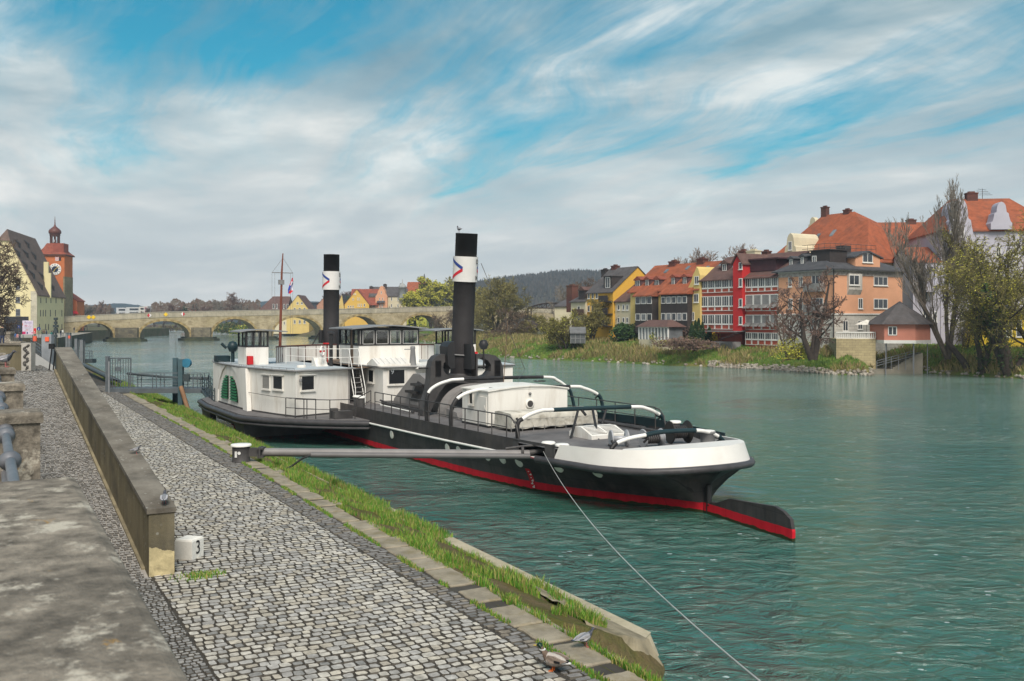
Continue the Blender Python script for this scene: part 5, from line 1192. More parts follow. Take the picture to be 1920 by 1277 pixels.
for xa, xb, zc in arches:      # voussoir ring, proud of the wall
    mb = MB(); n = 24
    for y in ((-.07),):
        I_ = [((xa+xb)/2-(xb-xa)/2*math.cos(t), ZSPR+(zc-ZSPR)*math.sin(t)**.9 if 0 < t < math.pi else ZSPR) for t in np.linspace(0, math.pi, n)]
        O_ = [((xa+xb)/2-((xb-xa)/2+.75)*math.cos(t), ZSPR+(zc+.7-ZSPR)*math.sin(t)**.9 if 0 < t < math.pi else ZSPR) for t in np.linspace(0, math.pi, n)]
        for i in range(n-1): mb.loft([[(I_[i][0], y, I_[i][1]), (O_[i][0], y, O_[i][1]), (O_[i][0], .1, O_[i][1]), (I_[i][0], .1, I_[i][1])], [(I_[i+1][0], y, I_[i+1][1]), (O_[i+1][0], y, O_[i+1][1]), (O_[i+1][0], .1, O_[i+1][1]), (I_[i+1][0], .1, I_[i+1][1])]], mi=i % 2, sm=False)
    mb.build('arch_ring', [mat('voussoir', (.34, .26, .12), .9, .3, .8), mat('voussoir_dark', (.25, .185, .08), .9, .3, .8)], parent=br)
for i in range(len(arches)-1):
    a, b = arches[i][1], arches[i+1][0]; c = (a+b)/2; hw = (b-a)/2
    ztop = 4.3 if i < 2 else 3.2
    if i < 6:
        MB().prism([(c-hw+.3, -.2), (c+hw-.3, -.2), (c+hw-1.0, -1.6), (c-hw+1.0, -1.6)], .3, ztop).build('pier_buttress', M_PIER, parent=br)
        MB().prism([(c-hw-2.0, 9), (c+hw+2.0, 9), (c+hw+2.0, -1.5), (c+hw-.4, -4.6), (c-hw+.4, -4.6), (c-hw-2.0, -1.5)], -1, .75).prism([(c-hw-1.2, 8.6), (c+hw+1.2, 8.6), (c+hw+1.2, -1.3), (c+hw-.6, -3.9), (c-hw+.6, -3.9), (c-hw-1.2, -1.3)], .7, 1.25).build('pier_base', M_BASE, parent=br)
# navigation signs fixed to the parapet
M_SY = mat('sign_yellow', (.80, .52, .02), .5, .05); M_SR = mat('sign_red', (.55, .02, .03), .5, .05); M_SW = mat('sign_white', (.75, .75, .73), .5, .05)
for px_, py_, k, lab in ((166.7, 594.8, 0, 'yellow diamond navigation sign on the bridge parapet, left one of the pair near the tower'), (175, 594.8, 0, 'yellow diamond navigation sign on the bridge parapet, right one of the pair near the tower'), (310.8, 589.7, 0, 'single yellow diamond navigation sign over the second bridge arch'),
                      (280, 591.2, 1, 'red and white diamond sign left of the single yellow one on the bridge'), (343, 588.8, 2, 'red and white diamond sign right of the single yellow one on the bridge')):
    x, z = BF.on_y(px_, py_, -.2); s = .68; wp = BF.w(x, -.2, z); mb = MB()
    D_2 = lambda pts, d0, d1, mi: mb.prism(pts, d0, d1, mi, T=TXZ)
    if k == 0: D_2([(-s, 0), (0, -s), (s, 0), (0, s)], -.04, 0, 0)
    else:
        D_2([(0, s), (-s, 0), (0, -s)], -.04, 0, 0 if k == 1 else 1); D_2([(0, -s), (s, 0), (0, s)], -.04, 0, 1 if k == 1 else 0)
        if k == 1: D_2([(.05, .16), (.32, 0), (.05, -.16)], -.06, -.041, 0)
    mb.build('navigation_sign', [M_SY] if k == 0 else [M_SR, M_SW], loc=tuple(wp), rot=BF.th, label=lab, cat='sign')
# lamps on the bridge (tiny)
# ------------------------------------------------------------------ promontory at the bridgehead
mb = MB(); mb.prism([(-97, 205), (-128.6, 294), (-131, 299), (-138, 303), (-230, 303), (-230, 205)], -1.5, 2.9)
mb.build('town_quay', masonry('quay_wall_stone', (.075, .065, .045), (.05, .045, .03), (.03, .03, .02), 1.2, .5, dirt=.6, dcol=(.055, .075, .012)), kind='structure')
MB().quad((-96.9, 205.1, 2.905), (-128.4, 293.9, 2.905), (-230, 302, 2.905), (-230, 205, 2.905)).build('town_square', mat('square_paving', (.30, .28, .24), .95, .15, .5), kind='structure')
MB().prism([(-230, 303), (-138, 303), (-150, 420), (-400, 900), (-900, 900), (-900, 303)], -1, 3.2).build('left_bank', M_LAND, kind='structure')
# ------------------------------------------------------------------ house builder
def tile_mat(name, c, rough=.85, dirt=.4, dcol=(.07, .05, .04)): return mat(name, c, rough, .28, 1.2, .6, 9., dirt=dirt, dcol=dcol, ds=.35)
M_OT = tile_mat('orange_tiles', (.29, .082, .036), dcol=(.13, .06, .04), dirt=.7); M_RT = tile_mat('red_tiles', (.24, .065, .038)); M_BT = tile_mat('brown_tiles', (.115, .065, .055)); M_GT = tile_mat('grey_tiles', (.085, .078, .078)); M_SL = tile_mat('slate', (.065, .066, .072))
M_FR = mat('window_white', (.70, .69, .65), .6, .05); M_PN = mat('window_pane', (.035, .04, .048), .12, .4, .6, spec=.7); M_PN2 = mat('window_pane_pale', (.17, .18, .19), .2, .5, .5, spec=.6)
M_CHB = masonry('brick_dark_red', (.13, .045, .035), (.09, .035, .03), (.09, .07, .06), .5, .16); M_DKW = mat('dark_timber', (.045, .036, .034), .8, .2, 2.)
class House:
    def __init__(s, name, label, F, x, y, cat='house', base=2.5):
        s.F = F; s.o = Vector((x, y, 0)); w_ = F.w(x, y, 0); s.t = thing(name, label, cat, (w_.x, w_.y, base), F.th); s.base = base
    def put(s, mb, name, m, parent=None):
        root = parent is None
        mb.v = [(p[0]-s.o.x, p[1]-s.o.y, p[2]-s.base) for p in mb.v]
        return mb.build(name, m, parent=s.t if root else parent)
    def win(s, face, c, px0, py0, px1, py1, nx=2, nz=1, frame=M_FR, pane=M_PN, fw=.10, out=.05, hood=None, sill=True):
        f = s.F
        if face == 'A': (a0, z1), (a1, z0) = f.on_y(px0, py0, c), f.on_y(px1, py1, c)
        else: (a0, z1), (a1, z0) = f.on_x(px0, py0, c), f.on_x(px1, py1, c)
        return s.winm(face, c, min(a0, a1), z0, max(a0, a1), z1, nx, nz, frame, pane, fw, out, sill)
    def winm(s, face, c, lo, z0, hi, z1, nx=2, nz=1, frame=M_FR, pane=M_PN, fw=.10, out=.05, sill=True):
        def bx(m_, u0, w0, u1, w1, d0, d1):
            if face == 'A': m_.box(u0, c+d0, w0, u1, c+d1, w1)
            else: m_.box(c-d1, u0, w0, c-d0, u1, w1)
        mb = MB(); bx(mb, lo, z0, lo+fw, z1, -.02, out); bx(mb, hi-fw, z0, hi, z1, -.02, out); bx(mb, lo+fw, z1-fw, hi-fw, z1, -.02, out); bx(mb, lo+fw, z0, hi-fw, z0+fw, -.02, out)
        for k in range(1, nx): a = lo+(hi-lo)*k/nx; bx(mb, a-fw*.4, z0+fw, a+fw*.4, z1-fw, .0, out-.01)
        for k in range(1, nz): z = z0+(z1-z0)*k/nz; bx(mb, lo+fw, z-fw*.3, hi-fw, z+fw*.3, .0, out-.012)
        if sill: bx(mb, lo-.08, z0-.09, hi+.08, z0-.005, 0, out+.1)
        w_ = s.put(mb, 'window', frame); m2 = MB(); bx(m2, lo+fw*.9, z0+fw*.9, hi-fw*.9, z1-fw*.9, -.02, .022); s.put(m2, 'pane', pane, w_); return w_
    def wall(s, x0, x1, y0, y1, z0, z1, m, name='wall'): return s.put(MB().box(x0, y0, z0, x1, y1, z1), name, m)
    def gable(s, x0, x1, y0, y1, ze, zr, m, mw, axis='x', over=.35, rf=.5, th=.16, hip0=0., hip1=0.):
        """pitched roof; axis = ridge direction; rf = ridge position across; hips pull the ridge in at either end"""
        if axis == 'x': C = lambda a, b, z: (a, b, z); A0, A1, B0, B1 = x0, x1, y0, y1
        else: C = lambda a, b, z: (b, a, z); A0, A1, B0, B1 = y0, y1, x0, x1
        rb_ = B0+(B1-B0)*rf; sl0 = (zr-ze)/(rb_-B0); sl1 = (zr-ze)/(B1-rb_)
        mw_ = MB(); 
        if mw is not None: mw_.prism([(B0, ze), (B1, ze), (rb_, zr-.05)], A0+.0+(hip0 if hip0 else 0), A1-(hip1 if hip1 else 0), T=Matrix([[0, 0, 1, 0], [1, 0, 0, 0], [0, 1, 0, 0], [0, 0, 0, 1]]) if axis == 'x' else Matrix([[1, 0, 0, 0], [0, 0, 1, 0], [0, 1, 0, 0], [0, 0, 0, 1]])); s.put(mw_, 'gable_wall', mw)
        o = over; zb0, zb1 = ze-o*sl0, ze-o*sl1; e0 = A0-(o*.5 if not hip0 else o); e1 = A1+(o*.5 if not hip1 else o)
        r0, r1 = C(A0+hip0-(0 if hip0 else o*.5), rb_, zr+.05), C(A1-hip1+(0 if hip1 else o*.5), rb_, zr+.05)
        mb = MB(); a, b, c, d = C(e0, B0-o, zb0), C(e1, B0-o, zb0), C(e1, B1+o, zb1), C(e0, B1+o, zb1)
        dn = lambda p, k=th: (p[0], p[1], p[2]-k)
        for q in ((a, b, r1, r0), (c, d, r0, r1)): mb.loft([list(q), [dn(p) for p in q]], sm=False)
        if hip0: mb.loft([[d, a, r0], [dn(d), dn(a), dn(r0)]], sm=False)
        if hip1: mb.loft([[b, c, r1], [dn(b), dn(c), dn(r1)]], sm=False)
        return s.put(mb, 'roof', m)
    def chimney(s, x, y, z0, z1, w_=.6, m=None, roof=None):
        mb = MB().box(x-w_, y-w_*.7, z0, x+w_, y+w_*.7, z1).box(x-w_-.08, y-w_*.7-.08, z1, x+w_+.08, y+w_*.7+.08, z1+.18).box(x-w_*.6, y-w_*.3, z1+.18, x+w_*.6, y+w_*.3, z1+.4)
        return s.put(mb, 'chimney', m or M_CHB, roof)
    def dormer(s, face, c, px0, py0, px1, py1, depth, m, mr, roof, w=True, flat=False):
        """small dormer box whose front stands at plane c"""
        f = s.F; (a0, z1), (a1, z0) = (f.on_y if face == 'A' else f.on_x)(px0, py0, c), (f.on_y if face == 'A' else f.on_x)(px1, py1, c)
        lo, hi = min(a0, a1), max(a0, a1); zt = z1-(0 if flat else (hi-lo)*.3)
        if face == 'A': mb = MB().box(lo, c-depth, z0, hi, c, zt)
        else: mb = MB().box(c, lo, z0, c+depth, hi, zt)
        o = s.put(mb, 'dormer', m); mb = MB(); e = .15
        P = [(lo-e, zt), ((lo+hi)/2, z1+.05), (hi+e, zt)] if not flat else [(lo-e, zt), (hi+e, zt), (hi+e, zt+.15), (lo-e, zt+.15)]
        if not flat: P = P+[(hi+e, zt-.12), (lo-e, zt-.12)]
        if face == 'A': mb.prism(P, c-depth, c+.2, T=Matrix([[1, 0, 0, 0], [0, 0, 1, 0], [0, 1, 0, 0], [0, 0, 0, 1]]))
        else: mb.prism(P, c-.2, c+depth, T=Matrix([[0, 0, 1, 0], [1, 0, 0, 0], [0, 1, 0, 0], [0, 0, 0, 1]]))
        s.put(mb, 'dormer_roof', mr, o)
        if w: wd = hi-lo; s.winm(face, c if face == 'A' else c, lo+wd*.2, z0+.15, hi-wd*.2, zt-.15, 2, 1, fw=.08, sill=False)
        return o
# ------------------------------------------------------------------ salt store and bridge tower on the left
M_CR = mat('cream_render', (.70, .62, .36), .9, .08, .4, dirt=.3, dcol=(.45, .41, .26), ds=.3)
SF = Frame(-126.2, 255., R(104))
ss = House('salt_store', 'huge pale yellow building with steep dark tiled roof left of the bridge', SF, 0, 0, 'building', 2.9)
XS = SF.on_y(120, 560)[0]; zE = SF.on_y(68, 546)[1]
ss.wall(0, XS, 0, 16, 2.9, zE, M_CR)
q = MB(); zr = 31.; yr = 8.
hp = 3.2; zh = 27.6; yh = yr-(zr-zh)/(zr-zE)*yr
q.prism([(0, zE), (16, zE), (16-yh, zh), (yh, zh)], 0, .4, T=Matrix([[0, 0, 1, 0], [1, 0, 0, 0], [0, 1, 0, 0], [0, 0, 0, 1]])); ss.put(q, 'gable_wall', M_CR)
q = MB(); E0, E1 = -.45, 16.45; sl = (zr-zE)/yr; ze_ = zE-.45*sl; X1 = XS+.6; rA, rB = (hp, yr, zr), (X1, yr, zr)
q.add([(-.4, E0, ze_), (X1, E0, ze_), rB, rA, (-.4, yh, zh)], [(0, 1, 2, 3, 4)]); q.add([(-.4, E1, ze_), (X1, E1, ze_), rB, rA, (-.4, 16-yh, zh)], [(0, 4, 3, 2, 1)]); q.add([(-.4, yh, zh), rA, (-.4, 16-yh, zh)], [(0, 1, 2)])
q.v += [(p[0], p[1], p[2]-.3) for p in q.v[:13]]; q.add([(-.4, E0, ze_-.3), (X1, E0, ze_-.3), (X1, E0, ze_), (-.4, E0, ze_)], [(0, 1, 2, 3)]); q.add([(-.4, E0, ze_-.3), (-.4, E0, ze_), (-.4, yh, zh), (-.4, yh, zh-.5)], [(0, 1, 2, 3)])
rf_ = ss.put(q, 'roof', tile_mat('dark_brown_tiles', (.14, .095, .075)))
def on_roof(px, py):      # ray with the river-side slope of the salt store
    d = ray(px, py); u_, v_ = Vector((*SF.u, 0)), Vector((*SF.v, 0)); o = Vector((SF.o[0], SF.o[1], 0)); c0_ = Vector((0, 0, CAMH))
    # z = zE + sl*y
    A = d.dot(v_)*sl-d.z; B = (c0_.z-zE)-(c0_-o).dot(v_)*sl
    k = B/A; p = c0_+d*k; return (p-o).dot(u_), (p-o).dot(v_), p.z
for px_, py_ in ((32, 474), (48, 476), (33, 457), (46, 497), (63, 499), (60, 515), (78, 518), (75, 536), (97, 538), (50, 458), (63, 480)):
    x, y, z = on_roof(px_, py_); mb = MB(); mb.add([(x-.9, y-.55, z-1.1), (x+.9, y-.55, z-1.1), (x+.9, y-.55, z+.1), (x-.9, y-.55, z+.1), (x-1.4, y+.7, z+1.3), (x+1.4, y+.7, z+1.3), (x-1.2, y-.65, z+.1), (x+1.2, y-.65, z+.1)], [(0, 1, 2, 3), (6, 7, 5, 4), (0, 3, 6, 4), (1, 5, 7, 2)])
    ss.put(mb, 'dormer', mat('dormer_dark', (.05, .04, .035), .9, .3), None)
x, y, z = on_roof(84, 530); x2, y2, z2 = on_roof(89, 545)
ss.put(MB().box(x, y-.9, z-2, x+.9, y+.3, SF.on_x(84, 491, x)[1]).box(x2-.3, y2-.9, z2-2, x2+.6, y2+.6, SF.on_x(89, 512, x2)[1]), 'fire_wall', M_CR)
for a, b, c, d in ((29.6, 532, 37.6, 542.5), (29.6, 556.5, 37.6, 567.5), (29.6, 579.5, 38, 592), (-4, 580, 1.5, 592), (-3, 556, 2, 567)): ss.win('B', 0, a, b, c, d, 2, 2, frame=mat('frame_slate', (.16, .17, .19), .7), fw=.14)
M_SLIT = mat('slit_dark', (.02, .018, .02), .6)
for r_, y0_, y1_ in (((76.4, 86.5, 95.5, 105, 116.3), 558, 568.5), ((76, 81, 85.5, 94.5, 104, 116), 581, 593.5), ((74, 85.5, 91, 116), 607.5, 619)):
    for a in r_: ss.win('A', -.0, a-.75, y0_, a+.75, y1_, 1, 1, frame=mat('slit_frame', (.22, .20, .13), .9), pane=M_SLIT, fw=.12, sill=False)
# (river side faces -y in this frame: mirror the windows outwards)
ss.put(MB().box(-.05, 2.0, 2.9, .06, 8, 7.6), 'entrance', M_SLIT)
ss.put(MB().box(-.08, -.02, 3.0, .1, 1.5, zE), 'corner_stones', masonry('quoin', (.45, .42, .33), (.35, .33, .26), (.5, .47, .33), 1.1, .5))
# tower
TW = Frame(at_y(103, 600, 297).x, 297., R(8)); tw = House('bridge_tower', 'tall orange gate tower with a clock and onion dome at the end of the bridge', TW, 0, 0, 'tower', 2.9)
M_TO = mat('tower_orange', (.52, .16, .055), .9, .12, .5, dirt=.3, dcol=(.40, .14, .06), ds=.4)
hw = 4.0; zEv = TW.on_y(103, 477, -hw)[1]
tw.wall(-hw, hw, -hw, hw, 2.9, zEv, M_TO)
for bx_ in ((hw-1.0, -hw-.12, 2.9, hw+.1, hw, 13.2), (hw-.35, -hw-.08, 13.2, hw+.08, hw, 20), (-hw-.08, -hw-.08, 20, -hw+.5, hw, zEv-.3)): tw.put(MB().box(*bx_), 'corner_stones', masonry('tower_quoin', (.26, .22, .14), (.19, .16, .10), (.14, .12, .09), .8, .5))
tw.put(MB().box(-hw-.5, -hw-.5, zEv-.35, hw+.5, hw+.5, zEv), 'cornice', mat('cornice_brown', (.14, .07, .05), .8))
zr1 = TW.on_y(103, 457)[1]
sq = lambda h, z: [(-h, -h, z), (h, -h, z), (h, h, z), (-h, h, z)]
trf = tw.put(MB().loft([sq(hw+.6, zEv), sq(hw-.5, zEv+.9), sq(hw-1.4, zEv+2.0), sq(hw-2.2, zr1)], sm=False), 'roof', M_RT)
tw.put(MB().box(.6, -hw+.3, zEv+.5, hw-.3, hw-3, zr1-.1), 'roof_turret', mat('turret_red', (.26, .07, .045), .8), trf)
zl = TW.on_y(103, 440)[1]; zd = TW.on_y(103, 426)[1]; zp = TW.on_y(103, 405)[1]
mb = MB()
for k in range(8):
    a = k*math.pi/4+.39; mb.tube([(1.25*math.cos(a), 1.25*math.sin(a), zr1), (1.25*math.cos(a), 1.25*math.sin(a), zl)], .2, 6)
mb.lathe([(1.5, -.15), (1.5, .25)], (0, 0, zr1), 8).lathe([(1.5, -.5), (1.65, -.1), (1.65, 0)], (0, 0, zl), 8); tw.put(mb, 'lantern', mat('lantern_brown', (.09, .04, .03), .7))
tw.put(MB().lathe([(1.35, 0), (1.75, .35), (1.85, .9), (1.6, 1.5), (.9, 2.1), (.35, 2.6), (.18, 3.2), (.10, 4.5), (.06, zp-zl-.5), (0, zp-zl)], (0, 0, zl), 16).lathe([(0, -.18), (.18, 0), (0, .18)], (0, 0, zp-1.3), 8), 'onion_dome', mat('dome_copper_brown', (.12, .045, .035), .5))
tw.put(MB().lathe([(.55, 0), (.5, .5), (.2, .8), (0, .85)], (0, 0, zr1+.55), 10), 'bell', mat('bell_pale', (.5, .52, .55), .4))
cx_, cz_ = TW.on_y(103.4, 505, -hw); Tk = Matrix.Translation((cx_, -hw, cz_)) @ Matrix.Rotation(R(90), 4, 'X')
ck = tw.put(MB().lathe([(1.78, 0), (1.78, .12), (1.68, .14)], n=32, T=Tk).lathe([(0, .13), (1.7, .13)], n=32, T=Tk, cap=False), 'clock_face', [mat('clock_white', (.72, .72, .68), .6)])
mb = MB().lathe([(0, .15), (.95, .15)], n=28, T=Tk, cap=False)
for k in range(12):
    a = k*math.pi/6; mb.box(-.07, 1.08, .15, .07, 1.6, .17, T=Tk @ Matrix.Rotation(a, 4, 'Z'))
tw.put(mb, 'clock_numerals', mat('clock_navy', (.02, .03, .06), .5), ck)
mb = MB(); mb.box(-.06, -.2, .18, .06, 1.35, .2, T=Tk @ Matrix.Rotation(R(-52), 4, 'Z')); mb.box(-.08, -.2, .18, .08, .95, .2, T=Tk @ Matrix.Rotation(R(150), 4, 'Z')); tw.put(mb, 'clock_hands', mat('hands_gold', (.7, .5, .08), .4), ck)
tw.win('A', -hw-.03, 110, 482.5, 114.5, 488.5, 1, 1, frame=M_SLIT, pane=M_SLIT); a, b = TW.on_y(107, 485, -hw)
mb = MB(); mb.box(a-.55, -hw-.08, b-.6, a+.55, -hw, b+.6, 0)
for k in range(3): mb.add([(a-.55, -hw-.09, b-.5+k*.38), (a, -hw-.09, b-.25+k*.38), (a, -hw-.09, b-.1+k*.38), (a-.55, -hw-.09, b-.35+k*.38)], [(0, 1, 2, 3)], 1); mb.add([(a, -hw-.09, b-.25+k*.38), (a+.55, -hw-.09, b-.5+k*.38), (a+.55, -hw-.09, b-.35+k*.38), (a, -hw-.09, b-.1+k*.38)], [(0, 1, 2, 3)], 1)
tw.put(mb, 'shutter', [M_SW, M_SR])
# orange gabled house right of the tower
OG = Frame(at_y(128, 600, 306).x, 306., R(8)); og = House('orange_house', 'small orange gabled house with red awning between tower and bridge', OG, 0, 0, 'house', 2.9)
w_o = OG.on_y(144, 590)[0]; zz = OG.on_y(144, 563)[1]; zt = OG.on_y(129, 549)[1]
og.wall(-3, w_o, 0, 8, 2.9, zz, M_TO); og.gable(-6, w_o, 0, 8, zz, zt+.6, M_RT, M_TO, axis='y', rf=.5, over=.3)
og.win('A', 0, 131, 557, 134, 561, 1); og.put(MB().add([(0, -.1, zz-3.4), (w_o, -.1, zz-3.4), (w_o+1, -1.6, zz-4.3), (0, -1.6, zz-4.3)], [(0, 1, 2, 3)]), 'awning', M_SR)
# ------------------------------------------------------------------ far side beyond the bridge
def block(name, label, px0, px1, Y, dep, pye, pyr, wallm, roofm, th=180, axis='x', wins=(), hip=0., cat='house', base=3.0, rf=.5, nwin=None, over=.35):
    """house seen roughly face-on: eaves at photo row pye, ridge at pyr"""
    o = at_y(px1, 600, Y); F_ = Frame(o.x, o.y, R(th)); L_ = F_.on_y(px0, 600)[0]; H_ = House(name, label, F_, 0, 0, cat, base)
    ze = CAMH+(600-pye)/1800*(Y); zr_ = CAMH+(600-pyr)/1800*(Y+dep*.5)
    H_.wall(0, L_, -dep, 0, base-1, ze, wallm); rf__ = H_.gable(0, L_, -dep, 0, ze, zr_, roofm, None if hip else wallm, axis=axis, hip0=hip, hip1=hip, rf=rf, over=over)
    for w_ in wins: H_.win('A', 0, *w_)
    H_.L = L_; H_.ze = ze; H_.zr = zr_; H_.roof = rf__; return H_
M_YL = mat('yellow_render', (.62, .47, .17), .9, .08, .5, dirt=.2, dcol=(.5, .38, .18)); M_YD = mat('deep_yellow_render', (.66, .38, .055), .9, .08, .5); M_PK = mat('pink_render', (.66, .34, .20), .9, .08, .5, dirt=.2, dcol=(.46, .26, .18)); M_CM = mat('pale_cream_render', (.60, .54, .38), .9, .08, .5, dirt=.25, dcol=(.42, .38, .28)); M_GG = mat('green_yellow_render', (.40, .42, .06), .9, .08, .5)
# big yellow house: long roof with a gable end on its right
o = at_y(580, 600, 400); GF = Frame(at_y(540, 600, 398).x, 398., R(180))
bh = House('yellow_house', 'wide pale yellow house with brown roof and gable end seen over and through the bridge', GF, 0, 0, 'house', 1.5)
xl = GF.on_y(487, 600)[0]; xg = GF.on_y(580, 600)[0]; ze = GF.on_y(540, 580)[1]; zr_ = GF.on_y(560, 553)[1]
bh.wall(0, xl, -12, 0, 1., ze, M_CM)
bh.wall(xg, .5, -14, .5, 1., ze, M_YL, 'gable_block'); r1 = bh.gable(xg, .5, -14, .5, ze, zr_, M_BT, M_YL, axis='y'); r2 = bh.gable(.4, xl, -12, 0, ze, zr_-.5, M_BT, None, hip1=4)
for a, y0_, y1_ in ((558, 566.5, 571), (566, 566.5, 571), (552.5, 577, 581), (562, 577, 581), (571, 577, 581), (552.5, 600, 607), (562, 600, 607), (571, 600, 607)): bh.win('A', .5, a-2, y0_, a+2, y1_, 2)
for a in (513, 519, 533, 539): bh.win('A', 0, a-1.5, 570, a+1.5, 579, 1)
for a in (505, 512, 519, 526, 533): bh.win('A', 0, a-1.3, 603, a+1.3, 609, 1)
ys_h = block('yellow_house', 'bright yellow house with red gambrel roof left of the pink gabled house', 646, 692, 395, 12, 570, 543, mat('warm_yellow', (.66, .42, .09), .9, .06), M_RT, axis='y', base=3,
      wins=[(652+k*4.5, 573, 654.5+k*4.5, 577, 1) for k in range(3)]+[(670.5, 569.5, 672, 575, 1), (673.5, 569.5, 675, 575, 1), (677, 569.5, 678.5, 575, 1), (682, 569.5, 684.5, 575, 1), (670, 558, 671.5, 563, 1), (673, 558, 674.5, 563, 1), (663, 550, 664.3, 553, 1), (666, 550, 667.3, 553, 1), (661, 559, 663, 563, 1)])
ys_h.gable(-3.5, 8, -12, -.5, ys_h.ze, ys_h.zr+.2, M_RT, M_RT)
pk = block('grey_roofed_house', 'cream town house with grey roof and small domed bay beyond the bridge', 692, 762, 398, 12, 554.5, 538, M_CM, M_GT, base=3, wins=[(698.5, 558, 701, 564, 1), (698.5, 570, 701, 576, 1), (733, 557, 735.5, 564, 1), (745, 557, 747.5, 564, 1), (733, 570, 735.5, 576, 1), (745, 570, 747.5, 576, 1)])
for a, b in ((696, 538), (722, 534), (753, 533)): x, z = pk.F.on_y(a, b, -5); pk.chimney(x, -5, z-4, z, .7, M_DKW, pk.roof)
x, z = pk.F.on_y(754.5, 540, .6); pk.put(MB().lathe([(1.5, -5.2), (1.5, -.4), (1.7, -.3), (1.5, .5), (.9, 1.2), (.2, 1.6), (.1, 3.2)], (x, .4, z+.4), 12), 'domed_bay', mat('bay_grey', (.33, .34, .33), .7))
PG = Frame(at_y(726, 600, 396).x, 396., R(180)); pg_ = House('pink_gabled_house', 'narrow salmon pink house with a stepped curved gable beyond the bridge', PG, 0, 0, 'house', 3)
w1 = PG.on_y(704, 600)[0]; P_ = [PG.on_y(a, b) for a, b in ((704, 590), (704, 556), (707.5, 551), (708.5, 546), (711, 542), (712.5, 538), (715, 536), (717.5, 538), (719, 542), (721.5, 546), (723, 551), (726, 556), (726, 590))]
pg_.put(MB().prism(P_, -9, 0, T=TXZ), 'wall', M_PK)
for a, y0_, y1_ in ((715, 546, 551), (712, 558, 563), (717.5, 558, 563), (712, 570, 576), (716.5, 570, 576)): pg_.win('A', 0, a-1, y0_, a+1, y1_, 1)
pg_.put(MB().add([PG.on_y(707, 567, 0)[:1]+(.1, PG.on_y(707, 564)[1]), PG.on_y(722, 567, 0)[:1]+(.1, PG.on_y(722, 564)[1]), PG.on_y(722, 567, 0)[:1]+(1.2, PG.on_y(722, 567.5)[1]), PG.on_y(707, 567, 0)[:1]+(1.2, PG.on_y(707, 567.5)[1])], [(0, 1, 2, 3)]), 'canopy', M_SL)
gh = block('green_house', 'lime green house with orange roof half hidden by the willow', 762, 800, 400, 12, 552, 529, M_GG, M_OT, base=3, wins=[(767, 555, 769.5, 561, 1), (776, 555, 778.5, 561, 1), (767, 568, 769.5, 574, 1), (776, 568, 778.5, 574, 1)])
block('pale_house', 'pale cream gabled house right behind the forward funnel', 632, 645, 402, 10, 575, 552, M_YL, M_GT, axis='y', base=3, rf=.3, wins=[(634, 567, 637, 571, 1)])
fl = block('flat_roofed_house', 'modern flat dark glass building between yellow house and forward funnel', 578, 606, 420, 12, 568, 567, mat('dark_cladding', (.06, .07, .085), .4, .2), M_SL, base=3)
fl.put(MB().box(-1, 0, fl.ze-3.3, fl.L+1, 1, fl.ze-2.9).box(0, .5, 8, fl.L, .7, 9.4), 'balcony_band', M_FR)
block('red_roofed_house', 'low house with salmon tiled roof beside the forward funnel', 594, 618, 415, 10, 572, 560, mat('salmon_wall', (.45, .25, .17), .9), M_RT, base=3, axis='y')
block('low_house', 'low red roofed house with pale gable beyond the left part of the bridge', 340, 365, 520, 14, 585, 578, mat('pink_stucco', (.42, .22, .18), .9), M_RT, base=3)
block('round_gabled_house', 'small house with a pale brown rounded roof beyond the bridge', 351, 368, 560, 10, 580, 572, mat('tan_stucco', (.42, .30, .21), .9), mat('tan_roof', (.36, .24, .17), .9), base=3, axis='y')
# apartment blocks far left
for (a, b, Y, t_, c_, lab) in ((218, 237, 760, 577, (.52, .52, .52), 'white low apartment block on the left beyond the trees'), (237, 262, 750, 576, (.50, .50, .49), 'long white apartment block with dark balconies'), (261, 272, 745, 575, (.56, .53, .47), 'plain cream apartment block between its neighbours'), (270, 277, 740, 574, (.55, .50, .48), 'apartment block with red balconies far beyond the bridge')):
    h_ = House('apartment_block', lab, Frame(at_y(b, 600, Y).x, Y, R(180)), 0, 0, 'building', 3)
    L_ = h_.F.on_y(a, 600)[0]; zt = CAMH+(600-t_)/1800*Y; h_.wall(0, L_, -12, 0, 2, zt, mat('block_%d' % a, c_, .9, .05))
    for k in range(3):
        z = zt-1.3-k*2.9; h_.put(MB().box(1, 0, z-.9, L_*.75, .3, z+.3), 'balcony', mat('balcony_red', (.25, .05, .06), .8) if a == 270 else M_SLIT)
# church spire
sp = at_y(795.5, 531, 520); t_ = House('church_spire', 'thin dark church spire rising above the willow', Frame(sp.x, 520, 0), 0, 0, 'tower', 3)
t_.put(MB().box(-1.6, -1.6, 3, 1.6, 1.6, sp.z-4), 'tower_shaft', M_CM); t_.put(MB().lathe([(2.2, -4), (1.2, -2), (.8, 2.), (0, CAMH+(600-512)/1800*520-sp.z)], (0, 0, sp.z), 8), 'spire', M_SL)
# ------------------------------------------------------------------ right bank houses (frame: x away along the riverside fronts, front plane y = 0)
HF = Frame(37.5, 135., R(120))
X_ = lambda px, y=0.: HF.on_y(px, 600, y)[0]
Z_ = lambda px, py, y=0.: HF.on_y(px, py, y)[1]
GZ = 2.9
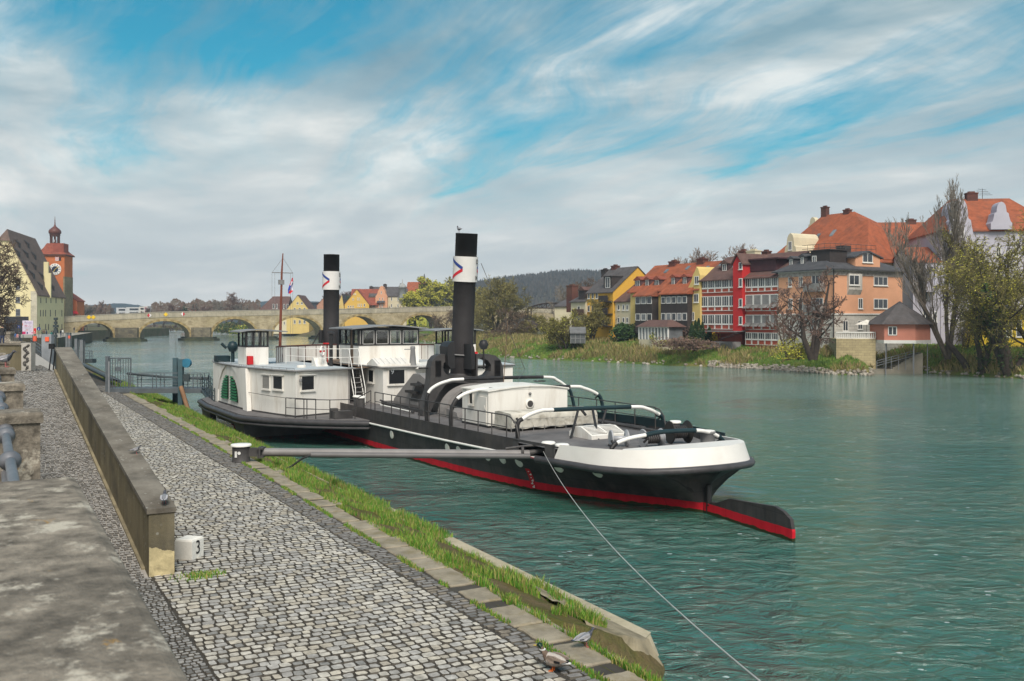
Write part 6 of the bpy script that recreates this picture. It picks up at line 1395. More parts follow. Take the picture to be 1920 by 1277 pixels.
# ---- pink corner building
xk = X_(1563); pb = House('pink_building', 'salmon pink corner building with dark metal roof and white ground floor', HF, xk, 0, 'building', GZ)
yk = HF.on_x(1692, 600, xk)[0]; ze = Z_(1563, 500)
zg = Z_(1563, 590)
pb.wall(xk, 0, yk, 0, zg, ze, M_PK)
M_RU = masonry('rusticated_white', (.50, .48, .43), (.44, .42, .38), (.22, .21, .19), 1.6, .42, dirt=.2)
pb.wall(xk-.12, .05, yk-.1, .12, 1.2, zg, M_RU, 'ground_floor'); pb.put(MB().box(xk-.25, yk-.2, zg, .1, .25, zg+.18).box(xk-.15, yk-.1, ze-.5, .05, .15, ze-.36), 'string_course', M_FR)
pb.put(MB().box(xk-.08, yk-.05, ze-1.1, .05, .08, ze-.5), 'frieze', mat('frieze_grey', (.33, .30, .27), .9, .4, 3.))
zr_ = Z_(1563, 474, -3)
rf1 = pb.gable(xk, .2, yk, 0, ze, zr_, M_SL, None, axis='y', over=.6, hip0=3.2, hip1=3.0)
for a, b, c, d in ((1478, 519, 1485, 538), (1498, 519, 1505.5, 538), (1522, 516, 1544, 537), (1478, 560, 1486, 579), (1498, 560, 1506, 580), (1522, 559, 1544, 579), (1477, 601, 1484, 622), (1498, 601, 1505, 622), (1521, 601, 1529, 622)): pb.win('A', .12 if b > 590 else 0, a, b, c, d, 3 if c-a > 15 else 2)
for a, b, c, d, n in ((1592, 515, 1611, 535, 2), (1638, 518, 1664, 536, 3), (1609, 559, 1617.5, 579, 2), (1638, 560, 1664, 579, 3), (1580, 601, 1590, 621, 2), (1608, 601, 1617, 618, 2)): pb.win('B', xk-.12 if b > 590 else xk, a, b, c, d, n)
y0_, z0_ = HF.on_x(1588, 540, xk); y1_, _ = HF.on_x(1613, 540, xk)
pb.put(MB().box(xk-.35, min(y0_, y1_), z0_-.2, xk, max(y0_, y1_), Z_(1563, 512)).prism([(xk-.35, z0_-.2), (xk, z0_-.9), (xk, z0_-.2)], min(y0_, y1_), max(y0_, y1_), T=TXZ), 'bay_window', mat('bay_white', (.5, .47, .42), .8)); pb.win('B', xk-.35, 1592, 515, 1611, 535, 2)
for py in (545, 584):
    a, b = X_(1516), X_(1548); z = Z_(1532, py); pb.put(MB().box(b, 0, z-.15, a, 1.1, z).box(b, 1.05, z, a, 1.1, z+.95).box(b, 0, z, b+.05, 1.1, z+.95).box(a-.05, 0, z, a, 1.1, z+.95), 'balcony', mat('balcony_grey', (.22, .21, .20), .6))
# attic: dormers, pink gable, terrace
pb.dormer('A', -.9, 1479, 481, 1488, 499, 3, M_SL, M_SL, None); pb.dormer('A', -.9, 1500, 477, 1509, 496, 3, M_SL, M_SL, None)
a, b = X_(1520, -1.2), X_(1556, -1.2); zt = Z_(1540, 470, -1.2); pb.put(MB().box(b, -4.5, ze, a, -1.2, zt).box(b-.2, -4.7, zt, a+.2, -1., zt+.15), 'dormer', M_DKW); pb.win('A', -1.2, 1523, 480, 1531, 495, 2)
ya, yb = HF.on_x(1604, 500, xk+.5)[0], HF.on_x(1650, 500, xk+.5)[0]; zb, zt = HF.on_x(1620, 495, xk+.5)[1], HF.on_x(1620, 474, xk+.5)[1]
pb.put(MB().prism([(ya, zb-.6), (yb, zb-.6), (yb, zt-.6), ((ya+yb)/2, zt+.1), (ya, zt-.6)], xk+.5, xk+5, T=Matrix([[0, 0, 1, 0], [1, 0, 0, 0], [0, 1, 0, 0], [0, 0, 0, 1]])), 'attic_gable', M_PK)
pb.put(MB().loft([[(xk+.3, ya+.5, zt-.75), (xk+.3, (ya+yb)/2, zt+.12), (xk+.3, yb-.5, zt-.75), (xk+.3, yb-.5, zt-.55), (xk+.3, (ya+yb)/2, zt+.32), (xk+.3, ya+.5, zt-.55)], [(xk+6, ya+.5, zt-.75), (xk+6, (ya+yb)/2, zt+.12), (xk+6, yb-.5, zt-.75), (xk+6, yb-.5, zt-.55), (xk+6, (ya+yb)/2, zt+.32), (xk+6, ya+.5, zt-.55)]], sm=False), 'attic_roof', M_SL)
pb.win('B', xk+.5, 1617, 473.5, 1636, 493, 2)
zt = zr_+.2; y2_, y3_ = -2.5, yk+2; pb.put(MB().box(xk+2.8, y3_, zr_-1., -2, y2_, zt), 'terrace', M_SL)
mb = MB()
for k in range(10):
    y = y2_+(y3_-y2_)*k/9; mb.tube([(xk+2.8, y, zt), (xk+2.8, y, zt+1.1)], .03, 4)
for h in (.55, 1.1): mb.tube([(-2, y2_, zt+h), (xk+2.8, y2_, zt+h), (xk+2.8, y3_, zt+h)], .03, 4)
for k in range(5): mb.tube([(xk+2.8+k*1., y2_, zt), (xk+2.8+k*1., y2_, zt+1.1)], .03, 4)
pb.put(mb, 'terrace_railing', mat('rail_dark', (.06, .06, .06), .6)); pb.put(MB().box(-3.5, y3_+1.0, zt, -2.2, y3_+2.6, zt+1.3).box(-5, y3_+3, zt, -4.2, y3_+4, zt+.8), 'terrace_hut', M_DKW)
pb.put(MB().tube([(xk-.2, .2, 1.5), (xk-.2, .2, ze)], .08, 6), 'downpipe', M_DKW)
def skylights(H_, places, yf, yr, ze, zr, m=M_PN2):
    for x, f in places:      # f = 0 at the eave, 1 at the ridge
        y, z = yf+(yr-yf)*f, ze+(zr-ze)*f; dy_s, dz_s = (yr-yf)*.06, (zr-ze)*.06
        H_.put(MB().loft([[(x-.35, y-dy_s, z-dz_s+.05), (x+.35, y-dy_s, z-dz_s+.05), (x+.35, y+dy_s, z+dz_s+.05), (x-.35, y+dy_s, z+dz_s+.05)], [(x-.35, y-dy_s, z-dz_s+.22), (x+.35, y-dy_s, z-dz_s+.22), (x+.35, y+dy_s, z+dz_s+.22), (x-.35, y+dy_s, z+dz_s+.22)]], sm=False), 'skylight', m)
# ---- red house
x0, xt0, xt1, x1 = .15, X_(1397), X_(1380), X_(1313)
rh = House('red_house', 'red brick house with white glazed balconies and a red stair tower', HF, x0, 0, 'house', GZ)
M_RB = mat('red_brickwork', (.36, .075, .045), .85, .12, 1.); M_RTW = mat('tower_red', (.48, .022, .022), .8, .08, .5)
zeL, zeR = Z_(1315, 522), Z_(1440, 518)
rh.wall(xt1, x1, -10, -1.2, 1.5, zeL, M_RB); rh.wall(x0, xt0, -10, -1.2, 1.5, zeR, M_RB)
r = rh.gable(x0, x1, -10, 0, (zeL+zeR)/2, Z_(1400, 480, -6), M_BT, None, rf=.42, over=.4)
zpk = Z_(1388, 478, .6)
rh.put(MB().box(xt0, -3, Z_(1388, 622), xt1, .6, zpk-1.3).prism([(xt0, zpk-1.3), (xt1, zpk-1.3), ((xt0+xt1)/2, zpk)], -3, .6, T=TXZ), 'stair_tower', M_RTW)
mb = MB(); rr = [(xt0-.25, zpk-1.45), ((xt0+xt1)/2, zpk+.1), (xt1+.25, zpk-1.45), (xt1+.25, zpk-1.25), ((xt0+xt1)/2, zpk+.3), (xt0-.25, zpk-1.25)]
mb.prism(rr[:3]+rr[3:], -8, .85, T=TXZ); rh.put(mb, 'tower_roof', M_BT)
rh.put(MB().box(X_(1455, -1), -5, Z_(1430, 508, -1), xt0, -1, Z_(1430, 487, -1)).box(x0+.5, -5.4, Z_(1430, 487, -1), xt0, -.6, Z_(1430, 487, -1)+.2), 'roof_box', mat('brown_cladding', (.07, .03, .035), .8))
for a, b in ((492, 505), (522, 538), (560, 576), (593, 609)): rh.win('A', .6, 1385.5, a, 1392, b, 1)
def band(pa, pb_, y0_, y1_, y2_, nb, per, shut=False):
    xa, xb = sorted((X_(pa), X_(pb_))); zt, zm, zb = Z_((pa+pb_)/2, y0_), Z_((pa+pb_)/2, y1_), Z_((pa+pb_)/2, y2_)
    rh.put(MB().box(xa, -1.3, zb-.75, xb, -.12, zb).box(xa, -1.3, zt, xb, -.05, zt+.1), 'brick_band', M_RB)
    for k in range(nb):
        a, b = xa+(xb-xa)*k/nb, xa+(xb-xa)*(k+1)/nb
        rh.winm('A', -.06, a+.03, zm, b-.03, zt, per, 1, fw=.11, pane=mat('shutter_cloth', (.22, .215, .21), .9) if shut else M_PN, sill=False)
        mb = MB().box(a+.03, -.2, zb, b-.03, -.06, zm-.02, 0)
        for c_ in (a+.03, b-.13): mb.box(c_, -.06, zb, c_+.10, -.02, zm-.02, 1)
        mb.box(a, -.06, zb-.08, b, .0, zb, 1); mb.box(a, -.06, zm-.1, b, .02, zm, 1); rh.put(mb, 'balcony_panel', [M_RB, M_FR])
        if shut: rh.put(MB().add([(a+.1, -.02, zm+.3), (b-.1, -.02, zm+.3), (b-.1, .75, zm-.25), (a+.1, .75, zm-.25)], [(0, 1, 2, 3), (3, 2, 1, 0)]), 'awning', mat('awning_grey', (.34, .33, .32), .8))
band(1314, 1380, 522.5, 540, 547.5, 5, 3); band(1314, 1380, 555, 574.5, 582, 5, 3); band(1314, 1380, 589.5, 608, 616.5, 5, 3)
band(1397, 1459, 517.5, 538, 545.5, 5, 3); band(1397, 1459, 552, 574.5, 582, 4, 1, True); band(1397, 1459, 590, 609, 617, 4, 1, True); band(1397, 1459, 623.5, 637, 646, 5, 3)
rh.dormer('A', -2.0, 1352, 488, 1365, 509, 3, mat('dormer_brown', (.06, .03, .03), .8), M_BT, None)
for px_, a, b in ((1394, 472, 480), (1413, 472, 480), (1437, 473, 480)): x, z = HF.on_y(px_, a, -6); rh.chimney(x, -6, z-1.8, z, .9 if px_ == 1413 else .6, M_CHB if px_ != 1413 else M_CM, r)
rh.put(MB().box(X_(1398), 0, Z_(1350, 622), X_(1342), 2.2, Z_(1350, 620)).box(X_(1392), .3, GZ-1, X_(1352), 2, Z_(1360, 640)), 'ground_terrace', mat('terrace_grey', (.20, .19, .19), .8))
mb = MB(); a = X_(1375); 
for k in range(8): mb.box(a-.8*k-.8, 2.2, Z_(1375, 636)+k*.22, a-.8*k, 3.0, Z_(1375, 636)+k*.22+.08)
rh.put(mb, 'outside_stair', M_DKW)
# ---- yellow house with timber bays
x2 = X_(1182); yh_ = House('bay_house', 'yellow house with orange roof, row of dormers and two dark timber bays', HF, x1+.05, 0, 'house', GZ)
ze = Z_(1250, 541); yh_.wall(x1+.1, x2, -11, 0, 1.5, ze, M_YL)
rr_ = yh_.gable(x1+.1, x2, -11, 0, ze, Z_(1290, 494, -5.5), M_OT, M_YL, over=.5)
for a, b, c, d in ((1190, 519, 1202, 540), (1209, 519, 1218, 539), (1226, 518, 1238, 538), (1258, 515, 1267, 536), (1279, 514, 1289, 535)): yh_.dormer('A', -.9, a, b, c, d, 3.5, mat('dormer_plum', (.10, .05, .05), .8), M_RT, None)
def bay(pa, pb_, yt, yb, rows):
    xa, xb = sorted((X_(pa, 1.3), X_(pb_, 1.3))); zt, zb = Z_((pa+pb_)/2, yt, 1.3), Z_((pa+pb_)/2, yb, 1.3)
    yh_.put(MB().box(xa, 0, zb, xb, 1.3, zt), 'timber_bay', M_DKW); zz = Z_((pa+pb_)/2, yt-15, 0)
    yh_.put(MB().add([(xa-.3, 1.7, zt-.1), (xb+.3, 1.7, zt-.1), (xb+.3, -.6, zz), (xa-.3, -.6, zz), (xa-.3, 1.7, zt-.3), (xb+.3, 1.7, zt-.3), (xb+.3, -.6, zt-.3), (xa-.3, -.6, zt-.3)], [(0, 1, 2, 3), (0, 4, 5, 1), (1, 5, 6, 2), (3, 7, 4, 0)]), 'bay_roof', M_OT)
    n = 5 if pb_-pa > 40 else 3
    for (r0, r1_) in rows:
        z1, z0 = Z_((pa+pb_)/2, r0, 1.3), Z_((pa+pb_)/2, r1_, 1.3)
        for k in range(n): a, b = xa+(xb-xa)*k/n, xa+(xb-xa)*(k+1)/n; yh_.winm('A', 1.3, a+.12, z0, b-.12, z1, 1, 1, pane=M_PN2 if k % 2 else M_PN, sill=False)
bay(1191, 1223, 553, 625, ((556, 570), (588, 601))); bay(1239, 1289, 549, 625, ((556, 569), (587, 601)))
for a, b, c, d in ((1301, 551, 1310, 567), (1295, 585, 1302, 601), (1226, 554, 1231, 570), (1225, 587, 1230, 601)): yh_.win('A', .3 if a > 1290 else 0, a, b, c, d, 2)
P_ = [(X_(p, .3), Z_(p, q, .3)) for p, q in ((1290, 640), (1290, 540), (1296, 528), (1299, 516), (1303, 508), (1306, 500), (1309, 504), (1312.5, 516), (1313, 640))]
yh_.put(MB().prism(P_, -5, .3, T=TXZ), 'curved_gable', M_YL); yh_.win('A', .3, 1302.5, 518, 1310.5, 533, 2)
for px_, a in ((1264, 492), (1317, 487)): x, z = HF.on_y(px_, a, -5.5); yh_.chimney(x, -5.5, z-2.2, z, .8, M_CHB, rr_)
# winter garden at its foot
wg = House('winter_garden', 'white framed glass winter garden with brown roof in front of the bay house', HF, X_(1250, 6), 5.5, 'building', 3.2)
xa, xb = X_(1252, 6), X_(1198, 6); zt, zb = Z_(1225, 613, 6), Z_(1225, 637, 6)
wg.put(MB().box(xa, 3, 1.8, xb, 6, zb), 'base_wall', M_CM); wg.put(MB().box(xa+.1, 3, zb, xb-.1, 5.9, zt), 'glazing', M_PN2)
mb = MB()
for k in range(10): a = xa+(xb-xa)*k/9; mb.box(a-.12, 5.85, zb, a+.12, 6.05, zt)
mb.box(xa, 5.85, zt-.15, xb, 6.06, zt); wg.put(mb, 'posts', M_FR)
wg.put(MB().loft([[(xa-.4, 6.4, zt), (xb+.4, 6.4, zt), (xb+.4, 2.5, zt), (xa-.4, 2.5, zt)], [(xa+1.2, 5, zt+1.1), (xb-1.2, 5, zt+1.1), (xb-1.2, 4, zt+1.1), (xa+1.2, 4, zt+1.1)]], sm=False), 'roof', M_BT)
# ---- small cream house, deep yellow house, narrow house
x3 = X_(1150); ch = House('cream_house', 'plain pale cream house with brown roof left of the bay house', HF, x2+.1, -.4, 'house', GZ)
ze = Z_(1165, 563, -.4); ch.wall(x2+.1, x3, -9, -.4, 1.5, ze, M_CM); ch.gable(x2+.1, x3, -11, -.4, ze, Z_(1185, 527, -5), M_BT, M_CM, over=.3)
for a in (1160, 1169, 1176): 
    for b in (571, 595): ch.win('A', -.4, a-2, b, a+2.4, b+11, 1, fw=.14)
x4 = X_(1101); dy_ = House('deep_yellow_house', 'tall deep yellow house with grey roof and big yellow side gable', HF, x3+.1, 0, 'house', GZ)
ze = Z_(1125, 546); yr_ = HF.on_x(1196, 500, x3)[0]; zr_ = HF.on_x(1196, 499.5, x3)[1]
dy_.wall(x3+.1, x4, yr_*2, 0, 1.5, ze, M_YD); rr_ = dy_.gable(x3+.1, x4, yr_*2, 0, ze, zr_, M_GT, M_YD, over=.3)
for b in (549, 573, 596):
    for a in (1104, 1111.5, 1119): dy_.win('A', 0, a-2, b, a+2.4, b+11, 1)
dy_.dormer('A', -.6, 1132, 519, 1147, 541, 4, M_DKW, M_GT, None, flat=True)
for b in (565, 588, 611): a0, a1 = X_(1132), X_(1149); z = Z_(1140, b); dy_.put(MB().box(a1, 0, z-.12, a0, 1.2, z).box(a1, 1.1, z, a0, 1.2, z+1.), 'balcony', M_DKW)
for px_, a in ((1135, 507), (1154, 500)): x, z = HF.on_y(px_, a, yr_); dy_.chimney(x, yr_, z-2, z, .7, M_CHB if px_ > 1140 else M_DKW, rr_)
x5 = X_(1073); nh = House('narrow_house', 'narrow cream house with brown balconies and a tall red brick chimney', HF, x4+.1, .3, 'house', GZ)
ze = Z_(1086, 564); nh.wall(x4+.1, x5, -9, .3, 1.5, ze, M_CM); rr_ = nh.gable(x4+.1, x5, -9, .3, ze, Z_(1090, 545, -4), M_GT, M_CM)
nh.dormer('A', -.2, 1085, 538, 1096, 562, 4, M_DKW, M_BT, None, w=False)
for b in (590, 613): a0, a1 = X_(1072, 1.4), X_(1094, 1.4); z = Z_(1083, b, 1.4); nh.put(MB().box(a1, .3, z-.12, a0, 1.4, z).box(a1, 1.3, z, a0, 1.4, z+1.), 'balcony', mat('balcony_brown', (.09, .05, .035), .8))
for b in (574, 597): nh.win('A', .3, 1083, b, 1088, b+11, 1)
x, z = HF.on_y(1073, 537, -3); nh.chimney(x, -3, z-5, z, 1.0, M_CHB, rr_)
block('low_roofed_house', 'low grey roofed old house left of the tall brick chimney', 1040, 1072, 205, 14, 573, 558, M_CM, M_GT, base=3, th=150)
# glass hut
hx = at_y(1097, 600, 160); gl_ = House('garden_hut', 'small glass walled hut with flat pale gable roof by the bank path', Frame(hx.x, 160, R(180)), 0, 0, 'hut', 3.)
L_ = gl_.F.on_y(1070, 600)[0]; gl_.wall(0, L_, -2, 0, 2.8, 4.8, mat('hut_glass', (.09, .095, .095), .2, .3, 2.)); gl_.gable(0, L_, -2, 0, 4.8, 5.5, mat('hut_roof', (.13, .13, .13), .5), None, over=.3)
mb = MB()
for k in range(4): mb.box(L_*k/3-.05, 0, 2.8, L_*k/3+.05, .06, 4.8)
mb.box(0, 0, 3.6, L_, .07, 3.7); gl_.put(mb, 'frame', mat('hut_frame', (.2, .2, .2), .6))
# ---- orange roofed block with baroque gables behind
ob = House('baroque_building', 'large cream building with big orange hipped roof and curved gable behind the pink one', HF, X_(1640, -24), -24, 'building', GZ)
xa, xb = X_(1655, -24), 27.; ze = Z_(1560, 486, -24); zt = Z_(1560, 388, -30)
ob.wall(xa, xb, -42, -24, 2.5, ze, M_CM); rr_ = ob.gable(xa, xb, -42, -24, ze, Z_(1570, 401, -33), M_OT, None, hip0=max(1, X_(1602, -33)-xa), hip1=max(1, xb-X_(1543, -33)), over=.6)
xa2, xb2 = X_(1625, -20), X_(1508, -20); ob.wall(xa2, xb2, -26, -20, 2.5, ze-.5, M_CM, 'wing_wall'); ob.gable(xa2, xb2, -33, -20, ze-.5, Z_(1560, 420, -26), M_OT, None, hip0=5, hip1=5, over=.5)
for px_, a in ((1547, 390), (1589, 395)): x, z = HF.on_y(px_, a, -33); ob.chimney(x, -33, z-7, z, .6, M_CHB, rr_)
skylights(ob, [(xb-5, .45), (xb-8, .5), (xb-11, .55), (xb-14, .35)], -24, -33, ze, Z_(1570, 401, -33))
skylights(yh_, [(x1+3, .72), (x1+8, .78), (x1+13, .7)], 0, -5.5, Z_(1250, 541), Z_(1290, 494, -5.5)); skylights(rh, [(2.5, .45), (3.6, .45), (11, .5), (14.5, .6)], 0, -4.2, (zeL+zeR)/2, Z_(1400, 480, -6))
def cgable(H_, F_, c, px0, px1, pyb, pyt, th, m, name='curved_gable'):
    a0, a1 = sorted((F_.on_y(px0, 600, c)[0], F_.on_y(px1, 600, c)[0])); zb = F_.on_y((px0+px1)/2, pyb, c)[1]; zt = F_.on_y((px0+px1)/2, pyt, c)[1]; w_ = a1-a0; h = zt-zb; mdl = (a0+a1)/2
    P = [(-.5, 0), (-.5, .22), (-.42, .30), (-.36, .46), (-.33, .58), (-.24, .62), (-.22, .74), (-.19, .86), (-.12, .95), (0, 1), (.12, .95), (.19, .86), (.22, .74), (.24, .62), (.33, .58), (.36, .46), (.42, .30), (.5, .22), (.5, 0)]
    return H_.put(MB().prism([(mdl+p*w_, zb+q_*h) for p, q_ in P], c-th, c, T=TXZ), name, m)
cgable(ob, HF, -22, 1467, 1497, 500, 437, 6, M_CM); ob.win('A', -22, 1478, 453, 1485, 469, 2)
cgable(ob, HF, -38, 1512, 1535, 440, 407, 1.0, M_CM)
# long orange roofed building to the right of it
lo_ = block('long_roofed_building', 'yellow cream building with a long orange roof behind the bare tree', 1640, 1765, 172, 16, 478, 417, M_YL, M_OT, base=GZ, th=176, cat='building', wins=[(1668+k*22, 487, 1678+k*22, 501, 2) for k in range(4)]+[(1668+k*22, 520, 1678+k*22, 538, 2) for k in range(4)])
for px_, a in ((1637, 420), (1708, 414)): x, z = lo_.F.on_y(px_, a, -8); lo_.chimney(x, -8, z-6, z, .8, M_CHB, lo_.roof)
skylights(lo_, [(4, .4), (5.3, .4), (8, .62), (9.5, .4)], 0, -8, lo_.ze, lo_.zr)
cgable(lo_, lo_.F, 1.0, 1722, 1752, 500, 440, 5, M_YL)
# ---- violet building on the right
vb = block('violet_building', 'pale violet grey town house with curved gables behind the willow', 1764, 1990, 138, 16, 428, 372, mat('violet_render', (.44, .43, .49), .9, .06, .5, dirt=.2, dcol=(.34, .33, .37)), M_OT, base=GZ, th=174, cat='building', hip=4)
for r_, y0_, y1_ in (((1774, 1800, 1836, 1872, 1905), 463, 482), ((1734, 1768, 1800, 1836, 1872, 1905), 503, 524), ((1735, 1773, 1801, 1836, 1872, 1905), 541, 562), ((1735, 1775, 1802, 1836, 1872), 584, 604)):
    for a in r_:
        if a > 1770: vb.win('A', 0, a-5, y0_, a+5, y1_, 2, 2)
M_VI = MATS['violet_render']
cgable(vb, vb.F, .8, 1775, 1830, 470, 372, 6, M_VI); cgable(vb, vb.F, .8, 1858, 1898, 430, 378, 2.2, M_VI)
vb.win('A', .8, 1796, 425, 1808, 445, 2); x, z = vb.F.on_y(1877, 396, .8)
x, z = vb.F.on_y(1821, 369, -8); vb.chimney(x, -8, z-4, z+.4, .8, M_CHB, vb.roof)
x, z = vb.F.on_y(1842, 371, -8); mb = MB().tube([(x, -8, z-2), (x, -8, z+1.4)], .04, 5)
for k in range(4): mb.tube([(x-1.6+k*.3, -8.4, z+.5+k*.25), (x+1.4-k*.2, -7.6, z+.4+k*.3)], .025, 4)
vb.put(mb, 'aerial', M_DKW)
vw = block('violet_wing', 'lower violet grey wing with orange roof and a loggia left of the tall gables', 1712, 1763, 139, 12, 489, 464, MATS['violet_render'], M_OT, base=GZ, th=174, cat='building', wins=[(1729, 541, 1740, 562, 2), (1730, 584, 1740, 604, 2), (1748, 584, 1757, 604, 2)])
a0, a1 = vw.F.on_y(1728, 600)[0], vw.F.on_y(1750, 600)[0]; z0 = vw.F.on_y(1740, 535)[1]
vw.put(MB().box(a1, 0, z0-1, a0, 1.6, z0).box(a1, 0, z0+2.6, a0, 1.6, z0+3.0).box(a1, 1.3, z0, a1+.3, 1.6, z0+2.6).box(a0-.3, 1.3, z0, a0, 1.6, z0+2.6), 'loggia', M_VI)
yv = block('yellow_annex', 'low bright yellow annex with dark openings behind the willow trunks', 1842, 1960, 131, 6, 585, 578, mat('annex_yellow', (.66, .48, .04), .9), M_GT, base=GZ, th=176, wins=[(1862, 606, 1880, 632, 1), (1886, 600, 1898, 632, 1), (1905, 600, 1916, 632, 1)])
# ------------------------------------------------------------------ terrace wall, pavilion, parasol
tf = Frame(at_y(1642, 600, 120.5).x, 120.5, R(172)); L_ = tf.on_y(1568, 600)[0]
M_YS = masonry('yellow_stone', (.42, .35, .20), (.30, .25, .15), (.18, .15, .10), .7, .32, dirt=.5, dcol=(.10, .09, .06))
tw_ = House('terrace_wall', 'weathered yellow stone terrace wall with white balustrade beside the pavilion', tf, 0, 0, 'wall', 0.)
zt = tf.on_y(1600, 635)[1]; tw_.put(MB().box(0, -5, -.6, L_, 0, zt), 'stone_wall', M_YS)
mb = MB().box(0, -.3, zt, L_, -.1, zt+.12).box(0, -.3, zt+.72, L_, -.05, zt+.86)
for k in range(22): a = L_*k/21; mb.lathe([(.06, 0), (.09, .15), (.05, .35), (.08, .55), (.06, .6)], (a, -.2, zt+.12), 5)
tw_.put(mb, 'balustrade', M_FR)
ps = at_y(1625, 634, 123); t_ = thing('parasol', 'open cream parasol on the terrace beside the pavilion', 'parasol', (ps.x, ps.y, zt))
MB().tube([(0, 0, 0), (0, 0, 2.3)], .03, 5).build('pole', M_DKW, parent=t_); MB().lathe([(1.55, 1.75), (.8, 2.1), (0, 2.4)], n=8, sm=False, cap=False).build('canopy', mat('parasol_cloth', (.68, .64, .56), .9), parent=t_)
tb = thing('terrace_table', 'small dark table with chairs under the cream parasol', 'table', (ps.x-1.6, ps.y, zt)); MB().box(-.6, -.4, .7, .6, .4, .75).build('table_top', M_DKW, parent=tb); MB().tube([(-.5, 0, 0), (-.5, 0, .7)], .04, 5).tube([(.5, 0, 0), (.5, 0, .7)], .04, 5).build('leg', M_DKW, parent=tb)
pc = at_y(1687, 600, 121.); pv = thing('pavilion', 'pink six sided pavilion with pointed grey roof standing on posts', 'pavilion', (pc.x, pc.y, 1.))
zE_, zA_, zB_, zC_ = CAMH-5/1800*121-.1, CAMH+35/1800*121, CAMH-37/1800*121, CAMH-43/1800*121
A6 = [R(60*k+38) for k in range(6)]; ring6 = lambda r, z: [(r*math.cos(a), r*math.sin(a), z-1.) for a in A6]
MB().loft([ring6(3.55, zB_), ring6(3.55, zE_+.25)], sm=False).build('wall', mat('pavilion_pink', (.50, .20, .14), .9, .08, .6), parent=pv)
MB().loft([ring6(3.6, zC_), ring6(3.62, zB_)], sm=False).build('base_band', M_FR, parent=pv)
MB().loft([ring6(4.15, zE_-.1), ring6(2.6, zE_+1.0), ring6(.05, zA_)], sm=False).build('roof', M_GT, parent=pv)
for a in A6: MB().tube([(3.2*math.cos(a), 3.2*math.sin(a), -1.5), (3.2*math.cos(a), 3.2*math.sin(a), zC_-1)], .06, 6).build('post', mat('post_steel', (.22, .23, .25), .5), parent=pv)
pq = at_y(1673, 623, 114.0); wv_ = MB(); 
f6 = Frame(pc.x, pc.y, 0); a = A6[3]; b = A6[4]
pA, pB = Vector((3.55*math.cos(a), 3.55*math.sin(a), 0)), Vector((3.55*math.cos(b), 3.55*math.sin(b), 0)); dd = (pB-pA).normalized(); an = math.atan2(dd.y, dd.x)
fw_ = Frame(pc.x+pA.x, pc.y+pA.y, an); x0w, z1w = fw_.on_y(1665, 612); x1w, z0w = fw_.on_y(1682, 629); Tw = Matrix.Translation((pA.x, pA.y, -1)) @ Matrix.Rotation(an, 4, 'Z')
mb = MB().box(x0w, -.06, z0w, x0w+.1, .02, z1w, T=Tw).box(x1w-.1, -.06, z0w, x1w, .02, z1w, T=Tw).box(x0w, -.06, z1w-.1, x1w, .02, z1w, T=Tw).box(x0w, -.06, z0w, x1w, .02, z0w+.1, T=Tw).box((x0w+x1w)/2-.05, -.05, z0w, (x0w+x1w)/2+.05, .02, z1w, T=Tw)
wo_ = mb.build('window', M_FR, parent=pv); MB().box(x0w, -.03, z0w, x1w, .0, z1w, T=Tw).build('pane', M_PN, parent=wo_)
# steps and landing under the pavilion
st = thing('river_stairs', 'concrete landing and steps with grey railings under the pavilion', 'stairs', (pc.x-2, pc.y-2, 0)); mb = MB()
pf = [(.3, -.3)]
for k in range(10): pf += [(.3+k*.34, .6+k*.2-.2*(k == 0)), (.3+(k+1)*.34, .6+k*.2)]
mb.prism(pf+[(4.4, 2.6), (4.4, -.3)], .8, 2.6, T=TXZ); mb.box(-5, .3, -.6, .25, 3.5, .55); mb.build('steps', mat('old_concrete', (.22, .20, .16), .9, .25, .8), parent=st)
mb = MB()
for k in range(6): mb.tube([(-1.5+k*.9, .4, .5), (-1.5+k*.9, .4, 1.6+k*.25)], .035, 5)
for h in (.5, .8, 1.1): mb.tube([(-1.5, .4, .5+h), (3., .4, .5+h+1.25)], .03, 5)
mb.build('handrail', MATS['post_steel'], parent=st)
# ------------------------------------------------------------------ iron truss footbridge and round pavilion beyond the garden
tr = thing('iron_footbridge', 'rusty dark iron arched truss footbridge before the houses on the meadow', 'footbridge', (at_y(990, 600, 235).x, 235, 3.)); Lx = (1078-990)/1800*235
zb = lambda py: CAMH+(600-py)/1800*235-3
M_IR = mat('dark_iron', (.045, .032, .028), .8, .3, 1.)
mb = MB(); up = [(Lx*k/10, zb(577)+ (zb(568)-zb(577))*math.sin(math.pi*k/10)) for k in range(11)]
for y in (0, 3): 
    mb.tube([(x, y, z) for x, z in up], .16, 5).tube([(0, y, zb(577.5)), (Lx, y, zb(577.5))], .12, 4)
    for k in range(1, 10): mb.tube([(up[k][0], y, zb(577.5)), (up[k][0], y, up[k][1])], .06, 4); mb.tube([(up[k][0], y, zb(577.5)), (up[k+1][0], y, up[k+1][1])], .05, 4)
mb.build('truss', M_IR, parent=tr)
mb = MB()
for x in (0, .8, Lx-.8, Lx): mb.tube([(x, 0, -.5), (x, 0, zb(577))], .13, 5).tube([(x, 3, -.5), (x, 3, zb(577))], .13, 5)
mb.tube([(-3, 0, 1.2), (Lx+2, 0, 1.2)], .12, 4); mb.build('posts', M_IR, parent=tr)
rp = at_y(990, 640, 225); t_ = thing('round_pavilion', 'low round pavilion with dark domed roof under the iron footbridge', 'pavilion', (rp.x, rp.y, 3.))
MB().lathe([(2.3, -.3), (2.3, 1.9)], n=16).build('wall', mat('pavilion_grey', (.14, .13, .115), .8), parent=t_); MB().lathe([(3.4, 1.8), (2.6, 2.9), (1.2, 3.6), (0, 3.8)], n=16, cap=False).build('roof', M_IR, parent=t_)
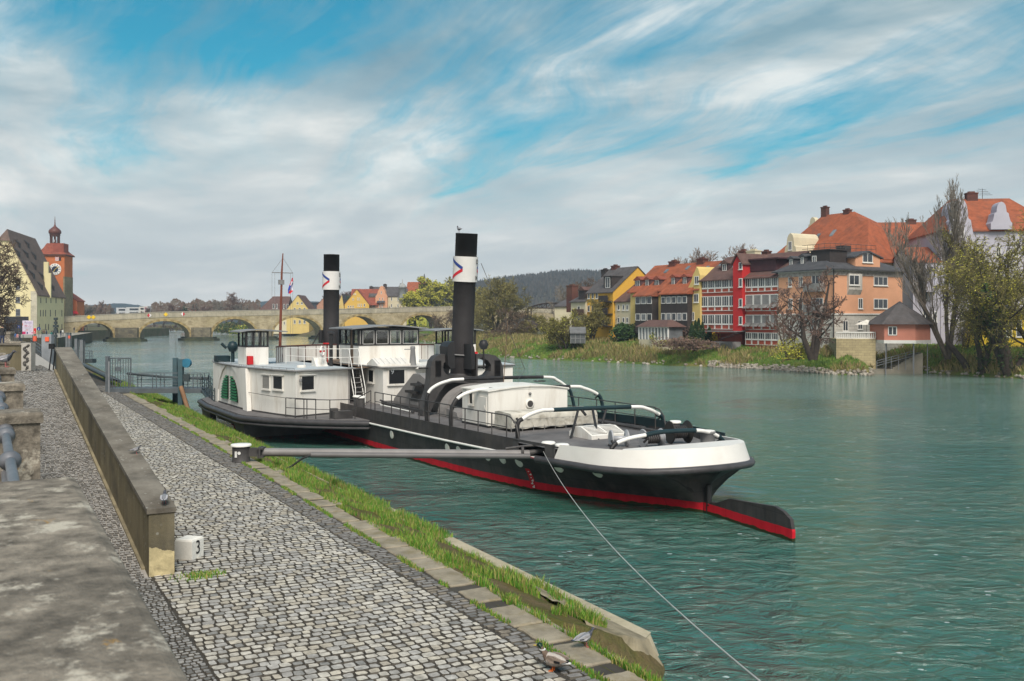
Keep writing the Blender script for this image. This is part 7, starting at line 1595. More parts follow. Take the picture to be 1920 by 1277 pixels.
# ------------------------------------------------------------------ trees
M_BK = mat('bark_grey', (.10, .08, .06), .95, .3, 3., .8, 12.); M_BKD = mat('bark_dark', (.055, .042, .034), .95, .3, 3., .8, 12.); M_IV = mat('ivy_leaves', (.035, .07, .015), .8, .4, 3.)
M_TW = mat('twig_brown', (.12, .085, .060), .95, .25, 1.); M_TWR = mat('twig_red_brown', (.15, .095, .075), .95, .25, 1.); M_TWG = mat('twig_grey', (.19, .165, .135), .95, .2, 1.); M_TWO = mat('twig_olive', (.14, .12, .045), .95, .25, 1.)
M_WL = mat('willow_leaf', (.34, .34, .04), .7, .3, 1.); M_WL2 = mat('willow_leaf_bright', (.42, .39, .04), .7, .3, 1.); M_OL = mat('bud_olive', (.19, .17, .045), .8, .3, 1.); M_EV = mat('evergreen_leaf', (.022, .05, .014), .8, .4, 2.); M_EV2 = mat('evergreen_light', (.045, .09, .02), .8, .4, 2.); M_FY = mat('forsythia_yellow', (.65, .48, .02), .8, .2, 2.)
def stick(V, Fc, pts, r0, r1, n):
    k = len(pts); o = len(V)
    for i, p in enumerate(pts):
        d = pts[min(i+1, k-1)]-pts[max(i-1, 0)]; a = d.cross(Vector((.3, .2, 1.))); 
        if a.length < 1e-5: a = Vector((1, 0, 0))
        a.normalize(); b = a.cross(d).normalized(); r = r0+(r1-r0)*i/(k-1)
        for j in range(n): t = 6.2832*j/n; q = p+(a*math.cos(t)+b*math.sin(t))*r; V.append((q.x, q.y, q.z))
    for i in range(k-1):
        for j in range(n): Fc.append((o+i*n+j, o+i*n+(j+1) % n, o+(i+1)*n+(j+1) % n, o+(i+1)*n+j))
def make_tree(name, label, loc, h, seed=1, stems=((0, 0, 1.),), r=.35, levels=4, kids=(7, 7, 6, 5), ratio=.6, up=.25, spread=.75, wig=.14, droop=0., twig=M_TW, bark=M_BK, leaf=None, leafn=0, leafs=.16, trunk=.22, group=None, ivy=0., tr=.03, cat='tree', sway=(0, 0)):
    rd = random.Random(seed); T = ([], []); W = ([], []); tips = []; ivp = []
    def grow(p, d, ln, r0, lv):
        n = 6 if lv == 0 else (4 if lv < 3 else 3); pts = [p]; dd = d.copy()
        for i in range(n):
            dd = (dd+Vector((rd.gauss(0, wig), rd.gauss(0, wig), rd.gauss(0, wig)+up*(.25 if lv else .12)-droop*max(0, lv-1)*.3))).normalized(); p = p+dd*ln/n; pts.append(p)
        r1 = r0*(.22 if lv == 0 else .25); tgt = T if lv < 2 else W
        stick(tgt[0], tgt[1], pts, max(r0, tr), max(r1, tr*.6), 7 if lv == 0 else 5 if lv == 1 else 3)
        if lv == 0: ivp.extend(pts)
        if lv >= levels: tips.extend(pts[1:]); return
        k = kids[min(lv, len(kids)-1)]; st = trunk if lv == 0 else .2
        for i in range(k):
            f = st+(1-st)*(i+rd.random()*.8)/k; q = f*n; a = int(min(q, n-1)); pp = pts[a].lerp(pts[a+1], q-a); dr = (pts[a+1]-pts[a]).normalized()
            az = rd.random()*6.2832; sd_ = dr.orthogonal().normalized(); sd_ = Matrix.Rotation(az, 3, dr) @ sd_
            nd = (dr*(1-spread*.6)+sd_*spread+Vector((0, 0, up))).normalized(); l2 = ln*ratio*rd.uniform(.7, 1.15)*(1.15-.5*f if lv == 0 else 1.05-.35*f)
            grow(pp, nd, l2, max(tr, (r0+(r1-r0)*f)*.5), lv+1)
    for (ox, oy, s) in stems:
        d = Vector((ox, oy, 1.)).normalized(); grow(Vector((ox*.3, oy*.3, -.3)), d, h*s*.62, r*(.7+.3*s), 0)
    # scale so the crown reaches the wanted height
    allv = T[0]+W[0]; mx = max(v[2] for v in allv); k = h/mx
    sc = lambda V: [(v[0]*k, v[1]*k, v[2]*k) for v in V]
    t = thing(name, label, cat, loc, 0., group)
    a = MB(); a.v = sc(T[0]); a.f = T[1]; a.m = [0]*len(a.f); a.s = [True]*len(a.f); a.build('trunk', bark, parent=t)
    c = MB(); c.v = sc(W[0]); c.f = W[1]; c.m = [0]*len(c.f); c.s = [False]*len(c.f); ms = [twig]
    if leaf:
        ms += list(leaf)
        for _ in range(leafn):
            q = rd.choice(tips)*k; q = q+Vector((rd.gauss(0, .22), rd.gauss(0, .22), rd.gauss(0, .22)-abs(rd.gauss(0, .3))*droop)); s = leafs*rd.uniform(.6, 1.3)
            u_ = Vector((rd.gauss(0, 1), rd.gauss(0, 1), rd.gauss(0, 1))).normalized(); w_ = u_.orthogonal().normalized()
            c.add([q-u_*s, q+w_*s*.45, q+u_*s, q-w_*s*.45], [(0, 1, 2, 3)], 1+rd.randrange(len(leaf)))
    c.build('crown', ms, parent=t)
    if ivy:
        m2 = MB()
        for _ in range(int(1400*ivy)):
            i = rd.randrange(len(ivp)-1); q = ivp[i].lerp(ivp[i+1] if (ivp[i+1]-ivp[i]).length < h*.3 else ivp[i], rd.random())*k
            if q.z > h*.55: continue
            q = q+Vector((rd.gauss(0, 1), rd.gauss(0, 1), rd.gauss(0, .6)))*(r*.9); s = .16*rd.uniform(.6, 1.3); u_ = Vector((rd.gauss(0, 1), rd.gauss(0, 1), rd.gauss(0, 1))).normalized(); w_ = u_.orthogonal().normalized()
            m2.add([q-u_*s, q+w_*s*.7, q+u_*s, q-w_*s*.7], [(0, 1, 2, 3)])
        m2.build('ivy', M_IV, parent=t)
    return t
def bush(name, label, loc, rx, ry, rz, leaf, n, s, seed=1, group=None, shape=1., stem=True, cat='bush'):
    rd = random.Random(seed); t = thing(name, label, cat, loc, 0., group); mb = MB(); lob = [(rd.uniform(-.5, .5), rd.uniform(-.5, .5), rd.uniform(.2, .9), rd.uniform(.35, .6)) for _ in range(9)]
    for _ in range(n):
        if shape > 1.5:     # pointed conifer
            z = rd.random()**.8; rr = (1-z)**.8*rd.uniform(.7, 1.05)+.05; a = rd.random()*6.283; q = Vector((rx*rr*math.cos(a), ry*rr*math.sin(a), rz*z))
        else:
            l = rd.choice(lob); d = Vector((rd.gauss(0, 1), rd.gauss(0, 1), rd.gauss(0, 1))).normalized()*l[3]*rd.uniform(.75, 1.05); q = Vector(((l[0]+d.x)*rx, (l[1]+d.y)*ry, max(.02, (l[2]*.6+d.z*.6)*rz)))
        u_ = Vector((rd.gauss(0, 1), rd.gauss(0, 1), rd.gauss(0, 1))).normalized(); w_ = u_.orthogonal().normalized(); k = s*rd.uniform(.6, 1.4)
        mb.add([q-u_*k, q+w_*k*.6, q+u_*k, q-w_*k*.6], [(0, 1, 2, 3)], rd.randrange(len(leaf)))
    mb.build('foliage', list(leaf), parent=t)
    m2 = MB()
    for k in range(5): a = k*1.3; m2.tube([(0, 0, -.2), (rx*.3*math.cos(a), ry*.3*math.sin(a), rz*.5)], [.08, .03], 4)
    m2.build('stem', M_BKD, parent=t); return t
def P3(px, py, Y, z=None): q = at_y(px, py, Y); return (q.x, Y, q.z if z is None else z)
def tree_px(name, label, px, pyb, pyt, Y, **k): b = at_y(px, pyb, Y); h = (pyb-pyt)/1800*Y; return make_tree(name, label, (b.x, Y, b.z), h, **k)
# near right bank
tree_px('bare_tree', 'bare forked brown tree growing from the bank in front of the pink corner building', 1524, 668, 500, 117, seed=4, stems=((-.35, 0, .9), (.38, .05, 1.0), (.05, .1, .7)), r=.30, kids=(6, 6, 5, 4), spread=.85, twig=M_TWR, bark=M_BKD, up=.16, ratio=.52, tr=.028)
tree_px('bare_tree', 'very tall bare tree with many upright stems left of the violet building', 1778, 668, 326, 119, seed=12, stems=((-.26, 0, .92), (-.08, .1, 1.), (.08, -.1, 1.), (.22, .1, .82), (-.36, 0, .7)), r=.26, kids=(8, 7, 6, 5), spread=.38, twig=M_TWG, bark=M_BK, up=.36, ratio=.56, wig=.08, tr=.022)
a_ = at_y(1817, 691, 116); b_ = at_y(1776, 640, 118.5)
t_ = thing('leaning_tree', 'dark tree trunk leaning out over the water beside the tall bare tree', 'tree trunk', tuple(a_)); o = a_
MB().tube([(0, 0, -.4), (b_-a_)*.3+Vector((.1, 0, -.1)), (b_-a_)*.7, b_-a_], [.42, .38, .34, .30], 9).build('trunk', M_BKD, parent=t_)
MB().tube([(b_-a_)*.5, (b_-a_)*.5+Vector((-.6, 0, .9))], [.12, .05], 5).build('limb', M_BKD, parent=t_)
tree_px('ivy_tree', 'ivy clad tree leaning left between the tall bare tree and the big willow', 1842, 697, 420, 114, seed=21, stems=((-.12, 0, 1.), (.2, 0, .7)), r=.28, kids=(7, 7, 6, 4), spread=.6, twig=M_TWO, bark=M_BKD, up=.25, ratio=.5, leaf=(M_WL, M_OL), leafn=2600, leafs=.10, ivy=1., droop=.15)
tree_px('willow_tree', 'large yellow green willow with ivy covered trunks at the right edge', 1893, 702, 392, 111, seed=33, stems=((-.12, 0, .95), (.12, 0, 1.), (.4, 0, .8), (-.3, .1, .85)), r=.34, kids=(9, 8, 7, 4), spread=.65, twig=M_TWO, bark=M_BKD, up=.22, ratio=.52, leaf=(M_WL, M_WL2, M_WL2), leafn=7000, leafs=.095, ivy=2.2, droop=.30)
tree_px('willow_tree', 'yellow green young willow partly cut off by the right edge', 1955, 700, 440, 122, seed=35, stems=((-.2, 0, 1.), (.3, 0, .8)), r=.3, kids=(8, 7, 6, 4), spread=.8, twig=M_TWO, bark=M_BKD, leaf=(M_WL, M_WL2), leafn=6000, leafs=.12, droop=.3)
tree_px('bare_shrub', 'thin bare shrub left of the forked brown tree by the stone fill', 1478, 668, 560, 121, seed=8, stems=((-.3, 0, .8), (0, 0, 1.), (.25, 0, .85)), r=.10, kids=(6, 5, 4, 3), twig=M_TWR, bark=M_TW, levels=3, up=.3, cat='shrub')
tree_px('bare_shrub', 'small bare tree against the violet wall above the lower lawn', 1808, 655, 570, 126, seed=9, stems=((0, 0, 1.), (.3, 0, .7)), r=.12, kids=(7, 6, 4, 3), twig=M_TWG, levels=3, up=.1, cat='shrub')
bush('willow_shrub', 'yellow green bushy shrub at the foot of the forked brown tree', P3(1497, 672, 119), 3.4, 2, 3.0, (M_WL, M_OL, M_WL2), 1500, .13, 5)
# garden trees in front of the houses
tree_px('bare_tree', 'bare dark garden tree right of the winter garden', 1281, 640, 604, 150, seed=41, stems=((-.3, 0, .9), (.3, 0, 1.)), r=.15, kids=(7, 6, 5, 3), twig=M_TWR, bark=M_BKD, levels=3, spread=.9, up=.08)
tree_px('bare_tree', 'olive budding garden tree before the deep yellow house', 1141, 646, 550, 172, seed=42, stems=((-.2, 0, .9), (.2, 0, 1.)), r=.22, kids=(8, 7, 6, 4), twig=M_TWO, bark=M_BK, leaf=(M_OL,), leafn=1500, leafs=.16, spread=.85)
tree_px('bare_tree', 'olive budding tree right of the glass hut', 1110, 648, 572, 168, seed=43, stems=((-.3, 0, .9), (.25, 0, 1.)), r=.2, kids=(8, 7, 6, 3), twig=M_TWO, bark=M_BKD, leaf=(M_OL,), leafn=1200, leafs=.15, spread=.85)
tree_px('olive_willow', 'dense olive brown willow bush tree leaning over the bank left of the glass hut', 1062, 664, 578, 163, seed=44, stems=((-.5, 0, .9), (-.15, 0, 1.), (.2, 0, .95), (.5, 0, .7)), r=.18, kids=(8, 7, 6, 5), twig=M_TWO, bark=M_BKD, leaf=(M_OL, M_OL, M_WL), leafn=4200, leafs=.14, spread=.7)
tree_px('bare_tree', 'bare tree standing left of the narrow house under the wooded hill', 1058, 640, 530, 225, seed=45, r=.3, kids=(8, 8, 6, 4), twig=M_TWG, spread=.8)
tree_px('bare_tree', 'bare tree rising above the roofs left of the brick chimney', 1088, 640, 528, 240, seed=46, r=.3, kids=(8, 8, 6, 4), twig=M_TW, spread=.8)
tree_px('bare_tree', 'bare crown showing between the hill and the deep yellow house', 1118, 640, 515, 235, seed=47, r=.3, kids=(8, 8, 6, 4), twig=M_TW, spread=.8)
tree_px('big_bare_tree', 'large bare olive brown tree right of the aft funnel', 929, 652, 512, 228, seed=51, stems=((-.35, 0, .9), (0, .1, 1.), (.32, 0, .95)), r=.42, kids=(8, 8, 7, 5), twig=M_TWO, bark=M_BK, leaf=(M_OL,), leafn=2600, leafs=.22, spread=.75, up=.2)
tree_px('bare_tree', 'smaller dark bare tree right of the large olive brown one behind the funnel', 951, 653, 572, 205, seed=52, r=.22, kids=(9, 8, 6, 4), twig=M_TW, bark=M_BKD, spread=1., up=.02)
tree_px('bare_tree', 'bare tree just right of the aft funnel close to the bridge', 905, 650, 545, 262, seed=53, r=.3, kids=(8, 8, 6, 4), twig=M_TWO, leaf=(M_OL,), leafn=1300, leafs=.22, spread=.8)
tree_px('bare_tree', 'dark bare tree between the aft funnel and the sixth bridge arch', 838, 640, 575, 300, seed=54, r=.22, kids=(9, 8, 6, 4), twig=M_TW, bark=M_BKD, spread=1., up=.02)
tree_px('bare_tree', 'low olive tree by the iron footbridge', 1015, 648, 590, 195, seed=55, r=.2, kids=(8, 7, 6, 4), twig=M_TWO, leaf=(M_OL,), leafn=1300, leafs=.17, spread=.9)
tree_px('bare_tree', 'low olive shrub tree between iron footbridge and funnel', 978, 648, 600, 215, seed=56, r=.2, kids=(8, 7, 6, 4), twig=M_TWO, leaf=(M_OL,), leafn=900, leafs=.17, spread=.9)
for i, (px_, y) in enumerate(((1305, 470), (1330, 478), (1362, 467), (1392, 462), (1424, 463))):
    tree_px('bare_tree', ['leftmost', 'second', 'middle', 'fourth', 'rightmost'][i]+' of the pale bare tree crowns showing above the bay house and red house roofs', px_, 620, y-7, 215, seed=60+i, tr=.05, r=.3, kids=(9, 8, 6, 4), twig=mat('twig_pale', (.24, .19, .16), .95, .2), spread=.7, up=.25, group='bare crowns above the roofs')
bush('round_bush', 'big round dark green bush left of the winter garden', P3(1184, 643, 163), 3.6, 3, 4.6, (M_EV, M_EV2, M_EV), 3200, .22, 6)
bush('round_bush', 'low green shrub growing at the winter garden front', P3(1240, 636, 150), 2.2, 1.5, 1.9, (M_EV2, M_WL), 700, .14, 7)
for i, (a, t_) in enumerate(((1297, 606), (1304, 601), (1310, 597), (1317, 604), (1330, 613))):
    b = at_y(a, 640, 146); bush('cypress', ['leftmost slim dark cypress beside the bay house', 'second slim dark cypress beside the bay house', 'tallest slim dark cypress beside the bay house', 'fourth slim dark cypress beside the bay house', 'short dark conifer standing apart by the red house'][i], tuple(b), .62, .62, (640-t_)/1800*146, (M_EV,), 800, .13, 20+i, 'slim dark cypresses', 2., cat='conifer')
bush('forsythia', 'bright yellow flowering shrub beside the short conifer', P3(1339, 638, 146), .9, .9, 1.5, (M_FY,), 400, .10, 30)
bush('shrub', 'brown tangled bramble shrub on the bank below the red house', P3(1303, 655, 140), 4.5, 2.5, 2.4, (M_TWR, M_TW), 1500, .16, 31)
bush('shrub', 'brown leafless thicket on the bank left of the brambles', P3(1268, 650, 143), 4, 2, 1.8, (M_TWR, M_TW, M_OL), 1100, .15, 32)
bush('shrub', 'dark hedge along the garden wall before the deep yellow house', P3(1130, 650, 166), 5, 1.2, 1.3, (M_EV, M_TW), 900, .15, 33)
# beyond the bridge
far = [(160, 596, 570, 470), (185, 598, 562, 480), (205, 598, 572, 500), (330, 597, 568, 470), (362, 597, 564, 480), (395, 597, 571, 460), (415, 597, 560, 470), (433, 597, 547, 450), (450, 597, 568, 440), (306, 598, 572, 500), (470, 597, 574, 430), (290, 598, 576, 520)]
for i, (a, b, t_, Y) in enumerate(far):
    b = 612; tree_px('bare_tree', 'bare tree of the row beyond the bridge, %s' % (['just right of the orange house', 'above the first arch', 'left of the apartment blocks', 'left of the dark conifers', 'right of the dark conifers', 'above the second pier', 'left of the tallest one', 'the tallest one', 'right of the tallest one', 'above the left side of the second arch', 'next to the long brown roof', 'lowest, above the second arch'][i]), a, b, t_, Y, seed=70+i, r=.5, kids=(9, 9, 7, 4), twig=M_TWR if i % 2 else M_TWG, bark=M_BKD, spread=.75, tr=.045, group='bare trees beyond the bridge')
bush('conifer', 'pair of small dark conifers above the bare trees beyond the bridge', P3(345, 600, 480), 3, 3, 8.5, (M_EV,), 700, .5, 90, cat='conifer', shape=2.)
for i, (a, t_, Y, lf) in enumerate(((806, 519, 372, (M_WL, M_WL2, M_OL)), (780, 536, 375, (M_WL, M_WL2)), (836, 528, 378, (M_WL, M_OL)), (861, 519, 385, (M_OL,)), (892, 532, 365, (M_OL,)))):
    tree_px('willow_tree', ['big yellow green willow rising behind the bridge', 'left yellow green willow in front of the green house', 'right yellow green willow behind the bridge', 'olive brown tree crown just left of the aft funnel behind the bridge', 'olive tree crown right of the aft funnel behind the bridge'][i], a, 622, t_, Y, seed=100+i, r=.6, kids=(9, 8, 7, 4), twig=M_TWO, bark=M_BKD, leaf=lf, leafn=6500 if i < 3 else 3500, leafs=.5, spread=.8, tr=.04, droop=.2)
for i, (a, t_, Y, w_) in enumerate(((612, 553, 470, 9), (628, 556, 480, 9), (655, 545, 500, 10), (640, 548, 490, 9))):
    tree_px('bare_tree', ['dark bare crown directly left of the forward funnel', 'dark bare crown directly behind the forward funnel', 'dark bare crown right of the conifer by the forward funnel', 'dark bare crown between forward funnel and conifer'][i], a, 605, t_, Y, seed=120+i, r=.6, kids=(9, 9, 7, 4), twig=M_TWR, bark=M_BKD, spread=.8, tr=.07, group='dark crowns behind the forward funnel')
bush('conifer', 'dark round conifer crown right of the forward funnel', P3(654, 600, 470), 5, 5, 15, (M_EV,), 900, .6, 91, cat='conifer')
for i, (px_, py_, Y, rx, rz, lf) in enumerate(((320, 620, 560, 12, 4, (M_TW, M_OL)), (285, 618, 640, 12, 4, (M_TWR, M_TW)), (430, 624, 445, 10, 6, (M_OL, M_EV2)), (452, 626, 430, 8, 5, (M_WL, M_EV2)), (412, 622, 450, 6, 5, (M_TW,)), (775, 632, 372, 5, 7, (M_EV2, M_OL)), (798, 632, 366, 5, 6, (M_EV2, M_WL)), (760, 634, 360, 4, 3, (M_EV2, M_OL)), (812, 640, 338, 4, 3, (mat('reed_straw', (.34, .25, .12), .9, .3), M_OL)), (190, 612, 900, 18, 5, (M_TW, M_TWR)), (230, 612, 900, 22, 5, (M_TW, M_TWR)), (490, 627, 420, 8, 3, (M_EV2, M_OL)), (660, 634, 370, 6, 3, (M_EV2, M_OL)))):
    bush('bank_shrub', ['low brown thicket on the shore seen through the second arch', 'low reddish thicket on the far shore left of the second pier', 'green shrub on the shore seen through the third arch', 'yellow green shrub at the right side of the third arch', 'bare brown shrub at the left side of the third arch', 'green shrubs seen through the sixth arch left side', 'bright green shrubs in the middle of the sixth arch', 'low green shrubs at the left foot of the sixth arch', 'tan reeds at the right foot of the sixth arch', 'distant thicket on the horizon seen through the first arch', 'distant thicket on the horizon right of the first arch', 'low green hedge at the yellow house riverside', 'low green hedge seen through the fifth arch'][i], P3(px_, py_, Y), rx, 3, rz, lf, 700, .45 if Y > 300 else .3, 130+i)
# bare tree at the left image edge, in front of the salt store
tree_px('bare_tree', 'dark bare branches of a tree reaching in at the left edge before the salt store', -42, 640, 440, 118, seed=150, stems=((0, 0, 1.), (.25, 0, .8)), r=.35, kids=(9, 8, 7, 5), twig=M_TW, bark=M_BKD, spread=.85, up=.05, tr=.03)
tree_px('bare_tree', 'second dark bare tree hanging in at the left edge below the roof', -26, 640, 520, 128, seed=151, stems=((.1, 0, 1.),), r=.3, kids=(9, 8, 7, 5), twig=M_TW, bark=M_BKD, spread=.9, up=.0, tr=.03)
mb = MB(); rd = random.Random(78)
for _ in range(5200):
    px_ = rd.choice((rd.uniform(284, 488), rd.uniform(284, 488), rd.uniform(140, 206))); Y = rd.uniform(470, 560); tp = 566+8*noise.noise(Vector((px_*.05, 2, 1)))+6*noise.noise(Vector((px_*.2, 5, 1)))+(8 if px_ < 300 else 0); hz_ = (604-tp)/1800*Y*rd.random()**.6; x = (px_-960)/1800*Y; z = CAMH+(600-604)/1800*Y+hz_; a = rd.random()*3.14; s = rd.uniform(.5, 1.1)
    mb.add([(x-math.cos(a)*.12, Y, z-s), (x+math.cos(a)*.12, Y, z-s), (x+rd.uniform(-.6, .6), Y+rd.uniform(-.5, .5), z+s*1.6)], [(0, 1, 2)], rd.randrange(3)); mb.add([(x-.7*s, Y-.1, z), (x+.7*s, Y+.2, z+.25*s), (x, Y, z+.9*s)], [(0, 1, 2)], rd.randrange(3))
mb.build('far_wood', [M_TWR, M_TWG, M_TW], kind='stuff')
# wooded ridge: a band of small crowns along the hill skyline (one far wood)
rd = random.Random(77); mb = MB(); HPf = [(880, 538), (930, 530), (985, 524), (1040, 517), (1080, 515), (1125, 517), (1180, 524), (1260, 535), (1400, 552)]
for _ in range(5200):
    px_ = rd.uniform(870, 1300); f = rd.random()**.6; y = float(np.interp(px_, [p[0] for p in HPf], [p[1] for p in HPf])); Y = 1300-420*(1-f); tp = at_y(px_, y, 1300)
    z = 3+(tp.z-3)*(math.sin(f*math.pi/2)**1.1)-2; x = tp.x; s = rd.uniform(4, 7)
    for k in range(3):
        a = rd.random()*6.28; mb.add([(x+math.cos(a)*s*.5, Y+math.sin(a)*s*.5, z-2), (x-math.cos(a)*s*.5, Y-math.sin(a)*s*.5, z-2), (x+rd.uniform(-1, 1), Y, z+s*rd.uniform(.8, 1.5))], [(0, 1, 2)], rd.randrange(2))
mb.build('hill_wood', [mat('far_wood_a', (.085, .07, .055), 1., .2, .1), mat('far_wood_b', (.055, .05, .04), 1., .2, .1)], kind='stuff')
# ------------------------------------------------------------------ bank grass on the island, reeds, stones
pts = [[], []]; rd = random.Random(5); NR = len(RBROWS); NC = len(RBROWS[0])
for _ in range(62000):
    i = rd.randrange(1, NC-1); j = rd.randrange(1, NR-1); f, g = rd.random(), rd.random()
    a, b, c, d = (Vector(RBROWS[j][i]), Vector(RBROWS[j][i+1]), Vector(RBROWS[j+1][i]), Vector(RBROWS[j+1][i+1])); p = a.lerp(b, f).lerp(c.lerp(d, f), g)
    if p.z < .25: continue
    st = noise.noise(Vector((p.x*.09, p.y*.09, 3)))+.6*noise.noise(Vector((p.x*.4, p.y*.4, 9)))
    pts[1 if st > .02 else 0].append((p.x, p.y, p.z, .8+.5*st*(1 if p.z < 2.6 else .3) if st > 0 else .55))
M_RS = mat('reed_tan', (.30, .25, .10), .9, .3, .5); M_RS2 = mat('reed_brown', (.22, .17, .08), .9, .3, .5)
blades('grass', pts[0], .25, .6, .06, [mat('bank_blade_green', (.10, .20, .03), .8, .3, .6), mat('bank_blade_lime', (.17, .24, .04), .8, .3, .6)], kind='stuff')
blades('reeds', pts[1], .4, 1.1, .06, [M_RS, M_RS2, mat('bank_blade_olive', (.18, .18, .05), .8, .3, .6)], lean=.9, kind='stuff')
# stone fill at the water's edge
mb = MB(); rd = random.Random(6); ico = [(0, 0, 1), (.89, 0, .45), (.28, .85, .45), (-.72, .53, .45), (-.72, -.53, .45), (.28, -.85, .45), (.72, .53, -.45), (-.28, .85, -.45), (-.89, 0, -.45), (-.28, -.85, -.45), (.72, -.53, -.45), (0, 0, -1)]
fic = [(0, 1, 2), (0, 2, 3), (0, 3, 4), (0, 4, 5), (0, 5, 1), (1, 6, 2), (2, 7, 3), (3, 8, 4), (4, 9, 5), (5, 10, 1), (6, 7, 2), (7, 8, 3), (8, 9, 4), (9, 10, 5), (10, 6, 1), (11, 7, 6), (11, 8, 7), (11, 9, 8), (11, 10, 9), (11, 6, 10)]
for _ in range(5200):
    i = rd.randrange(1, NC-1); f = rd.random(); a, b = Vector(RBROWS[1][i]).lerp(Vector(RBROWS[1][i+1]), f), Vector(RBROWS[2][i]).lerp(Vector(RBROWS[2][i+1]), f); p = a.lerp(b, rd.random()**1.5*1.1)
    px_ = 960+1800*p.x/p.y
    if not (1330 < px_ < 1660 or (px_ > 1700 and rd.random() < .18) or rd.random() < .05): continue
    s = rd.uniform(.12, .34); mb.add([(p.x+v[0]*s*rd.uniform(.8, 1.4), p.y+v[1]*s*rd.uniform(.8, 1.3), p.z+.05+v[2]*s*rd.uniform(.6, .9)) for v in ico], fic, rd.randrange(2))
mb.build('stone_fill', [mat('riprap', (.23, .20, .16), .9, .3, 2.), mat('riprap_pale', (.33, .30, .25), .9, .3, 2.)], kind='stuff')
# ------------------------------------------------------------------ gangways and piles
M_STL = mat('galvanised_steel', (.13, .15, .165), .45, .15, 2., metal=.3); M_PT = mat('pile_teal', (.055, .10, .115), .55, .2, 1., dirt=.4, dcol=(.10, .085, .06)); M_GWD = mat('gangway_dark', (.045, .06, .065), .6, .2)
Yg = 69.3; g0 = at_y(203, 735, Yg)
gw = thing('gangway', 'long grey steel gangway with railings and barred gate leading to the ship', 'gangway', (g0.x, Yg, ZQ))
xg = lambda px, Y=Yg: (px-960)/1800*Y-g0.x
def zgp(py): return CAMH+(600-py)/1800*Yg-ZQ
xe = xg(379)
MB().box(xg(200), -.1, zgp(737), xe, .1, zgp(728)).box(xg(200), 1.5, zgp(737), xe, 1.7, zgp(728)).box(xg(200), .1, zgp(731), xe, 1.5, zgp(729)).build('deck', M_STL, parent=gw)
mb = MB()
for y in (0, 1.6):
    for px_ in (242, 249, 286, 293, 338, 362, 370, 379): mb.tube([(xg(px_), y, zgp(729)), (xg(px_), y, zgp(702))], .035, 5)
    for py in (700, 708, 714, 720): mb.tube([(xg(240), y, zgp(py)), (xe, y, zgp(py+1.5))], .022, 5)
mb.build('railing', M_STL, parent=gw)
mb = MB().tube([(xg(225), 1.3, zgp(702)), (xg(300), 1.3, zgp(709)), (xe, 1.3, zgp(712))], .10, 6); mb.build('cable_duct', M_GWD, parent=gw)
mb = MB().box(xg(199), -.15, 0, xg(205), .15, zgp(668))
for px_ in (206, 245): mb.tube([(xg(px_), 0, 0), (xg(px_), 0, zgp(672))], .05, 5)
for px_ in (211, 216, 221, 226, 231, 236, 240.5): mb.tube([(xg(px_), 0, 0), (xg(px_), 0, zgp(673))], .028, 4)
mb.tube([(xg(205), 0, zgp(671.5)), (xg(245), 0, zgp(671.5))], .05, 5); mb.box(xg(218), -.12, zgp(696), xg(228), -.04, zgp(688)).box(xg(221), -.1, zgp(677), xg(227), -.03, zgp(672)); mb.build('gate', M_STL, parent=gw)
mb = MB().tube([(xg(213), -.8, -.1), (xg(213), -.8, zgp(677))], .05, 8); mb.build('gate_post', mat('post_pale', (.24, .25, .26), .5), parent=gw)
x2_ = xg(379); sh = SH.w(37.5, 8.2, 0); ex, ey = sh.x-g0.x, sh.y-Yg
mb = MB()
for o_y in (0, 1.4):
    mb.tube([(x2_, o_y, zgp(733)), (ex, ey+o_y, zgp(736)-.35)], .12, 5)
    for h in (.35, .65, 1.0): mb.tube([(x2_, o_y, zgp(731)+h), (ex, ey+o_y, zgp(736)+h-.35)], .03, 5)
    for k in range(6): f = k/5; mb.tube([(x2_+(ex-x2_)*f, o_y+ey*f, zgp(733)-.35*f), (x2_+(ex-x2_)*f, o_y+ey*f, zgp(733)-.35*f+1.1)], .035, 5)
mb.add([(x2_, 0, zgp(731)), (ex, ey, zgp(736)-.3), (ex, ey+1.4, zgp(736)-.3), (x2_, 1.4, zgp(731))], [(0, 1, 2, 3)]); mb.build('landing_bridge', M_GWD, parent=gw)
def pile(px0, px1, pyt, Y, lab, hood=False):
    x0_, x1_ = (px0-960)/1800*Y, (px1-960)/1800*Y; zt = CAMH+(600-pyt)/1800*Y; w_ = (x1_-x0_)/2
    t = thing('mooring_pile', lab, 'pile', ((x0_+x1_)/2, Y, 0), 0., 'steel piles at the gangway')
    MB().box(-w_, -.18, -.8, w_, -.12, zt).box(-w_, .12, -.8, w_, .18, zt).box(-w_*.25, -.12, -.8, w_*.25, .12, zt).build('post', M_PT, parent=t)
    if hood:
        mb = MB().lathe([(.32, 0), (.32, .35)], n=14, T=Matrix.Translation((w_+.25, .18, zt-.28)) @ Matrix.Rotation(R(90), 4, 'X')); mb.build('winch_hood', mat('hood_blue', (.03, .16, .25), .5), parent=t)
        MB().box(w_, -.1, zt-1.6, w_+.45, .1, zt-1.1).build('winch', M_GWD, parent=t)
    return t
pile(325, 333, 671, 71.6, 'left one of the two tall teal steel piles holding the gangway'); pile(335, 343.5, 673.5, 69.0, 'right one of the two tall teal piles, with a blue winch hood on top', True)
a_, b_ = at_y(339, 725, 68.8), at_y(358, 786, 68.0)
MB().tube([(0, 0, 0), b_-a_], .16, 8).build('pile_strut', mat('rusty_wood', (.23, .13, .07), .8, .3), loc=tuple(a_), label='rusty brown raking strut leaning against the right teal pile', cat='strut')
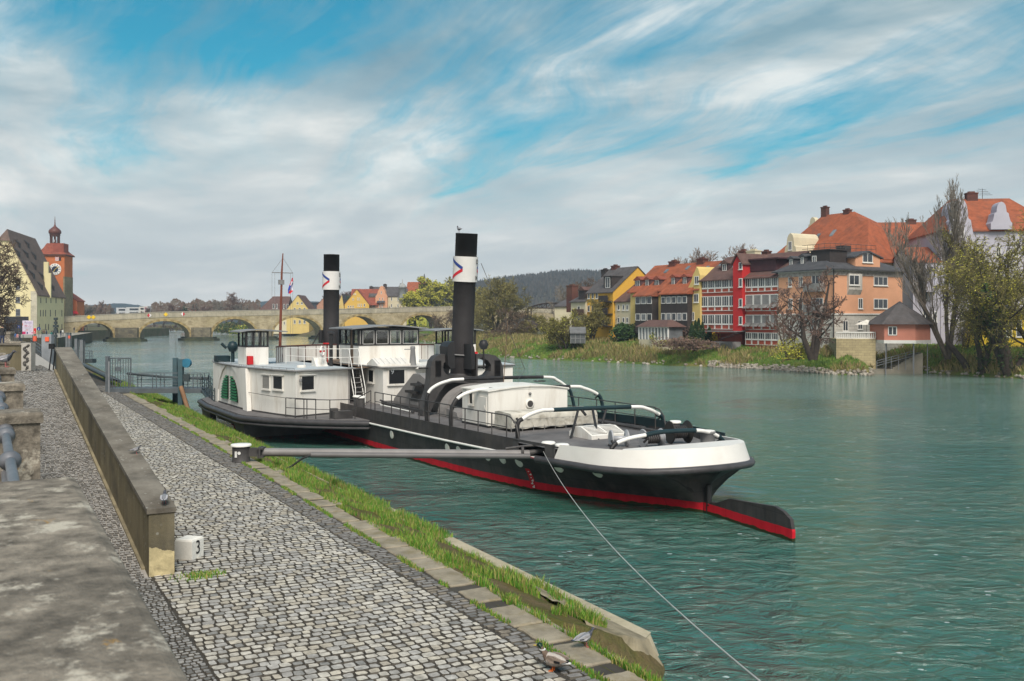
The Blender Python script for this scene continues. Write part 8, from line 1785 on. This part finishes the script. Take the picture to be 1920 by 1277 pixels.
# farther gangway and piles
Y2 = 118.; gx = at_y(128, 690, Y2); g2 = thing('gangway', 'short far gangway platform with railing sticking out over the water', 'gangway', (gx.x, Y2, ZQ)); xq = lambda px: (px-960)/1800*Y2-gx.x; zq = lambda py: CAMH+(600-py)/1800*Y2-ZQ
MB().box(0, -.6, zq(675)-.35, xq(177), .6, zq(673)).build('deck', M_GWD, parent=g2)
mb = MB()
for px_ in (140, 150, 160, 172, 176.5): mb.tube([(xq(px_), -.6, zq(673)), (xq(px_), -.6, zq(658))], .05, 5)
for py in (657.5, 662, 667): mb.tube([(xq(135), -.6, zq(py)), (xq(177), -.6, zq(py))], .04, 4)
mb.build('railing', M_STL, parent=g2)
def pile2(px_, pyt, pyb, Y, lab, wpx=5):
    x = (px_-960)/1800*Y; w_ = wpx/3600*Y; zt = CAMH+(600-pyt)/1800*Y; zb_ = CAMH+(600-pyb)/1800*Y
    t = thing('mooring_pile', lab, 'pile', (x, Y, min(zb_, 0)), 0., 'steel piles at the far gangway'); zt -= min(zb_, 0)
    MB().box(-w_, -.3, -.5, w_, -.2, zt).box(-w_, .2, -.5, w_, .3, zt).box(-w_*.3, -.2, -.5, w_*.3, .2, zt).build('post', mat('pile_grey', (.16, .175, .185), .6, .2), parent=t); MB().box(-w_*1.05, -.32, zt, w_*1.05, .32, zt+.08).build('cap', M_GWD, parent=t)
pile2(144, 635, 690, 122, 'left pile of the far gangway, slightly shorter'); pile2(154.5, 637, 692, 117, 'right pile of the far gangway with a blue hood', 6)
pile2(126, 625, 650, 190, 'tall grey pile left of the far gangway near the orange disc', 4); pile2(131, 625, 650, 188, 'grey pile carrying an orange marker near the far quay', 3.5)
a_, b_ = at_y(157, 683, 96), at_y(226, 716, 76)
t_ = thing('boat_ramp', 'dark sloping steel ramp going down from the wall end to the gate', 'ramp', tuple(a_)); d_ = b_-a_
MB().tube([(0, 0, 0), d_], .16, 4).tube([(-1, .9, .1), d_+Vector((-1, .9, .1))], .16, 4).build('beam', M_GWD, parent=t_); MB().add([(0, 0, .1), tuple(d_+Vector((0, 0, .1))), tuple(d_+Vector((-1, .9, .2))), (-1, .9, .2)], [(0, 1, 2, 3)]).build('tread', mat('tread_grey', (.12, .12, .12), .7, .3), parent=t_)
# sign mast at the wall end, leaning bars, rail fence up the path
sp_ = at_y(104.5, 698, 37.2); sm = thing('sign_mast', 'slim dark pole with stacked small lamps at the far end of the wall', 'pole', tuple(sp_))
hh = (698-597)/1800*37.2; MB().tube([(0, 0, 0), (0, 0, hh)], .035, 8).build('pole', M_GWD, parent=sm)
mb = MB()
for z, s in ((hh-.02, .06), (hh-.17, .05), (hh-.3, .09), (hh-.42, .06), (hh-.52, .08), (hh-.68, .05)): mb.box(-s, -.05, z-.05, s, .05, z+.05)
mb.build('fittings', M_GWD, parent=sm)
q = at_y(96, 694, 37); t_ = thing('leaning_bars', 'pair of black bars leaning against the far wall end', 'bars', tuple(q)); MB().tube([(-.08, 0, 0), (.02, 0, .82)], .025, 5).build('front_bar', M_BLACK, parent=t_); MB().tube([(.03, .1, 0), (.1, .1, .8)], .025, 5).build('back_bar', M_BLACK, parent=t_); MB().box(-.07, -.07, .82, .1, .1, 1.02).build('bracket', M_BLACK, parent=t_)
fr_ = thing('ramp_railing', 'grey steel railing beside the upper path beyond the wall', 'railing', (0, 0, 0)); mb = MB(); pA, pB = at_y(99, 668, 62), at_y(58, 640, 130)
n = 9
for k in range(n): p = pA.lerp(pB, k/(n-1)); mb.tube([p-Vector((0, 0, .9)), p+Vector((0, 0, .25))], .05, 5)
for h in (.25, -.1, -.45): mb.tube([pA+Vector((0, 0, h)), pB+Vector((0, 0, h))], .045, 5)
mb.build('rails', M_STL, parent=fr_); q = at_y(88, 690, 55); 
q = at_y(90, 688, 56); t_ = thing('gate_pillar', 'stout grey steel pillar with orange light at the end of the railing', 'pillar', tuple(q)); MB().box(-.28, -.2, -.3, .28, .2, 1.9).build('body', mat('pillar_grey', (.24, .26, .28), .5), parent=t_)
MB().box(-.05, -.26, 1.5, .17, -.2, 1.75).build('lamp', mat('lamp_orange', (.75, .12, .05), .5), parent=t_)
# carved pillar and low wall at the ramp top
q = at_y(49, 695, 36.6); cp = thing('carved_pillar', 'pale stone pillar with a dark carved relief at the top of the ramp', 'pillar', tuple(q)); w_ = 9/1800*36.6; hh = 52/1800*36.6
MB().box(-w_, 0, 0, w_, .35, hh).build('block', mat('pillar_stone', (.40, .38, .34), .9, .2, 4.), parent=cp)
rd = random.Random(3); mb = MB()
for k in range(26): z = hh*(.06+.034*k); x = -.0+.07*math.sin(k*.8); r_ = rd.uniform(.03, .065); mb.lathe([(0, -r_), (r_*.8, -r_*.5), (r_, 0), (r_*.8, r_*.5), (0, r_)], (x+rd.uniform(-.03, .03), -.0, z), 7)
mb.build('relief', mat('relief_bronze', (.07, .065, .06), .5, .4, 8.), parent=cp)
q = at_y(20, 695, 37.0); lw = thing('low_wall', 'low mossy stone wall left of the carved pillar', 'wall', tuple(q)); MB().box(-2.4, .1, -.2, .42, .4, .98).build('wall_body', M_WALL, parent=lw); MB().box(-2.45, .05, .98, .42, .45, 1.05).build('coping', M_CAP, parent=lw)
for i, (px_, py_, wd, hh, Y) in enumerate(((8, 646, 16, 30, 60), (30, 640, 14, 22, 75), (44, 655, 10, 20, 62), (12, 622, 12, 20, 85))):
    q = at_y(px_, py_+hh, Y); a = wd/1800*Y; b = hh/1800*Y
    cap(MB(), -a, a, -.4, .4, b, .2, .05).box(-a+.05, -.35, -1, a-.05, .35, b-.2).build('stone_pedestal', M_PAR, loc=tuple(q), label=['broad stone pedestal by the stairs at the left edge', 'stone pedestal between the left edge and the poster', 'narrow stone pedestal right behind the carved pillar', 'tall stone pedestal at the far left edge below the tree'][i], cat='pedestal')
# poster board, round road signs, red board
def signboard(name, lab, px0, px1, py0, py1, Y, mats, draw, cat='sign', post=1.2):
    a, b = at_y(px0, py0, Y), at_y(px1, py1, Y); w_, h_ = b.x-a.x, a.z-b.z; t = thing(name, lab, cat, (a.x, Y, b.z-post)); MB().box(0, 0, post, w_, .08, post+h_).build('board', mats[0], parent=t)
    MB().box(.05, .02, 0, .12, .1, post).box(w_-.12, .02, 0, w_-.05, .1, post).build('posts', M_GWD, parent=t); mb = MB(); draw(mb, w_, h_, post); mb.build('artwork', mats[1:], parent=t); return t
def art(mb, w_, h_, p):
    def R_(x0, z0, x1, z1, mi): mb.box(x0*w_, -.012, p+z0*h_, x1*w_, -.003, p+z1*h_, mi)
    R_(.22, .86, .30, .92, 0); R_(.36, .87, .92, .90, 1); R_(.28, .80, .92, .83, 1); R_(.2, .62, .45, .65, 2)
    for k in range(6): R_(.22+.1*k, .60-.03*(k % 2), .31+.1*k, .62-.03*(k % 2), 2)
    for k in range(4): R_(.2+.05*k, .50-.05*k, .8-.04*k, .515-.05*k, 3)
    R_(.38, .30, .52, .36, 4); R_(.2, .27, .34, .29, 2); R_(.0, .04, .30, .22, 5); R_(.40, .05, .52, .20, 0); R_(.85, .10, 1., .16, 5); R_(.0, .65, .05, .8, 4); R_(0, .03, 1, .045, 5)
signboard('poster_board', 'tall pale lilac poster board in front of the salt store', 42, 62, 601, 627.5, 150, [mat('poster_lilac', (.62, .56, .66), .7), mat('ink_navy', (.06, .05, .16), .7), mat('ink_lilac', (.32, .26, .42), .7), mat('ink_red', (.55, .12, .22), .7), mat('ink_grey', (.42, .42, .45), .7), mat('ink_orange', (.6, .2, .12), .7), mat('ink_crimson', (.5, .03, .12), .7)], art, 'poster', 1.6)
def red(mb, w_, h_, p): mb.box(.15*w_, -.012, p+.1*h_, .85*w_, -.003, p+.18*h_, 0); mb.box(.3*w_, -.012, p+.3*h_, .5*w_, -.003, p+.5*h_, 0)
signboard('red_board', 'red information board just right of the lilac poster', 63, 67.5, 615.5, 626, 150, [mat('board_red', (.6, .02, .02), .6), M_SW], red, 'sign', 1.)
for px_, py_, Y, lab in ((72.7, 616.5, 140, 'blue round pedestrian sign right of the red board'), (35.3, 612.8, 160, 'blue round sign left of the lilac poster')):
    q = at_y(px_, py_, Y); t_ = thing('round_sign', lab, 'sign', (q.x, Y, q.z-2.3)); MB().tube([(0, .03, 0), (0, .03, 2.4)], .035, 5).build('post', M_STL, parent=t_); T = Matrix.Translation((0, 0, 2.3)) @ Matrix.Rotation(R(90), 4, 'X')
    MB().lathe([(0, .02), (.27, .02)], n=20, cap=False, T=T).lathe([(0, -.0), (.27, .0), (.27, .02)], n=20, cap=False, T=T).build('disc', mat('sign_blue', (.01, .04, .20), .5), parent=t_)
    MB().box(-.03, -.035, 2.2, .03, -.022, 2.38).box(-.05, -.035, 2.1, -.01, -.022, 2.22).box(.01, -.035, 2.1, .05, -.022, 2.22).lathe([(0, 0), (.03, 0)], n=8, cap=False, T=Matrix.Translation((0, -.03, 2.43)) @ Matrix.Rotation(R(90), 4, 'X')).build('pictogram', M_SW, parent=t_)
for px_, py_, Y, lab in ((65.5, 635, 105, 'orange red disc marker on the railing'), (91, 625.5, 56, None), (129.8, 632, 186, 'square orange marker on the far quay pile')):
    if lab: q = at_y(px_, py_, Y); MB().lathe([(.20, -.28), (.22, 0), (.20, .28)], n=10).build('orange_marker', mat('marker_orange', (.70, .12, .06), .6), loc=tuple(q), label=lab, cat='marker')
# ------------------------------------------------------------------ people
SKIN = mat('skin', (.50, .30, .22), .6, .05); HAIR = mat('hair_dark', (.03, .02, .015), .8)
def person(lab, loc, rot, top, legs, h=1.72, pose=0, group=None, hair=HAIR):
    t = thing('person', lab, 'person', loc, rot, group); k = h/1.72; ws = .16 if pose else .04
    me = bpy.data.meshes.new('body')
    V = [(0, 0, .95), (0, 0, 1.15), (0, 0, 1.40), (0, 0, 1.50), (0, .01, 1.62), (0, .01, 1.70), (-.17, 0, 1.38), (-.23, .03, 1.12), (-.22, -.08, .88), (.17, 0, 1.38), (.23, .03, 1.12), (.22, -.08, .88), (-.09, 0, .88), (-.10, -ws, .48), (-.10, ws, .08), (-.10, ws-.14, .03), (.09, 0, .88), (.10, ws*.6, .48), (.10, ws*1.5, .08), (.10, ws*1.5-.14, .03)]
    E = [(0, 1), (1, 2), (2, 3), (3, 4), (4, 5), (2, 6), (6, 7), (7, 8), (2, 9), (9, 10), (10, 11), (0, 12), (12, 13), (13, 14), (14, 15), (0, 16), (16, 17), (17, 18), (18, 19)]
    rr = [.14, .13, .16, .06, .095, .085, .07, .05, .035, .07, .05, .035, .09, .065, .045, .04, .09, .065, .045, .04]
    me.from_pydata([tuple(c*k for c in v) for v in V], E, []); o = bpy.data.objects.new('body', me); COL.objects.link(o); o.parent = t
    md = o.modifiers.new('skin', 'SKIN'); sv = me.skin_vertices[0].data
    for i, r_ in enumerate(rr): sv[i].radius = (r_*k, r_*k*.8)
    sv[0].use_root = True; sb = o.modifiers.new('sub', 'SUBSURF'); sb.levels = 1; sb.render_levels = 1
    m = bpy.data.materials.new('clothes'); m.use_nodes = True; tt = m.node_tree; b = tt.nodes['Principled BSDF']; c = tt.nodes.new('ShaderNodeTexCoord'); s = tt.nodes.new('ShaderNodeSeparateXYZ'); tt.links.new(c.outputs['Object'], s.inputs[0])
    tt.links.new(ramp_(tt, math_(tt, 'DIVIDE', s.outputs[2], 2.*k), [(0., (.02, .02, .02)), (.04, legs), (.47, top), (.755, (.50, .30, .22)), (.83, (.04, .025, .02))], 'CONSTANT'), b.inputs['Base Color']); b.inputs['Roughness'].default_value = .85; me.materials.append(m)
    MB().lathe([(.10, 1.60), (.115, 1.68), (.09, 1.76), (0, 1.79)], (0, .02, 0), 8).build('hair', hair, parent=t, loc=(0, 0, 0)).scale = (k, k, k); return t
CL = {'black': (.02, .02, .022), 'navy': (.02, .03, .07), 'red': (.42, .03, .03), 'teal': (.02, .16, .14), 'grey': (.14, .14, .14), 'white': (.55, .55, .53), 'pink': (.50, .22, .22), 'blue': (.04, .10, .25), 'brown': (.14, .08, .05)}
onq = lambda px, Y, z=2.9: ((px-960)/1800*Y, Y, z)
PE = [(4, 66, 'black', 'navy', 'person in black coat standing at the left edge near the pedestals', 4.75), (24.5, 155, 'black', 'black', 'person in black left of the blue sign by the salt store', 2.9), (28.5, 165, 'blue', 'grey', 'person in a blue top crossing the square left of the poster', 2.9), (37.5, 170, 'black', 'navy', 'dark clothed person directly left of the lilac poster', 2.9), (33, 160, 'pink', 'grey', 'person in a pink top between blue sign and poster', 2.9),
      (79, 205, 'black', 'black', 'dark clothed person right of the pedestrian sign', 2.9), (82.5, 215, 'brown', 'black', 'person in a brown jacket beneath the salt store windows', 2.9), (87, 200, 'navy', 'black', 'person in navy walking before the salt store', 2.9), (96.5, 190, 'teal', 'grey', 'person in a teal jacket on the quay left of the tower', 2.9), (99.5, 192, 'black', 'black', 'person in black beside the one in the teal jacket', 2.9),
      (114, 215, 'black', 'navy', 'dark clothed person below the tower foot', 2.9), (117.5, 218, 'white', 'grey', 'person with a white top below the tower foot', 2.9), (152, 291, 'black', 'black', 'left of three dark walkers under the first arch', 2.9), (158, 291, 'black', 'navy', 'middle of three dark walkers under the first arch', 2.9), (163.3, 291, 'black', 'black', 'right of three dark walkers under the first arch', 2.9), (139, 275, 'black', 'grey', 'person standing at the left foot of the first arch', 2.9)]
for i, (px_, Y, a, b, lab, z) in enumerate(PE): person(lab, onq(px_, Y, z), i*1.7, CL[a], CL[b], 1.6+.05*(i % 4), i % 2)
bp = [(133, 'black'), (137.5, 'red'), (140, 'black'), (146, 'navy'), (150.5, 'grey'), (160, 'black'), (167, 'black'), (194, 'navy'), (197.5, 'black'), (219, 'grey'), (257, 'black'), (265.5, 'black'), (283.5, 'black'), (366.5, 'red'), (394, 'black'), (400, 'navy'), (497, 'black'), (534, 'black'), (705, 'red'), (714, 'black'), (730, 'black'), (741, 'red'), (747, 'navy'), (750.5, 'red'), (758, 'white'), (765, 'black')]
for i, (px_, c_) in enumerate(bp):
    x, z = BF.on_y(px_, 590, 2.); w_ = BF.w(x, 2., deckz(x)-1.35+.35*((i*7) % 3)/3); person('%s tiny walker from the tower on the stone bridge, in %s clothes' % (ORD[i], c_), tuple(w_), i*2.1, CL[c_], CL['black'], 1.75, i % 2, 'walkers on the stone bridge')
# ------------------------------------------------------------------ birds
def bird(lab, loc, rot, kind='pigeon', sc=1.):
    t = thing(kind, lab, 'bird', loc, rot); t.scale = (sc,)*3; P = kind == 'pigeon'
    g = mat('pigeon_grey', (.19, .20, .22), .6, .1, 20.); gd = mat('pigeon_dark', (.055, .06, .075), .45, .2, 20.); gl = mat('pigeon_pale', (.36, .36, .38), .6, .1, 20.)
    dk = mat('duck_brown', (.13, .09, .065), .7, .2, 20.); dg = mat('duck_head_green', (.006, .03, .015), .3, .2, 20.); dgy = mat('duck_flank', (.42, .38, .34), .7, .1, 30.); wht = mat('feather_white', (.7, .7, .68), .7); blk = mat('feather_black', (.012, .012, .014), .5); org = mat('duck_foot', (.6, .14, .03), .6); yel = mat('duck_bill', (.55, .40, .05), .5); pk_ = mat('pigeon_foot', (.42, .12, .12), .6)
    def ringx(x, z, ry, rz, n=14, tilt=0.): return [(x+math.sin(tilt)*rz*math.sin(2*math.pi*k/n), ry*math.cos(2*math.pi*k/n), z+rz*math.sin(2*math.pi*k/n)) for k in range(n)]
    if P: B = [(-.135, .115, .008, .006), (-.10, .12, .030, .022), (-.05, .125, .055, .048), (0, .135, .064, .062), (.045, .15, .058, .06), (.075, .175, .043, .045), (.092, .20, .032, .034), (.103, .222, .026, .028), (.115, .243, .026, .027), (.135, .248, .018, .020), (.15, .246, .007, .009)]; mats = [g, gd, gl]; cut = (5, 3)
    else: B = [(-.20, .165, .02, .012), (-.15, .16, .06, .045), (-.08, .155, .09, .075), (0, .155, .10, .09), (.08, .165, .09, .088), (.13, .195, .062, .065), (.16, .24, .042, .045), (.18, .285, .036, .038), (.20, .318, .042, .042), (.23, .33, .040, .038), (.255, .325, .022, .024), (.27, .318, .012, .014)]; mats = [dgy, dk, dg]; cut = (6, 3)
    mb = MB(); rings = [ringx(*b) for b in B]; n = 14; base = 0; vs = [p for r_ in rings for p in r_]
    mb.loft(rings); nq = (len(rings)-1)*n
    for q_ in range(nq):
        i = q_//n; mb.m[q_] = (1 if P and i >= 4 else 0) if P else (2 if i >= 7 else 1 if i >= 4 else 0)
    mb.build('body', mats, parent=t)
    for s in (-1, 1):      # folded wing
        w_ = [(.05, .16, .0), (.03, .19, .012), (-.04, .185, .014), (-.12, .15, .012), (-.19, .125, .004), (-.12, .12, .012), (-.03, .115, .016)] if P else [(.09, .19, 0), (.05, .235, .01), (-.06, .235, .012), (-.16, .205, .01), (-.24, .19, 0), (-.14, .15, .012), (0, .135, .012)]
        yy = .056 if P else .092; mb = MB(); vi = [(x, s*(yy+b-(.03 if i in (4,) else 0)), z) for i, (x, z, b) in enumerate(w_)]; vo = [(x, s*(yy-.02-(.03 if i == 4 else 0)), z) for i, (x, z, b) in enumerate(w_)]
        mb.loft([vi, vo], sm=False); mb.build('wing', gl if P else mat('duck_wing', (.24, .19, .155), .7, .15, 20.), parent=t)
        if P: MB().box(-.13, s*(yy+.013), .13, -.06, s*(yy+.018), .145).build('wing_bar', gd, parent=t)
        else: MB().box(-.15, s*(yy+.008), .155, -.06, s*(yy+.018), .185).build('speculum', blk, parent=t)
    MB().prism([(-.10, -.025), (-.10, .025), (-.22 if P else -.24, .032), (-.22 if P else -.24, -.032)], .115 if P else .165, .125 if P else .18).build('tail', gd if P else blk, parent=t)
    if not P: MB().loft([ringx(-.15, .14, .055, .03), ringx(-.27, .15, .02, .012)]).build('white_rump', wht, parent=t); MB().lathe([(.045, -.006), (.047, .006)], (.178, 0, .275), 14).build('neck_ring', wht, parent=t)
    hz_ = (.155, .24) if P else (.265, .315); MB().loft([[(hz_[0]-.01, -.008, hz_[1]-.006), (hz_[0]-.01, .008, hz_[1]-.006), (hz_[0]-.01, .008, hz_[1]+.008), (hz_[0]-.01, -.008, hz_[1]+.008)], [(hz_[0]+(.022 if P else .055), -(.003 if P else .014), hz_[1]-.006), (hz_[0]+(.022 if P else .055), (.003 if P else .014), hz_[1]-.006), (hz_[0]+(.022 if P else .055), (.003 if P else .014), hz_[1]), (hz_[0]+(.022 if P else .055), -(.003 if P else .014), hz_[1])]], sm=False).build('beak', gd if P else yel, parent=t)
    for s in (-1, 1):
        MB().lathe([(0, -.004), (.005, 0), (0, .004)], ((.13, s*.022, .25) if P else (.235, s*.036, .335)), 6).build('eye', mat('eye_orange', (.5, .12, .02), .3) if P else blk, parent=t)
        x = .0; mb = MB().tube([(x, s*.025, .085), (x+.005, s*.028, .0)], .006 if P else .010, 5)
        for a in (-.5, 0, .5): mb.tube([(x+.005, s*.028, .004), (x+.005+.035*math.cos(a)*(1 if P else 1.6), s*.028+.035*math.sin(a)*(1 if P else 1.6), .003)], .004 if P else .008, 4)
        mb.build('leg', pk_ if P else org, parent=t)
    return t
p = at_y(308, 944, 19.75); bird('grey white winged pigeon on the near end of the concrete wall', (p.x, p.y, wz(8.6)), R(105), sc=1.05)
bird('tiny grey pigeon resting a little way along the concrete wall coping', (-9.08, 23.2, wz(12.59)), R(20), sc=.8)
p = at_y(14, 687, 20.0); bird('large blurred grey pigeon standing on a stone post at the left edge', (-10.86, 20.6, 5.69), R(4), sc=1.35)
p = at_z(1098, 1213, ZQ+.02); bird('grey pigeon standing on the mossy slabs near the water', (p.x, p.y, ZQ+.02), R(25), sc=1.1)
tp_ = TA @ Vector((.0, .45, 7.58)); q = SH.w(tp_.x, tp_.y, tp_.z); bird('small dark pigeon perched on top of the aft funnel', (q.x, q.y, q.z), R(120), sc=1.3)
p = at_z(1038, 1258, ZQ+.012); bird('mallard drake with dark green head walking at the edge of the cobbles', (p.x, p.y, ZQ+.012), R(150), 'duck', sc=1.05)
p = at_z(930, 1108, 1.25); MB().lathe([(.16, 0), (.15, .05), (.05, .11), (0, .12)], n=7, sm=False).build('dark_stone', mat('wet_stone', (.05, .05, .055), .6, .3, 5.), loc=(p.x, p.y, 1.15), label='small dark wet stone lying in the grass on the slope', cat='stone')
# a few tall stalks by the wedge
m = bpy.data.materials.new('haze_air'); m.use_nodes = True; t = m.node_tree; t.nodes.clear(); v = t.nodes.new('ShaderNodeVolumePrincipled'); o = t.nodes.new('ShaderNodeOutputMaterial')
v.inputs['Color'].default_value = (.68, .84, 1., 1); v.inputs['Density'].default_value = .00030; v.inputs['Anisotropy'].default_value = .2
t.links.new(v.outputs[0], o.inputs['Volume'])
MB().box(-1900, -80, -3.5, 1300, 2300, 160).build('haze', m, kind='stuff')
